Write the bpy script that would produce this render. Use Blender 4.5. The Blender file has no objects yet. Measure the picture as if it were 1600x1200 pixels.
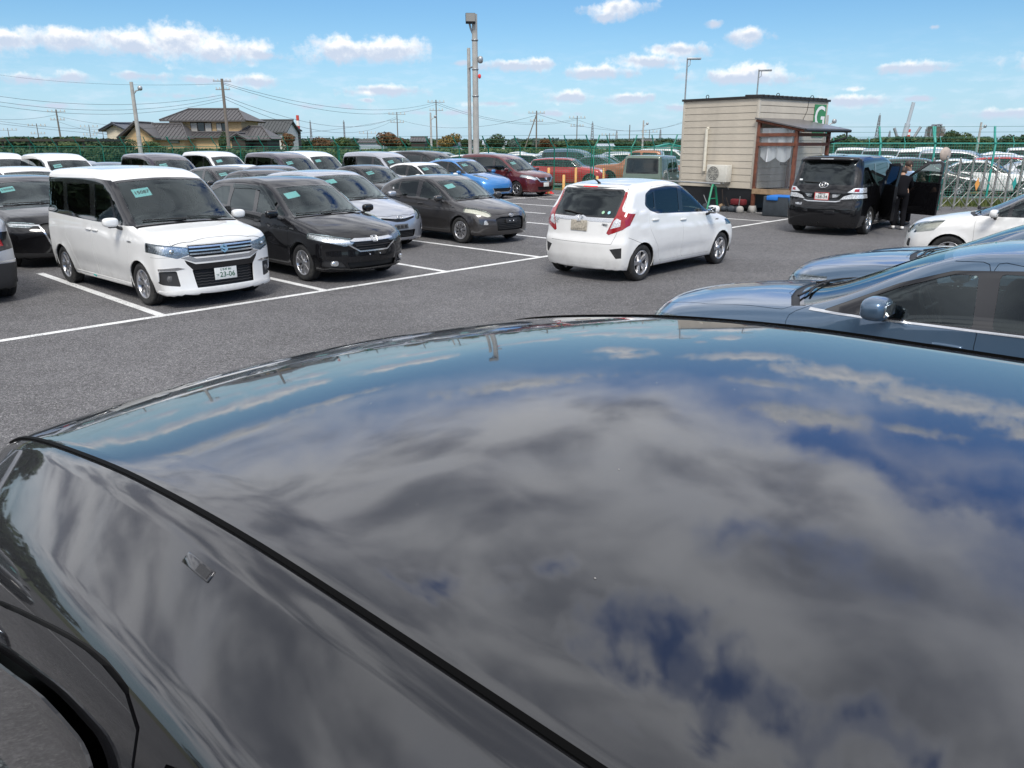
import bpy, bmesh, math, random
import numpy as np
from mathutils import Vector, Matrix, Euler
from math import pi, sin, cos, tan, atan2, radians, hypot, floor

random.seed(7)
SC = bpy.context.scene
COL = SC.collection

# ------------------------------------------------------------------ camera
CAM_H = 2.16
PITCH = radians(17.4)
cam_data = bpy.data.cameras.new('camera')
cam = bpy.data.objects.new('camera', cam_data)
COL.objects.link(cam)
cam.location = (0, 0, CAM_H)
cam.rotation_euler = (pi / 2 - PITCH, 0, 0)
cam_data.sensor_width = 36.0
cam_data.lens = 36.0 * 1202.0 / 1600.0
cam_data.clip_start = 0.05
cam_data.clip_end = 6000
SC.camera = cam
SC.render.resolution_x = 1024
SC.render.resolution_y = 768

# ------------------------------------------------------------------ exposure and light
SC.view_settings.view_transform = 'Standard'
SC.view_settings.look = 'None'
SC.view_settings.gamma = 1
SC.view_settings.exposure = 0.28
SC.view_settings.use_curve_mapping = False
SUN_EL, SUN_AZ = radians(50), radians(180)      # azimuth clockwise from +Y
sun_d = bpy.data.lights.new('sun', 'SUN')
sun_d.energy = 2.3
sun_d.angle = radians(18)
sun_d.color = (1.0, 0.955, 0.89)
sun = bpy.data.objects.new('sun', sun_d)
COL.objects.link(sun)
_sd = Vector((sin(SUN_AZ) * cos(SUN_EL), cos(SUN_AZ) * cos(SUN_EL), sin(SUN_EL)))
sun.rotation_euler = (-_sd).to_track_quat('-Z', 'Y').to_euler()


def ray_of(px, py):
    """direction in the place for a point of the 1600 x 1200 photograph"""
    a = (px - 800) / 1202.0
    b = -(py - 600) / 1202.0
    return (a, cos(PITCH) + b * sin(PITCH), -sin(PITCH) + b * cos(PITCH))


def azel(px, py):
    r = Vector(ray_of(px, py)).normalized()
    return math.atan2(r.x, r.y), math.asin(r.z)


class NB:
    """tiny node builder"""
    def __init__(s, nt):
        s.nt = nt
        s.x = 0

    def n(s, t, **kw):
        nd = s.nt.nodes.new(t)
        for k, v in kw.items():
            setattr(nd, k, v)
        return nd

    def link(s, a, b):
        s.nt.links.new(a, b)

    def _in(s, sock, v):
        if isinstance(v, bpy.types.NodeSocket):
            s.nt.links.new(v, sock)
        elif v is not None:
            sock.default_value = v

    def m(s, op, a, b=None, c=None, clamp=False):
        nd = s.nt.nodes.new('ShaderNodeMath')
        nd.operation = op
        nd.use_clamp = clamp
        s._in(nd.inputs[0], a)
        if b is not None: s._in(nd.inputs[1], b)
        if c is not None: s._in(nd.inputs[2], c)
        return nd.outputs[0]

    def v(s, op, a, b=None, c=None, out=0):
        nd = s.nt.nodes.new('ShaderNodeVectorMath')
        nd.operation = op
        s._in(nd.inputs[0], a)
        if b is not None: s._in(nd.inputs[1], b)
        if c is not None: s._in(nd.inputs[2], c)
        return nd.outputs[out]

    def noise(s, vec, scale, detail=4, rough=0.5, dim='3D', dist=0.0):
        nd = s.nt.nodes.new('ShaderNodeTexNoise')
        nd.noise_dimensions = dim
        nd.inputs['Scale'].default_value = scale
        nd.inputs['Detail'].default_value = detail
        nd.inputs['Roughness'].default_value = rough
        nd.inputs['Distortion'].default_value = dist
        if vec is not None: s.nt.links.new(vec, nd.inputs['Vector'])
        return nd.outputs[0]

    def ss(s, v, a, b, lo=0.0, hi=1.0):
        nd = s.nt.nodes.new('ShaderNodeMapRange')
        nd.interpolation_type = 'SMOOTHSTEP'
        nd.inputs['From Min'].default_value = a
        nd.inputs['From Max'].default_value = b
        nd.inputs['To Min'].default_value = lo
        nd.inputs['To Max'].default_value = hi
        s._in(nd.inputs['Value'], v)
        return nd.outputs[0]

    def mix(s, f, a, b, mode='MIX'):
        nd = s.nt.nodes.new('ShaderNodeMix')
        nd.data_type = 'RGBA'
        nd.blend_type = mode
        s._in(nd.inputs[0], f)
        for k, v in ((6, a), (7, b)):
            if isinstance(v, bpy.types.NodeSocket):
                s.nt.links.new(v, nd.inputs[k])
            else:
                nd.inputs[k].default_value = (*v[:3], 1)
        return nd.outputs[2]


# ------------------------------------------------------------------ sky
world = bpy.data.worlds.new("World")
SC.world = world
world.use_nodes = True
SKY_STRENGTH = 0.105


def build_world():
    nt = world.node_tree
    nt.nodes.clear()
    B = NB(nt)
    out = B.n('ShaderNodeOutputWorld')
    bg = B.n('ShaderNodeBackground')
    bg.inputs['Strength'].default_value = SKY_STRENGTH
    B.link(bg.outputs[0], out.inputs[0])
    sky = B.n('ShaderNodeTexSky')
    sky.sky_type = 'NISHITA'
    sky.sun_disc = False
    sky.sun_elevation = SUN_EL
    sky.sun_rotation = SUN_AZ
    sky.air_density = 1.0
    sky.dust_density = 0.6
    sky.ozone_density = 1.6
    tc = B.n('ShaderNodeTexCoord')
    d = tc.outputs['Generated']
    sep = B.n('ShaderNodeSeparateXYZ')
    B.link(d, sep.inputs[0])
    X, Y, Z = sep.outputs
    az = B.m('ARCTAN2', X, Y)
    el = B.m('ARCSINE', Z)
    comb = B.n('ShaderNodeCombineXYZ')
    B.link(az, comb.inputs[0])
    B.link(el, comb.inputs[1])
    P = comb.outputs[0]
    # clouds low over the horizon: (px, py, half width, half height, strength)
    low = [(8, 64, 34, 14, 1), (92, 62, 52, 15, 1), (205, 68, 62, 17, 1), (275, 66, 62, 23, 1), (345, 78, 62, 17, 1), (405, 86, 50, 9, .75),
           (525, 78, 46, 18, 1), (572, 80, 60, 16, 1), (618, 78, 46, 18, 1), (70, 124, 68, 8, .8), (110, 121, 24, 9, .9), (217, 119, 36, 7, .8), (318, 126, 44, 8, .8), (400, 127, 30, 9, .95),
           (602, 142, 52, 9, 1), (573, 156, 18, 5, .7), (722, 99, 17, 6, .75), (818, 103, 60, 9, .95), (838, 98, 28, 8, .9),
           (962, 14, 40, 13, 1), (948, 25, 22, 9, .9), (1116, 37, 11, 6, .8), (1168, 56, 28, 12, 1), (1064, 78, 42, 10, 1),
           (1008, 97, 46, 11, 1), (936, 113, 58, 10, 1), (890, 151, 31, 10, 1), (984, 155, 35, 8, .95), (1165, 121, 64, 12, 1), (1182, 114, 34, 14, 1),
           (1326, 158, 54, 9, .9), (1428, 106, 38, 9, .95), (1335, 139, 18, 5, .7), (1432, 154, 26, 5, .75), (775, 162, 62, 6, .6),
           (520, 166, 80, 7, .45), (1560, 178, 62, 9, .7), (1060, 168, 30, 8, .6), (300, 150, 130, 9, .35), (60, 165, 90, 8, .35), (690, 176, 120, 7, .45), (860, 178, 80, 7, .5),
           (-120, 70, 70, 20, 1), (-260, 100, 80, 14, 1), (1720, 90, 80, 16, 1), (1820, 150, 90, 12, .9), (1460, 42, 10, 4, .5), (1260, 180, 90, 7, .35)]
    # warped coordinates give the ragged tops
    nz = B.n('ShaderNodeTexNoise')
    nz.inputs['Scale'].default_value = 42
    nz.inputs['Detail'].default_value = 6
    nz.inputs['Roughness'].default_value = 0.62
    B.link(P, nz.inputs['Vector'])
    n1 = nz.outputs[0]
    n_fine = B.noise(P, 120, 4, 0.6)
    nsc = B.v('MULTIPLY', P, (26, 90, 1))
    n_str = B.noise(nsc, 1.0, 5, 0.6)

    def field(Pv):
        acc = None
        for (px, py, a, b, st) in low + [(None, q_) + (0, 0, 0) for q_ in HIGH]:
            if px is None:
                ca, ce, ra, rb = [radians(t_) for t_ in py[:4]]
                st = py[4]
            else:
                ca, ce = azel(px, py)
                ra = a / 1202.0 * 1.22
                rb = b / 1202.0 * 1.08
            q = B.v('MULTIPLY_ADD', Pv, (1 / ra, 1 / rb, 0), (-ca / ra, -ce / rb, 0))
            ln = B.v('LENGTH', q, out=1)
            f = B.m('SUBTRACT', st, ln)
            acc = f if acc is None else B.m('SMOOTH_MAX', acc, f, 0.25)
        return acc
    F = field(P)
    pert = B.m('MULTIPLY_ADD', B.m('SUBTRACT', n1, 0.5), 2.3, B.m('MULTIPLY', B.m('SUBTRACT', n_fine, 0.5), 0.45))
    Fp = B.m('ADD', F, pert)
    mask = B.ss(Fp, -0.15, 0.65)
    # grey flat bases: the field a little lower down is already outside the cloud
    P2 = B.v('SUBTRACT', P, (0.0, 0.0085, 0))
    F2 = B.m('ADD', field(P2), B.m('MULTIPLY', B.m('SUBTRACT', B.noise(P2, 42, 6, 0.62), 0.5), 2.3))
    topness = B.ss(B.m('SUBTRACT', F2, Fp), -0.75, 0.45)
    lowcol = B.mix(topness, (4.9, 5.6, 6.8), (9.0, 8.9, 8.8))
    # thin stretched veil near the horizon
    veil = B.m('MULTIPLY', B.ss(n_str, 0.44, 0.72), B.m('MULTIPLY', B.ss(el, 0.0, 0.035), B.ss(el, 0.13, 0.05)))
    # overhead deck, seen only mirrored in the car roofs: (px-like az in deg, el in deg, half az, half el, strength)
    wn = B.n('ShaderNodeTexNoise')
    wn.inputs['Scale'].default_value = 4.5
    wn.inputs['Detail'].default_value = 5
    wn.inputs['Roughness'].default_value = 0.6
    B.link(P, wn.inputs['Vector'])
    PW = B.v('MULTIPLY_ADD', B.v('SUBTRACT', wn.outputs[1], (.5, .5, .5)), (.75, .32, 0), P)
    sw = B.n('ShaderNodeSeparateXYZ')
    B.link(PW, sw.inputs[0])
    azw, elw = sw.outputs[0], sw.outputs[1]
    # the deck starts lower on the left than on the right
    edge = B.m('MULTIPLY_ADD', B.ss(azw, radians(-5), radians(45)), radians(11), B.ss(azw, radians(-55), radians(-30), radians(3), radians(14.0)))
    base_cov = B.m('MINIMUM', B.m('MULTIPLY', B.m('SUBTRACT', elw, edge), 1 / radians(5.5)), 1.15)
    zc = B.m('ADD', B.m('MAXIMUM', Z, 0.0), 0.14)
    pl = B.n('ShaderNodeCombineXYZ')
    B.link(B.m('DIVIDE', X, zc), pl.inputs[0])
    B.link(B.m('DIVIDE', Y, zc), pl.inputs[1])
    nd1 = B.noise(pl.outputs[0], 1.4, 5, 0.5, dist=0.3)
    nd2 = B.noise(pl.outputs[0], 2.7, 5, 0.52, dist=0.4)
    dsum = B.m('ADD', base_cov, B.m('MULTIPLY', B.m('SUBTRACT', nd1, 0.5), 3.0))
    for (ca, ce, ra, rb, st) in GAPS:
        ca, ce, ra, rb = [radians(t) for t in (ca, ce, ra, rb)]
        q = B.v('MULTIPLY_ADD', PW, (1 / ra, 1 / rb, 0), (-ca / ra, -ce / rb, 0))
        ln = B.v('LENGTH', q, out=1)
        dsum = B.m('SUBTRACT', dsum, B.m('MULTIPLY', B.m('MAXIMUM', B.m('SUBTRACT', 1.0, ln), 0.0), st * .8))
    gate = B.m('MAXIMUM', B.ss(el, radians(9.5), radians(13)), B.m('MULTIPLY', B.ss(az, radians(-38), radians(-48)), B.ss(el, radians(1), radians(6))))
    dmask = B.m('MULTIPLY', B.ss(dsum, -1.3, 1.25), gate)
    thick = B.ss(B.m('ADD', B.m('MULTIPLY', dsum, .55), B.m('MULTIPLY', B.m('SUBTRACT', nd2, 0.5), 5.0)), 0.0, 1.5)
    dcol = B.mix(thick, DECK_BRIGHT, DECK_DARK)
    # blue sky
    skyc = B.mix(1.0, sky.outputs[0], B.mix(B.ss(el, radians(8), radians(24)), SKY_TINT, SKY_TINT_HIGH), 'MULTIPLY')
    hz = B.ss(el, radians(9), radians(-1))
    skyc = B.mix(B.m('MULTIPLY', hz, 0.62), skyc, (4.6, 6.3, 8.3))
    c = B.mix(B.m('MULTIPLY', veil, 0.28), skyc, (6.6, 7.3, 8.4))
    c = B.mix(dmask, c, dcol)
    c = B.mix(B.m('MULTIPLY', mask, 0.97), c, lowcol)
    B.link(c, bg.inputs['Color'])


SKY_TINT = (0.56, 0.82, 1.00)
SKY_TINT_HIGH = (0.46, 0.95, 1.70)
DECK_BRIGHT = (10.6, 10.8, 11.4)
DECK_DARK = (3.5, 3.75, 4.5)
GAPS = [(0, 34, 5, 2.2, 2.2), (-10, 37, 6, 2.6, 2.4), (9, 40.5, 9, 3.4, 3.6), (18, 43.5, 9, 3.4, 3.2), (28, 46, 7, 3.2, 2.6), (13, 47.5, 10, 3, 2.6), (20, 32, 7, 2.4, 1.6), (27, 22, 9, 3, 2.0)]
HIGH = [(17, 10.6, 5, .9, .95), (24, 11.9, 6, 1.2, 1), (31, 13.4, 7, 1.5, 1), (38, 15.2, 6, 1.6, 1), (8, 9.7, 3.2, .8, .8), (-1, 13.2, 9, 1.2, .8), (19, 14.3, 4, .7, .7), (29, 17.5, 4, .8, .7), (-16, 11, 6, .7, .8), (-27, 11.5, 7, .7, .8), (-24, 12, 9, 1.1, .8), (22, 17.6, 6, 1.5, .9)]
build_world()

# ------------------------------------------------------------------ materials
MATS = {}


def principled(name, color, rough=0.5, metal=0.0, coat=0.0, coat_rough=0.03, spec=0.5, emit=None, estr=0.0, coat_ior=1.5):
    m = bpy.data.materials.new(name)
    m.use_nodes = True
    p = m.node_tree.nodes['Principled BSDF']
    p.inputs['Base Color'].default_value = (*color, 1)
    p.inputs['Roughness'].default_value = rough
    p.inputs['Metallic'].default_value = metal
    p.inputs['Coat Weight'].default_value = coat
    p.inputs['Coat Roughness'].default_value = coat_rough
    p.inputs['Coat IOR'].default_value = coat_ior
    p.inputs['Specular IOR Level'].default_value = spec
    if emit:
        p.inputs['Emission Color'].default_value = (*emit, 1)
        p.inputs['Emission Strength'].default_value = estr
    MATS[name] = m
    return m


def vary(m, scale=8, amount=0.25, rough_amt=0.0, bump=0.0, bscale=60, coords='Object', detail=5, dirt=None):
    """break up a plain material with noise in colour, roughness and relief"""
    nt = m.node_tree
    B = NB(nt)
    p = nt.nodes['Principled BSDF']
    tc = B.n('ShaderNodeTexCoord')
    co = tc.outputs[coords]
    n = B.noise(co, scale, detail, 0.6)
    base = tuple(p.inputs['Base Color'].default_value)[:3]
    f = B.ss(n, 0.25, 0.75, 1 - amount, 1 + amount)
    cc = B.n('ShaderNodeCombineXYZ')
    for i in range(3): B.link(f, cc.inputs[i])
    mul = B.mix(1.0, base, cc.outputs[0], 'MULTIPLY')
    if dirt:
        n2 = B.noise(co, scale * 0.37, 4, 0.6)
        mul = B.mix(B.ss(n2, 0.5, 0.75, 0, 0.5), mul, dirt)
    B.link(mul, p.inputs['Base Color'])
    if rough_amt:
        r = p.inputs['Roughness'].default_value
        B.link(B.ss(n, 0.3, 0.7, max(0.02, r - rough_amt), min(1, r + rough_amt)), p.inputs['Roughness'])
    if bump:
        bn = B.n('ShaderNodeBump')
        bn.inputs['Strength'].default_value = bump
        bn.inputs['Distance'].default_value = 0.01
        B.link(B.noise(co, bscale, 5, 0.6), bn.inputs['Height'])
        B.link(bn.outputs[0], p.inputs['Normal'])
    return m


def paint(name, color, metal=0.0, rough=0.32, coat=1.0, spec=0.5, coat_ior=1.5, dust=0.12):
    m = principled(name, color, rough, metal, coat, 0.025, spec, coat_ior=coat_ior)
    nt = m.node_tree
    B = NB(nt)
    p = nt.nodes['Principled BSDF']
    tc = B.n('ShaderNodeTexCoord')
    geo = B.n('ShaderNodeNewGeometry')
    n = B.noise(tc.outputs['Object'], 5.0, 6, 0.62)
    n2 = B.noise(tc.outputs['Object'], 160.0, 2, 0.5)
    sp = B.n('ShaderNodeSeparateXYZ')
    B.link(tc.outputs['Object'], sp.inputs[0])
    lowz = B.ss(sp.outputs[2], 0.62, 0.18)
    d = B.m('MULTIPLY', B.m('ADD', B.m('MULTIPLY', lowz, 0.55), 0.18), B.ss(n, 0.35, 0.8, 0.2, 1.0))
    d = B.m('MULTIPLY', d, dust / 0.12 * 0.42)
    lum = sum(color) / 3
    dust_c = (0.23, 0.215, 0.19)
    B.link(B.mix(d, color, dust_c), p.inputs['Base Color'])
    B.link(B.ss(n2, 0.2, 0.8, 0.02, 0.05), p.inputs['Coat Roughness'])
    return m


paint('paint_white', (0.80, 0.795, 0.77), 0, 0.35)
paint('paint_black', (0.0035, 0.0035, 0.0045), 0.0, 0.5, spec=0.1, dust=0.008)
paint('paint_near', (0.0035, 0.0037, 0.0048), 0.0, 0.5, 1.0, 0.15, 1.74, dust=0.010)
paint('paint_darkgrey', (0.055, 0.052, 0.052), 0.55, 0.34, dust=0.06)
paint('paint_silver', (0.44, 0.46, 0.50), 0.65, 0.34)
paint('paint_bluegrey', (0.075, 0.13, 0.20), 0.55, 0.32, dust=0.06)
paint('paint_skyblue', (0.045, 0.22, 0.52), 0.35, 0.32, dust=0.06)
paint('paint_maroon', (0.11, 0.010, 0.014), 0.35, 0.32, dust=0.06)
paint('paint_red', (0.42, 0.015, 0.02), 0.2, 0.32)
paint('paint_orange', (0.34, 0.12, 0.05), 0.2, 0.36)
paint('paint_green', (0.10, 0.15, 0.115), 0.0, 0.45)
paint('paint_navy', (0.016, 0.028, 0.07), 0.4, 0.32, dust=0.03)
paint('paint_pearl', (0.70, 0.72, 0.72), 0.1, 0.35)
paint('paint_purple', (0.025, 0.018, 0.035), 0.4, 0.32, dust=0.03)
principled('gloss_black', (0.008, 0.008, 0.009), 0.12, 0, 0.6)
principled('seal', (0.006, 0.006, 0.006), 0.6)
vary(principled('plastic', (0.022, 0.022, 0.023), 0.55), 30, 0.2, 0.1, 0.2, 400)
vary(principled('plastic_grey', (0.10, 0.10, 0.10), 0.5), 30, 0.2, 0.1)
principled('chrome', (0.70, 0.70, 0.70), 0.17, 1.0)
vary(principled('chrome_soft', (0.70, 0.71, 0.72), 0.26, 0.9), 20, 0.06)
principled('dark_chrome', (0.20, 0.205, 0.215), 0.14, 1.0)
principled('alloy', (0.50, 0.50, 0.51), 0.3, 0.85)
principled('alloy_dark', (0.05, 0.05, 0.055), 0.3, 0.6)
vary(principled('rubber', (0.018, 0.018, 0.018), 0.75), 25, 0.35, 0.1, 0.3, 200, dirt=(0.09, 0.085, 0.075))
principled('rubber_trim', (0.002, 0.002, 0.002), 0.6, spec=0.05)
principled('brake', (0.14, 0.13, 0.12), 0.5, 0.8)
principled('underbody', (0.006, 0.006, 0.006), 0.85)
vary(principled('cloth_light', (0.36, 0.35, 0.32), 0.85), 20, 0.15)
vary(principled('cloth_dark', (0.035, 0.035, 0.038), 0.85), 20, 0.2)
principled('dash', (0.03, 0.03, 0.032), 0.6)
principled('lamp_red', (0.30, 0.004, 0.008), 0.12, 0, 0.8)
principled('lamp_red_lit', (0.8, 0.02, 0.03), 0.15, 0, 0.8, emit=(1, 0.05, 0.05), estr=0.5)
vary(principled('lamp_clear', (0.80, 0.81, 0.82), 0.22, 0.45, 0.9), 40, 0.25, 0.1, 0.5, 55)
vary(principled('lamp_cream', (0.74, 0.71, 0.60), 0.35, 0.1, 0.9), 30, 0.16)
principled('bulb', (0.9, 0.9, 0.88), 0.1, 0.9, 1.0)
principled('mirror_glass', (0.75, 0.78, 0.8), 0.02, 1.0)
vary(principled('plate_white', (0.72, 0.73, 0.70), 0.4), 20, 0.06)
vary(principled('plate_dirty', (0.42, 0.38, 0.31), 0.6), 30, 0.4, 0, 0, 60, dirt=(0.2, 0.17, 0.13))
principled('plate_green_ink', (0.02, 0.11, 0.06), 0.5)
principled('ink_dark', (0.03, 0.04, 0.05), 0.6)
principled('red_frame', (0.5, 0.03, 0.03), 0.5)
principled('paper_cyan', (0.36, 0.68, 0.72), 0.7)
principled('paper_white', (0.75, 0.77, 0.78), 0.8)
principled('sticker_green', (0.35, 0.6, 0.4), 0.6)


def glass_mat(name, tint, refl=1.0, rough=0.0, dirt=0.003):
    m = bpy.data.materials.new(name)
    m.use_nodes = True
    nt = m.node_tree
    nt.nodes.clear()
    B = NB(nt)
    out = B.n('ShaderNodeOutputMaterial')
    tr = B.n('ShaderNodeBsdfTransparent')
    tr.inputs[0].default_value = (*tint, 1)
    gl = B.n('ShaderNodeBsdfGlossy')
    gl.inputs['Roughness'].default_value = rough
    gl.inputs['Color'].default_value = (refl * .86, refl * .98, refl * 1.0, 1)
    fr = B.n('ShaderNodeFresnel')
    fr.inputs['IOR'].default_value = 1.62
    mx = B.n('ShaderNodeMixShader')
    B.link(fr.outputs[0], mx.inputs[0])
    B.link(tr.outputs[0], mx.inputs[1])
    B.link(gl.outputs[0], mx.inputs[2])
    df = B.n('ShaderNodeBsdfDiffuse')
    df.inputs[0].default_value = (0.5, 0.5, 0.48, 1)
    tc = B.n('ShaderNodeTexCoord')
    nn = B.noise(tc.outputs['Object'], 3.0, 6, 0.65)
    mx2 = B.n('ShaderNodeMixShader')
    B.link(B.ss(nn, 0.35, 0.8, dirt * 0.3, dirt * 1.3), mx2.inputs[0])
    B.link(mx.outputs[0], mx2.inputs[1])
    B.link(df.outputs[0], mx2.inputs[2])
    B.link(mx2.outputs[0], out.inputs[0])
    MATS[name] = m
    return m


glass_mat('glass_clear', (0.62, 0.70, 0.67))
glass_mat('glass_green', (0.34, 0.42, 0.39))
glass_mat('glass_privacy', (0.035, 0.04, 0.045))
glass_mat('glass_visor', (0.16, 0.17, 0.18), 1.0, 0.0, 0.004)
glass_mat('glass_lens', (0.92, 0.93, 0.94), 1.0, 0.0, 0.004)

# ------------------------------------------------------------------ scene graph helpers


def link(o):
    COL.objects.link(o)
    return o


def thing(name, label, cat, loc=(0, 0, 0), rotz=0.0, group=None):
    o = bpy.data.objects.new(name, None)
    o.empty_display_size = 0.3
    link(o)
    o.location = loc
    o.rotation_euler = (0, 0, rotz)
    o['label'] = label
    o['category'] = cat
    if group: o['group'] = group
    return o


def meshobj(name, me, parent=None, mat=None, loc=None, rot=None, scale=None):
    o = bpy.data.objects.new(name, me)
    link(o)
    if parent is not None: o.parent = parent
    if loc is not None: o.location = loc
    if rot is not None: o.rotation_euler = rot
    if scale is not None: o.scale = scale
    if mat is not None:
        m = MATS[mat] if isinstance(mat, str) else mat
        if len(me.materials) == 0:
            me.materials.append(m)
        elif me.materials[0] != m:
            o.material_slots[0].link = 'OBJECT'
            o.material_slots[0].material = m
    return o


def tag(o, label=None, cat=None, group=None, kind=None):
    if label: o['label'] = label
    if cat: o['category'] = cat
    if group: o['group'] = group
    if kind: o['kind'] = kind
    return o


class MB:
    """collects verts and faces, gives one mesh"""
    def __init__(s):
        s.v = []
        s.f = []
        s.sm = []

    def add(s, vs, fs, smooth=False):
        o = len(s.v)
        s.v.extend([tuple(x) for x in vs])
        for f in fs:
            s.f.append(tuple(i + o for i in f))
            s.sm.append(smooth)
        return s

    def box(s, x0, y0, z0, x1, y1, z1, M=None):
        vs = [Vector((x, y, z)) for x in (x0, x1) for y in (y0, y1) for z in (z0, z1)]
        if M is not None: vs = [M @ v for v in vs]
        return s.add(vs, [(0, 1, 3, 2), (4, 6, 7, 5), (0, 4, 5, 1), (2, 3, 7, 6), (0, 2, 6, 4), (1, 5, 7, 3)])

    def bbox(s, x0, y0, z0, x1, y1, z1, b=0.02, M=None):
        """box with chamfered edges"""
        bm = bmesh.new()
        bmesh.ops.create_cube(bm, size=1)
        for v in bm.verts:
            v.co = Vector(((x0 + x1) / 2 + v.co.x * (x1 - x0), (y0 + y1) / 2 + v.co.y * (y1 - y0), (z0 + z1) / 2 + v.co.z * (z1 - z0)))
        bmesh.ops.bevel(bm, geom=bm.edges[:], offset=b, segments=2, affect='EDGES', profile=0.5)
        if M is not None:
            for v in bm.verts: v.co = M @ v.co
        bm.verts.index_update()
        s.add([v.co.copy() for v in bm.verts], [[v.index for v in f.verts] for f in bm.faces], True)
        bm.free()
        return s

    def tube(s, pts, r, n=8, cap=True, r2=None, smooth=True):
        pts = [Vector(p) for p in pts]
        k = len(pts)
        if not isinstance(r, (list, tuple)):
            r2 = r if r2 is None else r2
            r = [r + (r2 - r) * i / max(1, k - 1) for i in range(k)]
        rings = []
        up = None
        for i, p in enumerate(pts):
            t = (pts[min(i + 1, k - 1)] - pts[max(i - 1, 0)]).normalized()
            if up is None or abs(t.dot(up)) > 0.95:
                up = Vector((0, 0, 1)) if abs(t.z) < 0.9 else Vector((1, 0, 0))
            a = t.cross(up).normalized()
            b = a.cross(t).normalized()
            up = b
            rings.append([p + (a * cos(2 * pi * j / n) + b * sin(2 * pi * j / n)) * r[i] for j in range(n)])
        vs = [v for rg in rings for v in rg]
        fs = [(i * n + j, i * n + (j + 1) % n, (i + 1) * n + (j + 1) % n, (i + 1) * n + j) for i in range(k - 1) for j in range(n)]
        s.add(vs, fs, smooth)
        if cap:
            s.add(rings[0], [tuple(range(n))[::-1]])
            s.add(rings[-1], [tuple(range(n))])
        return s

    def lathe(s, prof, n=32, axis='Y', M=None, smooth=True, a0=0, a1=2 * pi):
        """prof: list of (r, h) along axis"""
        full = abs(a1 - a0 - 2 * pi) < 1e-6
        m = n if full else n + 1
        vs = []
        for (r, h) in prof:
            for j in range(m):
                a = a0 + (a1 - a0) * j / n
                if axis == 'Y': v = Vector((r * cos(a), h, r * sin(a)))
                elif axis == 'Z': v = Vector((r * cos(a), r * sin(a), h))
                else: v = Vector((h, r * cos(a), r * sin(a)))
                vs.append(M @ v if M is not None else v)
        fs = []
        for i in range(len(prof) - 1):
            for j in range(n):
                j2 = (j + 1) % m
                fs.append((i * m + j, i * m + j2, (i + 1) * m + j2, (i + 1) * m + j))
        return s.add(vs, fs, smooth)

    def prism(s, poly, h0, h1, fn):
        """poly 2D, fn(a, b, h) -> 3D"""
        n = len(poly)
        vs = [fn(a, b, h0) for a, b in poly] + [fn(a, b, h1) for a, b in poly]
        fs = [tuple(range(n))[::-1], tuple(range(n, 2 * n))] + [(i, (i + 1) % n, n + (i + 1) % n, n + i) for i in range(n)]
        return s.add(vs, fs)

    def mesh(s, name='m'):
        me = bpy.data.meshes.new(name)
        me.from_pydata([tuple(v) for v in s.v], [], s.f)
        me.polygons.foreach_set('use_smooth', s.sm)
        me.update()
        return me

    def build(s, name, mat, parent=None, **kw):
        me = s.mesh(name)
        m = MATS[mat] if isinstance(mat, str) else mat
        me.materials.append(m)
        return meshobj(name, me, parent, m, **kw)


def fix_normals(me):
    bm = bmesh.new()
    bm.from_mesh(me)
    bmesh.ops.recalc_face_normals(bm, faces=bm.faces[:])
    bm.to_mesh(me)
    bm.free()
    return me


TEXT_CACHE = {}


def text_mesh(body, size=1.0, bold=0.0):
    """flat lettering as a mesh, centred, in the XY plane"""
    key = (body, size, bold)
    if key in TEXT_CACHE: return TEXT_CACHE[key]
    cu = bpy.data.curves.new('lettering', 'FONT')
    cu.body = body
    cu.size = size
    cu.align_x = 'CENTER'
    cu.align_y = 'CENTER'
    cu.offset = bold
    cu.resolution_u = 3
    ob = bpy.data.objects.new('lettering', cu)
    COL.objects.link(ob)
    dg = bpy.context.evaluated_depsgraph_get()
    dg.update()
    me = bpy.data.meshes.new_from_object(ob.evaluated_get(dg))
    bpy.data.objects.remove(ob)
    me.name = 'lettering'
    me.materials.clear()
    TEXT_CACHE[key] = me
    return me


# ------------------------------------------------------------------ car bodies: a rounded analytic surface, cut into real panels
def pchip(pts, xs):
    p = np.array(pts, float)
    x, y = p[:, 0], p[:, 1]
    h = np.diff(x)
    dl = np.diff(y) / h
    m = np.zeros(len(x))
    for i in range(1, len(x) - 1):
        if dl[i - 1] * dl[i] > 0:
            w1, w2 = 2 * h[i] + h[i - 1], h[i] + 2 * h[i - 1]
            m[i] = (w1 + w2) / (w1 / dl[i - 1] + w2 / dl[i])
    m[0], m[-1] = dl[0], dl[-1]
    xc = np.clip(xs, x[0], x[-1])
    k = np.clip(np.searchsorted(x, xc) - 1, 0, len(x) - 2)
    t = (xc - x[k]) / h[k]
    return ((1 + 2 * t) * (1 - t) ** 2 * y[k] + t * (1 - t) ** 2 * h[k] * m[k] + t * t * (3 - 2 * t) * y[k + 1] + t * t * (t - 1) * h[k] * m[k + 1])


class Table:
    def __init__(s, pts, lo, hi, sig=0.0, n=1600):
        s.x = np.linspace(lo, hi, n)
        y = pchip(pts, s.x)
        if sig > 0:
            dx = s.x[1] - s.x[0]
            k = int(3 * sig / dx) + 1
            w = np.exp(-0.5 * ((np.arange(-k, k + 1) * dx) / sig) ** 2)
            w /= w.sum()
            y = np.convolve(np.pad(y, k, mode='edge'), w, mode='valid')
        s.y = y

    def __call__(s, x):
        return np.interp(x, s.x, s.y)


def smax(a, b, k):
    h = np.maximum(k - np.abs(a - b), 0)
    return np.maximum(a, b) + h * h / (4 * k)


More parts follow.
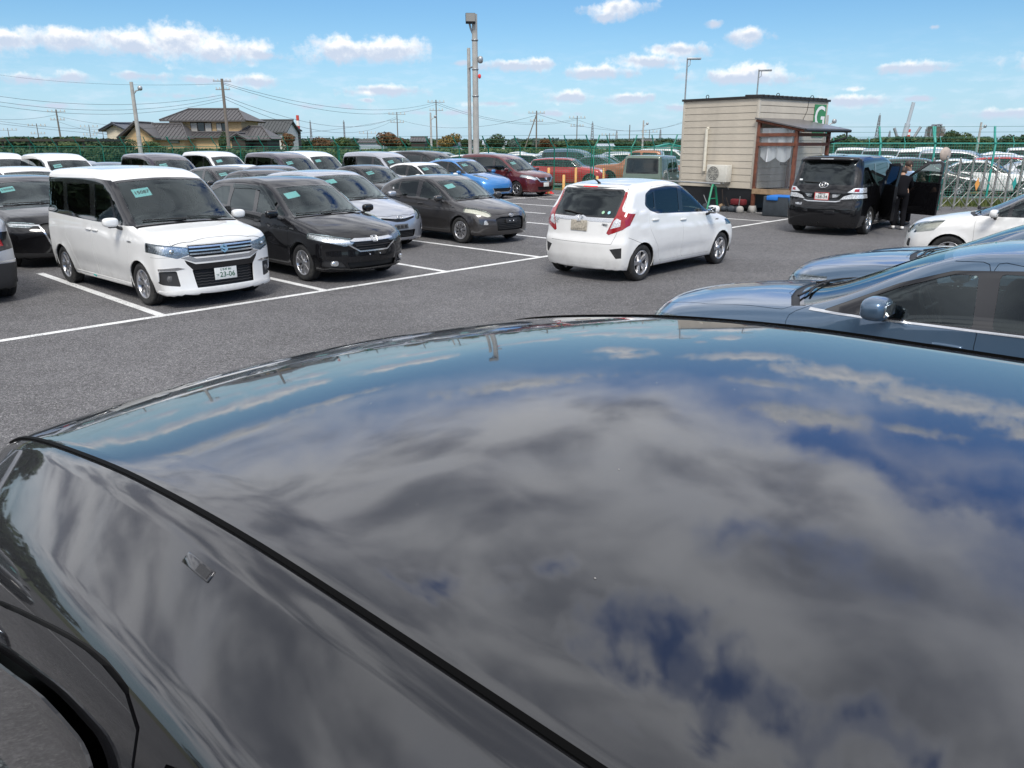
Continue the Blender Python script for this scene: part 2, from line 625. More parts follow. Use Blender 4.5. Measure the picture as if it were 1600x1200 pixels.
DEF = dict(crown=0.05, bow=0.20, bowr=0.10, cf=0.30, cr=0.16, pf=2.6, kf=0.10, kr=0.09, kt=0.13, sh=0.012, tumble=0.24, zb=0.19,
           plan=[(0, .95), (.12, .985), (.3, 1), (.75, 1), (.9, .98), (1, .93)],
           vert=[(0, .93), (.12, .965), (.42, 1.0), (.75, .99), (1, .965)],
           nose=[(.1, .10), (.3, .02), (.5, 0), (.7, .03), (.9, .14), (1.2, .3)],
           tail=[(.1, .10), (.3, .02), (.6, 0), (.9, .03), (1.5, .25)], line=0.007, pitch=0.0)


class Body:
    def __init__(s, sp):
        for k, v in {**DEF, **sp}.items(): setattr(s, k, v)
        L = s.L
        s.tz = Table(s.top, -0.3, L + 0.3, 0.028)
        s.tb = Table(s.belt, -0.3, L + 0.3, 0.05)
        s.tp = Table([(a * L, b) for a, b in s.plan], -0.3, L + 0.3, 0.06)
        s.tv = Table(s.vert, -0.3, 1.3, 0.02)
        s.tn = Table(s.nose, -0.2, 2.2, 0.025)
        s.tt = Table(s.tail, -0.2, 2.2, 0.025)
        s.xo = s.fo + s.wb / 2
        s.hw = s.W / 2
        s.Ra = s.rw + 0.035

    def Y(s, ss, z):
        b = s.tb(ss)
        t = np.clip((z - s.zb) / (b - s.zb), 0, 1)
        y = s.hw * s.tp(ss) * s.tv(t)
        over = np.maximum(z - b, 0)
        y = y - over * s.tumble - s.sh * np.clip(over / 0.04, 0, 1) ** 2 * (3 - 2 * np.clip(over / 0.04, 0, 1))
        # crease along the flank and a scoop low in the doors
        zc = b - 0.17 - 0.02 * (ss - s.L / 2)
        y = y + s.line * np.tanh((zc - z) / 0.02) * np.clip((z - s.zb) / 0.3, 0, 1)
        mid = np.exp(-((ss - s.xo) / (s.wb * 0.33)) ** 4)
        y = y - 0.018 * mid * np.exp(-((z - 0.42) / 0.10) ** 2)
        # flared arches
        for c in (s.fo, s.fo + s.wb):
            r = np.hypot(ss - c, z - s.rw)
            y = y + 0.013 * np.exp(-np.maximum(r - s.Ra, 0) / 0.05) * (z < b)
        return y

    def Z(s, ss, y):
        q = np.clip(np.abs(y) / s.hw, 0, 1.2)
        w = 1 / (1 + np.exp((ss - s.L * 0.56) / 0.15))
        se = ss - s.bow * q ** 2 * w + s.bowr * q ** 2 * (1 - w)
        z = s.tz(se) - s.crown * q ** 2
        if hasattr(s, 'ribs'):
            zz = np.exp(-((np.abs(y) - s.ribs) / 0.018) ** 2)
            on = 1 / (1 + np.exp(-(z - (s.H - 0.22)) / 0.02))
            z = z - 0.012 * zz * on
        return z

    def f(s, ss, y, z):
        ay = np.abs(y)
        f1 = ay - s.Y(ss, z)
        f2 = z - s.Z(ss, y)
        q = np.clip(ay / s.hw, 0, 1.2)
        f3 = s.tn(z) + s.cf * q ** s.pf - ss
        f4 = ss - (s.L - s.tt(z) - s.cr * q ** s.pf)
        f5 = s.zb - z
        if hasattr(s, 'chamfer'):
            cy, cn = s.chamfer
            f6 = cn[0] * (ay - cy) + cn[1] * (z - (s.tz(ss - 0.07) - s.chz))
            f2 = smax(f2, f6, 0.014)
        a = smax(f1, f2, s.kt)
        a = smax(a, f3, s.kf)
        a = smax(a, f4, s.kr)
        return smax(a, f5, 0.04)

    def normal(s, P, e=0.004):
        ss, y, z = P[:, 0], P[:, 1], P[:, 2]
        g = np.stack([s.f(ss + e, y, z) - s.f(ss - e, y, z), s.f(ss, y + e, z) - s.f(ss, y - e, z), s.f(ss, y, z + e) - s.f(ss, y, z - e)], 1)
        return g / (np.linalg.norm(g, axis=1, keepdims=True) + 1e-12)

    def solve(s, Q, P):
        lo = np.zeros(len(P))
        hi = np.full(len(P), 1.7)
        D = P - Q
        for _ in range(34):
            m = (lo + hi) / 2
            X = Q + D * m[:, None]
            ins = s.f(X[:, 0], X[:, 1], X[:, 2]) < 0
            lo = np.where(ins, m, lo)
            hi = np.where(ins, hi, m)
        return Q + D * ((lo + hi) / 2)[:, None]

    # attach points
    def front_x(s, y, z):
        P = s.solve(np.array([[0.9, y, z]]), np.array([[-0.6, y, z]]))
        return s.xo - P[0, 0]

    def rear_x(s, y, z):
        P = s.solve(np.array([[s.L - 0.9, y, z]]), np.array([[s.L + 0.6, y, z]]))
        return s.xo - P[0, 0]

    def side_y(s, ss, z):
        P = s.solve(np.array([[ss, 0, z]]), np.array([[ss, 1.6, z]]))
        return P[0, 1]

    def top_z(s, ss, y):
        P = s.solve(np.array([[ss, y, .6]]), np.array([[ss, y, 2.6]]))
        return P[0, 2]

    def base(s, res=0.075):
        ns = max(20, int(s.L / res))
        ny = max(8, int(s.W / (res * 1.15)) // 2 * 2)
        nz = max(6, int(1.35 / (res * 1.15)))
        sv = np.linspace(0, s.L, ns + 1)
        ids = {}
        P = []
        zt = s.tz(np.clip(sv, 0.12, s.L - 0.05))

        def vid(i, j, k):
            key = (i, j, k)
            if key not in ids:
                ids[key] = len(P)
                P.append((sv[i], (j / ny * 2 - 1) * s.hw, s.zb + (zt[i] - s.zb) * k / nz))
            return ids[key]
        F = []
        for i in range(ns):
            for k in range(nz):
                F.append((vid(i, 0, k), vid(i + 1, 0, k), vid(i + 1, 0, k + 1), vid(i, 0, k + 1)))
                F.append((vid(i, ny, k), vid(i, ny, k + 1), vid(i + 1, ny, k + 1), vid(i + 1, ny, k)))
            for j in range(ny):
                F.append((vid(i, j, nz), vid(i + 1, j, nz), vid(i + 1, j + 1, nz), vid(i, j + 1, nz)))
                F.append((vid(i, j, 0), vid(i, j + 1, 0), vid(i + 1, j + 1, 0), vid(i + 1, j, 0)))
        for j in range(ny):
            for k in range(nz):
                F.append((vid(0, j, k), vid(0, j, k + 1), vid(0, j + 1, k + 1), vid(0, j + 1, k)))
                F.append((vid(ns, j, k), vid(ns, j + 1, k), vid(ns, j + 1, k + 1), vid(ns, j, k + 1)))
        P = np.array(P)
        Q = np.stack([np.clip(P[:, 0], 0.55, s.L - 0.55), np.zeros(len(P)), np.full(len(P), 0.52)], 1)
        X = s.solve(Q, P)
        N = s.normal(X)
        return X, N, F


def inside(poly, a, b):
    c = False
    n = len(poly)
    j = n - 1
    for i in range(n):
        xi, yi = poly[i]
        xj, yj = poly[j]
        if (yi > b) != (yj > b) and a < (xj - xi) * (b - yi) / (yj - yi) + xi:
            c = not c
        j = i
    return c


def rounded(poly, r, seg=2):
    out = []
    n = len(poly)
    for i in range(n):
        p0, p1, p2 = Vector(poly[i - 1]), Vector(poly[i]), Vector(poly[(i + 1) % n])
        d0, d2 = (p0 - p1), (p2 - p1)
        k = min(r, d0.length * .45, d2.length * .45)
        a, b = p1 + d0.normalized() * k, p1 + d2.normalized() * k
        for t in range(seg + 1):
            t /= seg
            q = a * (1 - t) ** 2 + p1 * 2 * t * (1 - t) + b * t * t
            out.append((q.x, q.y))
    return out


def grow(poly, d):
    """offset a polygon outward (d > 0)"""
    n = len(poly)
    area = sum(poly[i - 1][0] * poly[i][1] - poly[i][0] * poly[i - 1][1] for i in range(n))
    sg = 1 if area > 0 else -1
    out = []
    for i in range(n):
        p0, p1, p2 = Vector(poly[i - 1]), Vector(poly[i]), Vector(poly[(i + 1) % n])
        e0, e1 = (p1 - p0), (p2 - p1)
        if e0.length < 1e-6 or e1.length < 1e-6:
            out.append((p1.x, p1.y))
            continue
        e0.normalize()
        e1.normalize()
        n0 = Vector((e0.y, -e0.x)) * sg
        n1 = Vector((e1.y, -e1.x)) * sg
        m = (n0 + n1)
        if m.length < 1e-3: m = n0
        m.normalize()
        k = d / max(0.35, m.dot(n0))
        out.append((p1.x + m.x * k, p1.y + m.y * k))
    return out


class Cutter:
    def __init__(s, body, res):
        s.b = body
        X, N, F = body.base(res)
        bm = s.bm = bmesh.new()
        s.cache = {}
        s.nl = bm.verts.layers.float_vector.new('nrm')
        s.tl = bm.faces.layers.int.new('tag')
        vs = []
        for x, n in zip(X, N):
            v = bm.verts.new((body.xo - x[0], x[1], x[2]))
            v[s.nl] = Vector((-n[0], n[1], n[2]))
            vs.append(v)
        for f in F:
            try:
                bm.faces.new([vs[i] for i in f])
            except ValueError:
                pass
        s.tags = {'body': 0}
        # underside
        for f in bm.faces:
            if s.fn(f).z < -0.75: f[s.tl] = s.tid('floor')

    def tid(s, name):
        if name not in s.tags: s.tags[name] = len(s.tags)
        return s.tags[name]

    def info(s, f):
        r = s.cache.get(f)
        if r is None:
            vs = [v.co for v in f.verts]
            xs = [v[0] for v in vs]
            ys = [v[1] for v in vs]
            zs = [v[2] for v in vs]
            r = ((min(xs), min(ys), min(zs)), (max(xs), max(ys), max(zs)), f.calc_center_median(), s.fn(f))
            s.cache[f] = r
        return r

    def fn(s, f):
        n = Vector((0, 0, 0))
        for v in f.verts: n += v[s.nl]
        return n.normalized()

    def split(s, sub, co, no, cand):
        cx, cy, cz = co
        nx, ny, nz = no
        l = math.sqrt(nx * nx + ny * ny + nz * nz)
        nx, ny, nz = nx / l, ny / l, nz / l
        D = {}
        EPS = 3e-5

        def dist(v):
            r = D.get(v)
            if r is None:
                p = v.co
                r = (p[0] - cx) * nx + (p[1] - cy) * ny + (p[2] - cz) * nz
                if -EPS < r < EPS: r = 0.0
                D[v] = r
            return r
        for f in sub:
            ds = [dist(v) for v in f.verts]
            if min(ds) >= 0 or max(ds) <= 0: continue
            for e in list(f.edges):
                a, b = e.verts
                da, db = dist(a), dist(b)
                if da * db < 0:
                    for g in e.link_faces: s.cache.pop(g, None)
                    _, nv = bmesh.utils.edge_split(e, a, da / (da - db))
                    D[nv] = 0.0
            zs = [v for v in f.verts if dist(v) == 0.0]
            if len(zs) >= 2:
                if len(zs) > 2:
                    best = max(((a, b) for a in zs for b in zs), key=lambda t: (t[0].co - t[1].co).length_squared)
                    zs = list(best)
                try:
                    nf, _ = bmesh.utils.face_split(f, zs[0], zs[1])
                except ValueError:
                    nf = None
                s.cache.pop(f, None)
                if nf is not None:
                    cand.add(nf)
                    s.cache.pop(nf, None)

    def cut(s, view, poly, name, side=None, smax_=None, smin=None, only=None, nmin=None):
        """view side: poly (s, z); front / rear: poly (y, z); top: poly (s, y). side: +1 / -1 keeps that side"""
        xo = s.b.xo
        if view == 'side':
            P2 = [(xo - a, b) for a, b in poly]
            ax = (0, 2)
            nm = 0.3 if nmin is None else nmin
            cond = lambda f, c, n: c.y * side > 0 and n.y * side > nm
        elif view in ('front', 'rear'):
            P2 = [(a * (side or 1), b) for a, b in poly]
            ax = (1, 2)
            sg = 1 if view == 'front' else -1
            nm = ((-0.25 if (smax_ or smin) else 0.02) if nmin is None else nmin)
            cond = lambda f, c, n: n.x * sg > nm and c.x * sg > 0.3
        else:
            P2 = [(xo - a, b * (side or 1)) for a, b in poly]
            ax = (0, 1)
            nm = 0.12 if nmin is None else nmin
            cond = lambda f, c, n: n.z > nm
        lo = (min(p[0] for p in P2), min(p[1] for p in P2))
        hi = (max(p[0] for p in P2), max(p[1] for p in P2))
        onlyid = None if only is None else {s.tid(t) for t in only}
        cand = []
        for f in s.bm.faces:
            if onlyid is not None and f[s.tl] not in onlyid: continue
            if f[s.tl] == 1 and onlyid is None: continue
            mn, mx, cc, nn = s.info(f)
            if mx[ax[0]] < lo[0] or mn[ax[0]] > hi[0] or mx[ax[1]] < lo[1] or mn[ax[1]] > hi[1]: continue
            if cond(f, cc, nn): cand.append(f)
        planes = []
        n = len(P2)
        for i in range(n):
            p, q = P2[i], P2[(i + 1) % n]
            dx, dy = q[0] - p[0], q[1] - p[1]
            if hypot(dx, dy) < 1e-6: continue
            co = [0, 0, 0]
            no = [0, 0, 0]
            co[ax[0]], co[ax[1]] = p
            no[ax[0]], no[ax[1]] = dy, -dx
            planes.append((co, no, p, q))
        if smax_ is not None: planes.append(((xo - smax_, 0, 0), (1, 0, 0), None, None))
        if smin is not None:
            s0_, z0_, sl_ = smin if isinstance(smin, tuple) else (smin, 0, 0)
            planes.append(((xo - s0_, 0, z0_), (1, 0, sl_), None, None))
        cand = set(cand)
        for co, no, p, q in planes:
            if p is not None:
                l2, h2 = (min(p[0], q[0]) - 1e-4, min(p[1], q[1]) - 1e-4), (max(p[0], q[0]) + 1e-4, max(p[1], q[1]) + 1e-4)
                sub = []
                for f in cand:
                    mn, mx, cc, nn = s.info(f)
                    if mx[ax[0]] < l2[0] or mn[ax[0]] > h2[0] or mx[ax[1]] < l2[1] or mn[ax[1]] > h2[1]: continue
                    sub.append(f)
            else:
                sub = list(cand)
            if sub: s.split(sub, co, no, cand)
        t = s.tid(name)
        k = 0
        for f in cand:
            c = s.info(f)[2]
            if smax_ is not None and c.x < xo - smax_: continue
            if smin is not None and c.x > xo - s0_ - sl_ * (c.z - z0_): continue
            if not cond(f, c, s.info(f)[3]): continue
            if inside(P2, c[ax[0]], c[ax[1]]):
                f[s.tl] = t
                k += 1
        return k

    def delete(s, name):
        t = s.tid(name)
        fs = [f for f in s.bm.faces if f[s.tl] == t]
        bmesh.ops.delete(s.bm, geom=fs, context='FACES')
        s.cache = {}

    def extract(s, name, off=0.0, skirt=0.012, side=None):
        s.bm.normal_update()
        if name not in s.tags: return None
        t = s.tags[name]
        fs = [f for f in s.bm.faces if f[s.tl] == t and (side is None or f.calc_center_median().y * side > 0)]
        if not fs: return None
        idx = {}
        V, N = [], []
        F, LN = [], []
        ec = {}
        for f in fs:
            ring = []
            for v in f.verts:
                if v not in idx:
                    idx[v] = len(V)
                    n = v[s.nl].normalized()
                    N.append(n)
                    V.append(v.co + n * off)
                ring.append(idx[v])
            g = f.normal if f.normal.length > 0 else s.fn(f)
            if g.dot(s.fn(f)) < 0: ring = ring[::-1]
            F.append(ring)
            LN.extend([N[i] for i in ring])
            for a in range(len(ring)):
                e = (ring[a], ring[(a + 1) % len(ring)])
                k = (min(e), max(e))
                ec.setdefault(k, []).append(e)
        if skirt > 0:
            inner = {}

            def inn(i):
                if i not in inner:
                    inner[i] = len(V)
                    V.append(V[i] - N[i] * skirt)
                return inner[i]
            for k, es in ec.items():
                if len(es) == 1:
                    a, b = es[0]
                    ia, ib = inn(a), inn(b)
                    q = (b, a, ia, ib)
                    nn = (V[a] - V[b]).cross(V[ia] - V[b])
                    nn = nn.normalized() if nn.length > 1e-12 else N[a]
                    F.append(q)
                    LN.extend([nn] * 4)
        me = bpy.data.meshes.new(name)
        me.from_pydata([tuple(v) for v in V], [], F)
        me.polygons.foreach_set('use_smooth', [True] * len(me.polygons))
        if len(me.loops) == len(LN):
            me.normals_split_custom_set([tuple(n) for n in LN])
        me.update()
        return me


def strip(pts, w):
    """thin closed polygon along a polyline"""
    P = [Vector(p) for p in pts]
    L, R = [], []
    for i, p in enumerate(P):
        t = (P[min(i + 1, len(P) - 1)] - P[max(i - 1, 0)]).normalized()
        n = Vector((-t.y, t.x)) * w / 2
        L.append((p.x + n.x, p.y + n.y))
        R.append((p.x - n.x, p.y - n.y))
    return L + R[::-1]

# ------------------------------------------------------------------ car furniture


def superell(mb, c, r, e=0.5, n=14, m=10, M=None):
    """rounded box: centre c, half sizes r"""
    def pw(a): return math.copysign(abs(a) ** e, a)
    vs = []
    for i in range(m + 1):
        v = -pi / 2 + pi * i / m
        for j in range(n):
            u = 2 * pi * j / n
            p = Vector((c[0] + r[0] * pw(cos(v)) * pw(cos(u)), c[1] + r[1] * pw(cos(v)) * pw(sin(u)), c[2] + r[2] * pw(sin(v))))
            vs.append(M @ p if M is not None else p)
    fs = [(i * n + j, i * n + (j + 1) % n, (i + 1) * n + (j + 1) % n, (i + 1) * n + j) for i in range(m) for j in range(n)]
    return mb.add(vs, fs, True)


def weld(me, d=1e-5):
    bm = bmesh.new()
    bm.from_mesh(me)
    bmesh.ops.remove_doubles(bm, verts=bm.verts[:], dist=d)
    bmesh.ops.recalc_face_normals(bm, faces=bm.faces[:])
    bm.to_mesh(me)
    bm.free()
    return me


WHEELS = {}


def wheel_meshes(R, rim, w, style, n, detail=1):
    """axle along Y, outer face at y = +w/2"""
    key = (R, rim, w, style, n, detail)
    if key in WHEELS: return WHEELS[key]
    seg = 40 if detail else 20
    t = MB()
    h = w / 2
    t.lathe([(rim, -h * .9), (rim + .01, -h), (R - .03, -h * 1.04), (R - .008, -h * .88), (R, -h * .7), (R, -h * .25), (R - .006, -h * .2), (R, -h * .15), (R, h * .15), (R - .006, h * .2), (R, h * .25), (R, h * .7), (R - .008, h * .88),
             (R - .03, h * 1.04), (R - .05, h * 1.07), (rim + .012, h * 1.0), (rim, h * .88)], seg)
    tyre = t.mesh('tyre')
    r = MB()
    r.lathe([(rim + .002, h * .86), (rim + .004, h * .96), (rim - .004, h * .97), (rim - .016, h * .86), (rim - .022, h * .3), (rim - .03, -h * .8)], seg)
    hub = .062
    if style in ('multi', 'five', 'twin', 'blade'):
        for k in range(n):
            a0 = 2 * pi * k / n
            subs = [0.0]
            if style in ('twin', 'blade'): subs = [-0.13, 0.13]
            for sb in subs:
                wt = dict(multi=.017, five=.045, twin=.019, blade=.030)[style]
                wi = dict(multi=.014, five=.030, twin=.014, blade=.012)[style]
                sk = {'blade': 0.16}.get(style, 0)
                pts = [(hub * .7, -wi, .66), ((hub + rim) / 2, -(wi + wt) / 2, .80), (rim - .012, -wt, .84), (rim - .012, wt, .84), ((hub + rim) / 2, (wi + wt) / 2, .80), (hub * .7, wi, .66)]
                vs = []
                for dz in (0, -.35):
                    for (rr, tt, yy) in pts:
                        aa = a0 + sb * (rr / rim) + sk * (rr / rim) ** 2
                        tt2 = tt * (0.82 if dz == 0 else 1.15)
                        vs.append((rr * cos(aa) - tt2 * sin(aa), h * (yy + dz), rr * sin(aa) + tt2 * cos(aa)))
                r.add(vs, [(0, 1, 4, 5), (1, 2, 3, 4), (6, 11, 10, 7), (7, 10, 9, 8), (0, 6, 7, 1), (1, 7, 8, 2), (5, 4, 10, 11), (4, 3, 9, 10), (2, 8, 9, 3)])
    else:  # cover: disc with slots
        ring = []
        for k in range(n):
            a0 = 2 * pi * k / n
            da = pi / n
            vs = []
            for dz in (0, -.2):
                for rr, f, yy in ((.05, .98, .86), (rim * .62, .60, .92), (rim - .012, .72, .84)):
                    for sgn in (-1, 1):
                        aa = a0 + sgn * da * f
                        vs.append((rr * cos(aa), h * (yy + dz), rr * sin(aa)))
            r.add(vs, [(0, 2, 3, 1), (2, 4, 5, 3), (0, 6, 8, 2), (2, 8, 10, 4), (1, 3, 9, 7), (3, 5, 11, 9)])
        r.lathe([(rim - .05, h * .84), (rim - .01, h * .84)], seg)
    r.lathe([(0, h * .74), (.022, h * .74), (.026, h * .70), (hub, h * .66), (hub, h * .2)], 20)
    rimm = r.mesh('rim')
    c = MB()
    c.lathe([(0, h * .05), (.13, h * .05), (.135, 0), (.13, -.02), (0, -.02)], 24)
    c.lathe([(0, -h * .55), (rim - .02, -h * .55)], 24)
    inner = c.mesh('brake_disc')
    WHEELS[key] = (tyre, rimm, inner)
    return WHEELS[key]


def copy_mesh_offset(me, off):
    """same surface, moved along its normals (for a reflector behind a lens)"""
    m2 = me.copy()
    n = len(m2.vertices)
    co = np.empty(n * 3)
    no = np.empty(n * 3)
    me.vertices.foreach_get('co', co)
    me.vertices.foreach_get('normal', no)
    m2.vertices.foreach_set('co', co + no * off)
    return m2


REG = {  # region name -> (material, offset, skirt)
    'body': ('paint', 0, .012), 'door': ('paint', 0, .014), 'bonnet': ('paint', 0.001, .014), 'tailgate': ('paint', 0.001, .014), 'fuel_flap': ('paint', 0.0005, .006),
    'front_bumper': ('paint', 0.0015, .012), 'rear_bumper': ('paint', 0.0015, .012), 'roof_panel': ('paint', 0, .014),
    'seal': ('seal', -.010, 0), 'floor': ('underbody', 0, 0), 'window_frame': ('gloss_black', -.001, .008), 'pillar_cover': ('gloss_black', .001, .008),
    'windshield': ('glass', -.004, .006), 'side_window': ('glass_side', -.005, .006), 'rear_side_window': ('glass_rear', -.005, .006), 'rear_window': ('glass_rear', -.004, .006),
    'headlight': ('lamp', .001, .02), 'taillight': ('lamp_red', .004, .02), 'taillight_clear': ('lamp_clear', .005, .02), 'grille': ('plastic', -.03, .0), 'intake': ('seal', -.04, 0),
    'grille_bar': ('chrome_soft', .006, .03), 'chrome_trim': ('chrome_soft', .005, .012), 'fog_recess': ('plastic', -.02, 0), 'fog_lamp': ('bulb', .002, .02),
    'cladding': ('plastic', .006, .02), 'wing_trim': ('chrome', .006, .012), 'cowl': ('seal', -.012, 0), 'side_skirt': ('paint', .01, .02), 'splitter': ('paint', .012, .02),
    'diffuser': ('plastic', -.004, .012), 'brake_light': ('lamp_red_lit', .004, .01), 'reflector': ('lamp_red', .003, .01), 'window_visor': ('glass_visor', .018, .004), 'roof_moulding': ('rubber_trim', .004, .012),
    'dark_trim': ('gloss_black', .002, .012), 'roof_contrast': ('paint2', .001, .012), 'lower_grey': ('plastic_grey', .004, .012),
}


def mirrored(poly):
    return [(a, -b) for a, b in poly]


CARSETS = {}


def scaled(sp, kx=1, ky=1, kz=1):
    o = dict(sp)
    for k in ('L', 'wb', 'fo'): o[k] = sp[k] * kx
    o['W'] = sp['W'] * ky
    o['H'] = sp['H'] * kz
    o['top'] = [(a * kx, b * kz) for a, b in sp['top']]
    o['belt'] = [(a * kx, b * kz) for a, b in sp['belt']]
    o['ws'] = tuple(a * kx for a in sp['ws'])
    if 'mirror' in sp: o['mirror'] = (sp['mirror'][0] * kx, sp['mirror'][1] * kz, sp['mirror'][2])
    o['handles'] = [(a * kx, b * kz) for a, b in sp.get('handles', [])]
    for k in ('nose', 'tail'):
        if k in sp: o[k] = [(a * kz, b) for a, b in sp[k]]
    f = {'side': (kx, kz), 'front': (ky, kz), 'rear': (ky, kz), 'top': (kx, ky)}
    rg = []
    for r in sp['regions']:
        d = dict(r[3]) if len(r) > 3 else {}
        for k in ('smax', 'smin'):
            if k in d: d[k] = (d[k][0] * kx, d[k][1] * kz, d[k][2]) if isinstance(d[k], tuple) else d[k] * kx
        a, b = f[r[0]]
        rg.append((r[0], r[1], [(p * a, q * b) for p, q in r[2]], d))
    o['regions'] = rg
    return o



def ensure_skirt_over(me):
    return me


def car_set(key, sp, res=0.075, far=False):
    """all meshes of one kind of car, in its own frame (x forward, origin on the ground between the axles)"""
    ck = (key, res, far)
    if ck in CARSETS: return CARSETS[ck]
    b = Body(sp)
    ct = Cutter(b, res)
    parts = []          # dict(name, mesh, mat, parent, loc, rot)
    seen = []

    def emit(nm):
        if nm not in seen: seen.append(nm)
    # ---- body-coloured panels with shut lines
    for rg in sp.get('regions', []):
        view, name, poly = rg[0], rg[1], rg[2]
        o = rg[3] if len(rg) > 3 else {}
        if far and o.get('near'): continue
        rr = o.get('r', 0.0)
        if rr: poly = rounded(poly, rr, 1 if far else 2)
        sides = (1, -1) if (view == 'side' or o.get('pair')) else (None,)
        if 'sides' in o: sides = o['sides']
        for sd in sides:
            suf = {1: '|L', -1: '|R', None: ''}[sd]
            kw = dict(smax_=o.get('smax'), smin=o.get('smin'), only=None, nmin=o.get('nmin'))
            seal = o.get('seal', 0)
            if seal and not far: ct.cut(view, grow(poly, seal), 'seal', sd, **kw)
            frame = o.get('frame')
            if frame and not (far and o.get('noframefar')):
                ct.cut(view, grow(poly, frame), o.get('fname', 'window_frame') + suf, sd, **kw)
                emit(o.get('fname', 'window_frame') + suf)
            nm = name + suf
            ct.cut(view, poly, nm, sd, **kw)
            emit(nm)
    # ---- windscreen
    s0, s1 = sp['ws']
    hw = b.hw

    def wsy(ss, inset):
        z = float(b.tz(ss))
        return float(b.Y(np.array([ss]), np.array([z]))[0]) - inset
    yb, yt = wsy(s0 + .1, sp.get('ws_in', .10)), wsy(s1, sp.get('ws_in', .10) + .02)

    def wpoly(g):
        P = []
        for i in range(7):
            y = (yb + g) * (i / 3 - 1)
            P.append((s0 - g + b.bow * (y / hw) ** 2 * 1.0 + .02, y))
        for i in range(7):
            y = -(yt + g) * (i / 3 - 1)
            P.append((s1 + g * 1.5 + b.bow * (y / hw) ** 2 * .75, y))
        return P
    if sp.get('cowl', True) and not far:
        g = .0
        P = [(s0 - .07 + b.bow * ((yb + .03) * (i / 3 - 1) / hw) ** 2, (yb + .03) * (i / 3 - 1)) for i in range(7)]
        P += [(s0 + .04 + b.bow * ((yb + .03) * (i / 3 - 1) / hw) ** 2, -(yb + .03) * (i / 3 - 1)) for i in range(7)]
        ct.cut('top', P, 'cowl')
        emit('cowl')
    ct.cut('top', wpoly(.022), 'window_frame')
    ct.cut('top', wpoly(-.012), 'windshield')
    emit('window_frame')
    emit('windshield')
    # ---- arches
    for c in (b.fo, b.fo + b.wb):
        n = 16 if far else 28
        circ = [(c + b.Ra * cos(2 * pi * i / n), b.rw + b.Ra * sin(2 * pi * i / n)) for i in range(n)]
        for sd in (1, -1):
            if sp.get('cladding'):
                big = [(c + (b.Ra + .05) * cos(2 * pi * i / n), b.rw + (b.Ra + .05) * sin(2 * pi * i / n)) for i in range(n)]
                ct.cut('side', big, 'cladding' + ('|L' if sd > 0 else '|R'), sd)
                emit('cladding' + ('|L' if sd > 0 else '|R'))
            ct.cut('side', circ, 'hole', sd, nmin=0.05)
    ct.delete('hole')
    emit('seal')
    emit('floor')
    order = ['body'] + seen
    for nm in order:
        basen = nm.split('|')[0].split('#')[0]
        mat, off, sk = REG[basen]
        ov = sp.get('regmat', {}).get(nm.split('|')[0]) or sp.get('regmat', {}).get(basen)
        if ov: mat, off = ov[0], (ov[1] if len(ov) > 1 else off)
        me = ct.extract(nm, off, 0 if far else sk)
        if me is None: continue
        outn = {'seal': 'shut_line', 'floor': 'underbody'}.get(basen, basen)
        parts.append(dict(name=outn, mesh=me, mat=mat, key=nm))
        if basen == 'headlight' and not far:
            refl = ct.extract(nm, -.035, 0)
            parts[-1]['mat'] = 'glass_lens'
            parts[-1]['name'] = 'lens'
            parts[-1]['parent'] = nm + '~'
            parts.append(dict(name='headlight', mesh=refl, mat=sp.get('lampmat', 'lamp_clear'), key=nm + '~'))
        if basen == 'body' and not far:
            pass
    # arch liners
    for c in (b.fo, b.fo + b.wb):
        for sd in (1, -1):
            al = MB()
            yo = (b.side_y(c, min(b.rw + b.Ra - .0, b.rw + b.Ra)) - .012) if True else b.hw
            M = Matrix.Translation((b.xo - c, 0, b.rw))
            prof = [(b.Ra + .004, sd * (yo - .012)), (b.Ra + .004, sd * (b.hw - .42)), (0.02, sd * (b.hw - .42))]
            al.lathe(prof, 12 if far else 24, 'Y', M, True, -0.25, pi + 0.25)
            parts.append(dict(name='wheel_well', mesh=al.mesh('wheel_well'), mat='underbody', key='ww%s%s' % (c, sd)))
    fl = MB()
    fl.box(b.xo - b.L + .35, -b.hw + .2, b.zb - .02, b.xo - .35, b.hw - .2, b.zb + .10)
    parts.append(dict(name='chassis', mesh=fl.mesh('chassis'), mat='underbody', key='ch'))
    # ---- extras
    ex = sp.get('extras')
    if not far:
        add_interior(b, sp, parts, s0, s1)
        # mirrors
        ms, mz, mw = sp.get('mirror', (s0 + .30, sp['belt'][1][1] + .08, .20))
        for sd in (1, -1):
            m = MB()
            my = b.side_y(ms, mz - .06)
            cx = b.xo - ms + .02
            mk_ = sp.get('mirror_k', 1)
            superell(m, (cx + .02, sd * (my + .05 + mw / 2), mz + .03), (.060 * mk_, mw / 2 + .010, .064 * (mk_ * .5 + .5)), .68, 20, 12)
            mk = 'mirror' + str(sd)
            parts.append(dict(name='door_mirror', mesh=weld(m.mesh('door_mirror')), mat=sp.get('mirrormat', 'paint'), key=mk))
            m = MB()
            m.tube([(cx + .02, sd * (my - .01), mz - .07), (cx + .025, sd * (my + .05), mz - .05), (cx + .02, sd * (my + .09), mz - .01)], .022, 8)
            m.box(cx - .02, sd * (my + .06), mz - .045, cx + .05, sd * (my + .02 + mw * .8), mz - .02)
            parts.append(dict(name='mirror_arm', mesh=m.mesh('mirror_arm'), mat='plastic', key=mk + 'a', parent=mk))
            m = MB()
            m.bbox(cx - .046 - .05 * (mk_ - 1), sd * (my + .07), mz - .010, cx - .034 - .05 * (mk_ - 1), sd * (my + .02 + mw), mz + .070, .004)
            parts.append(dict(name='mirror_glass', mesh=m.mesh('mirror_glass'), mat='mirror_glass', key=mk + 'g', parent=mk))
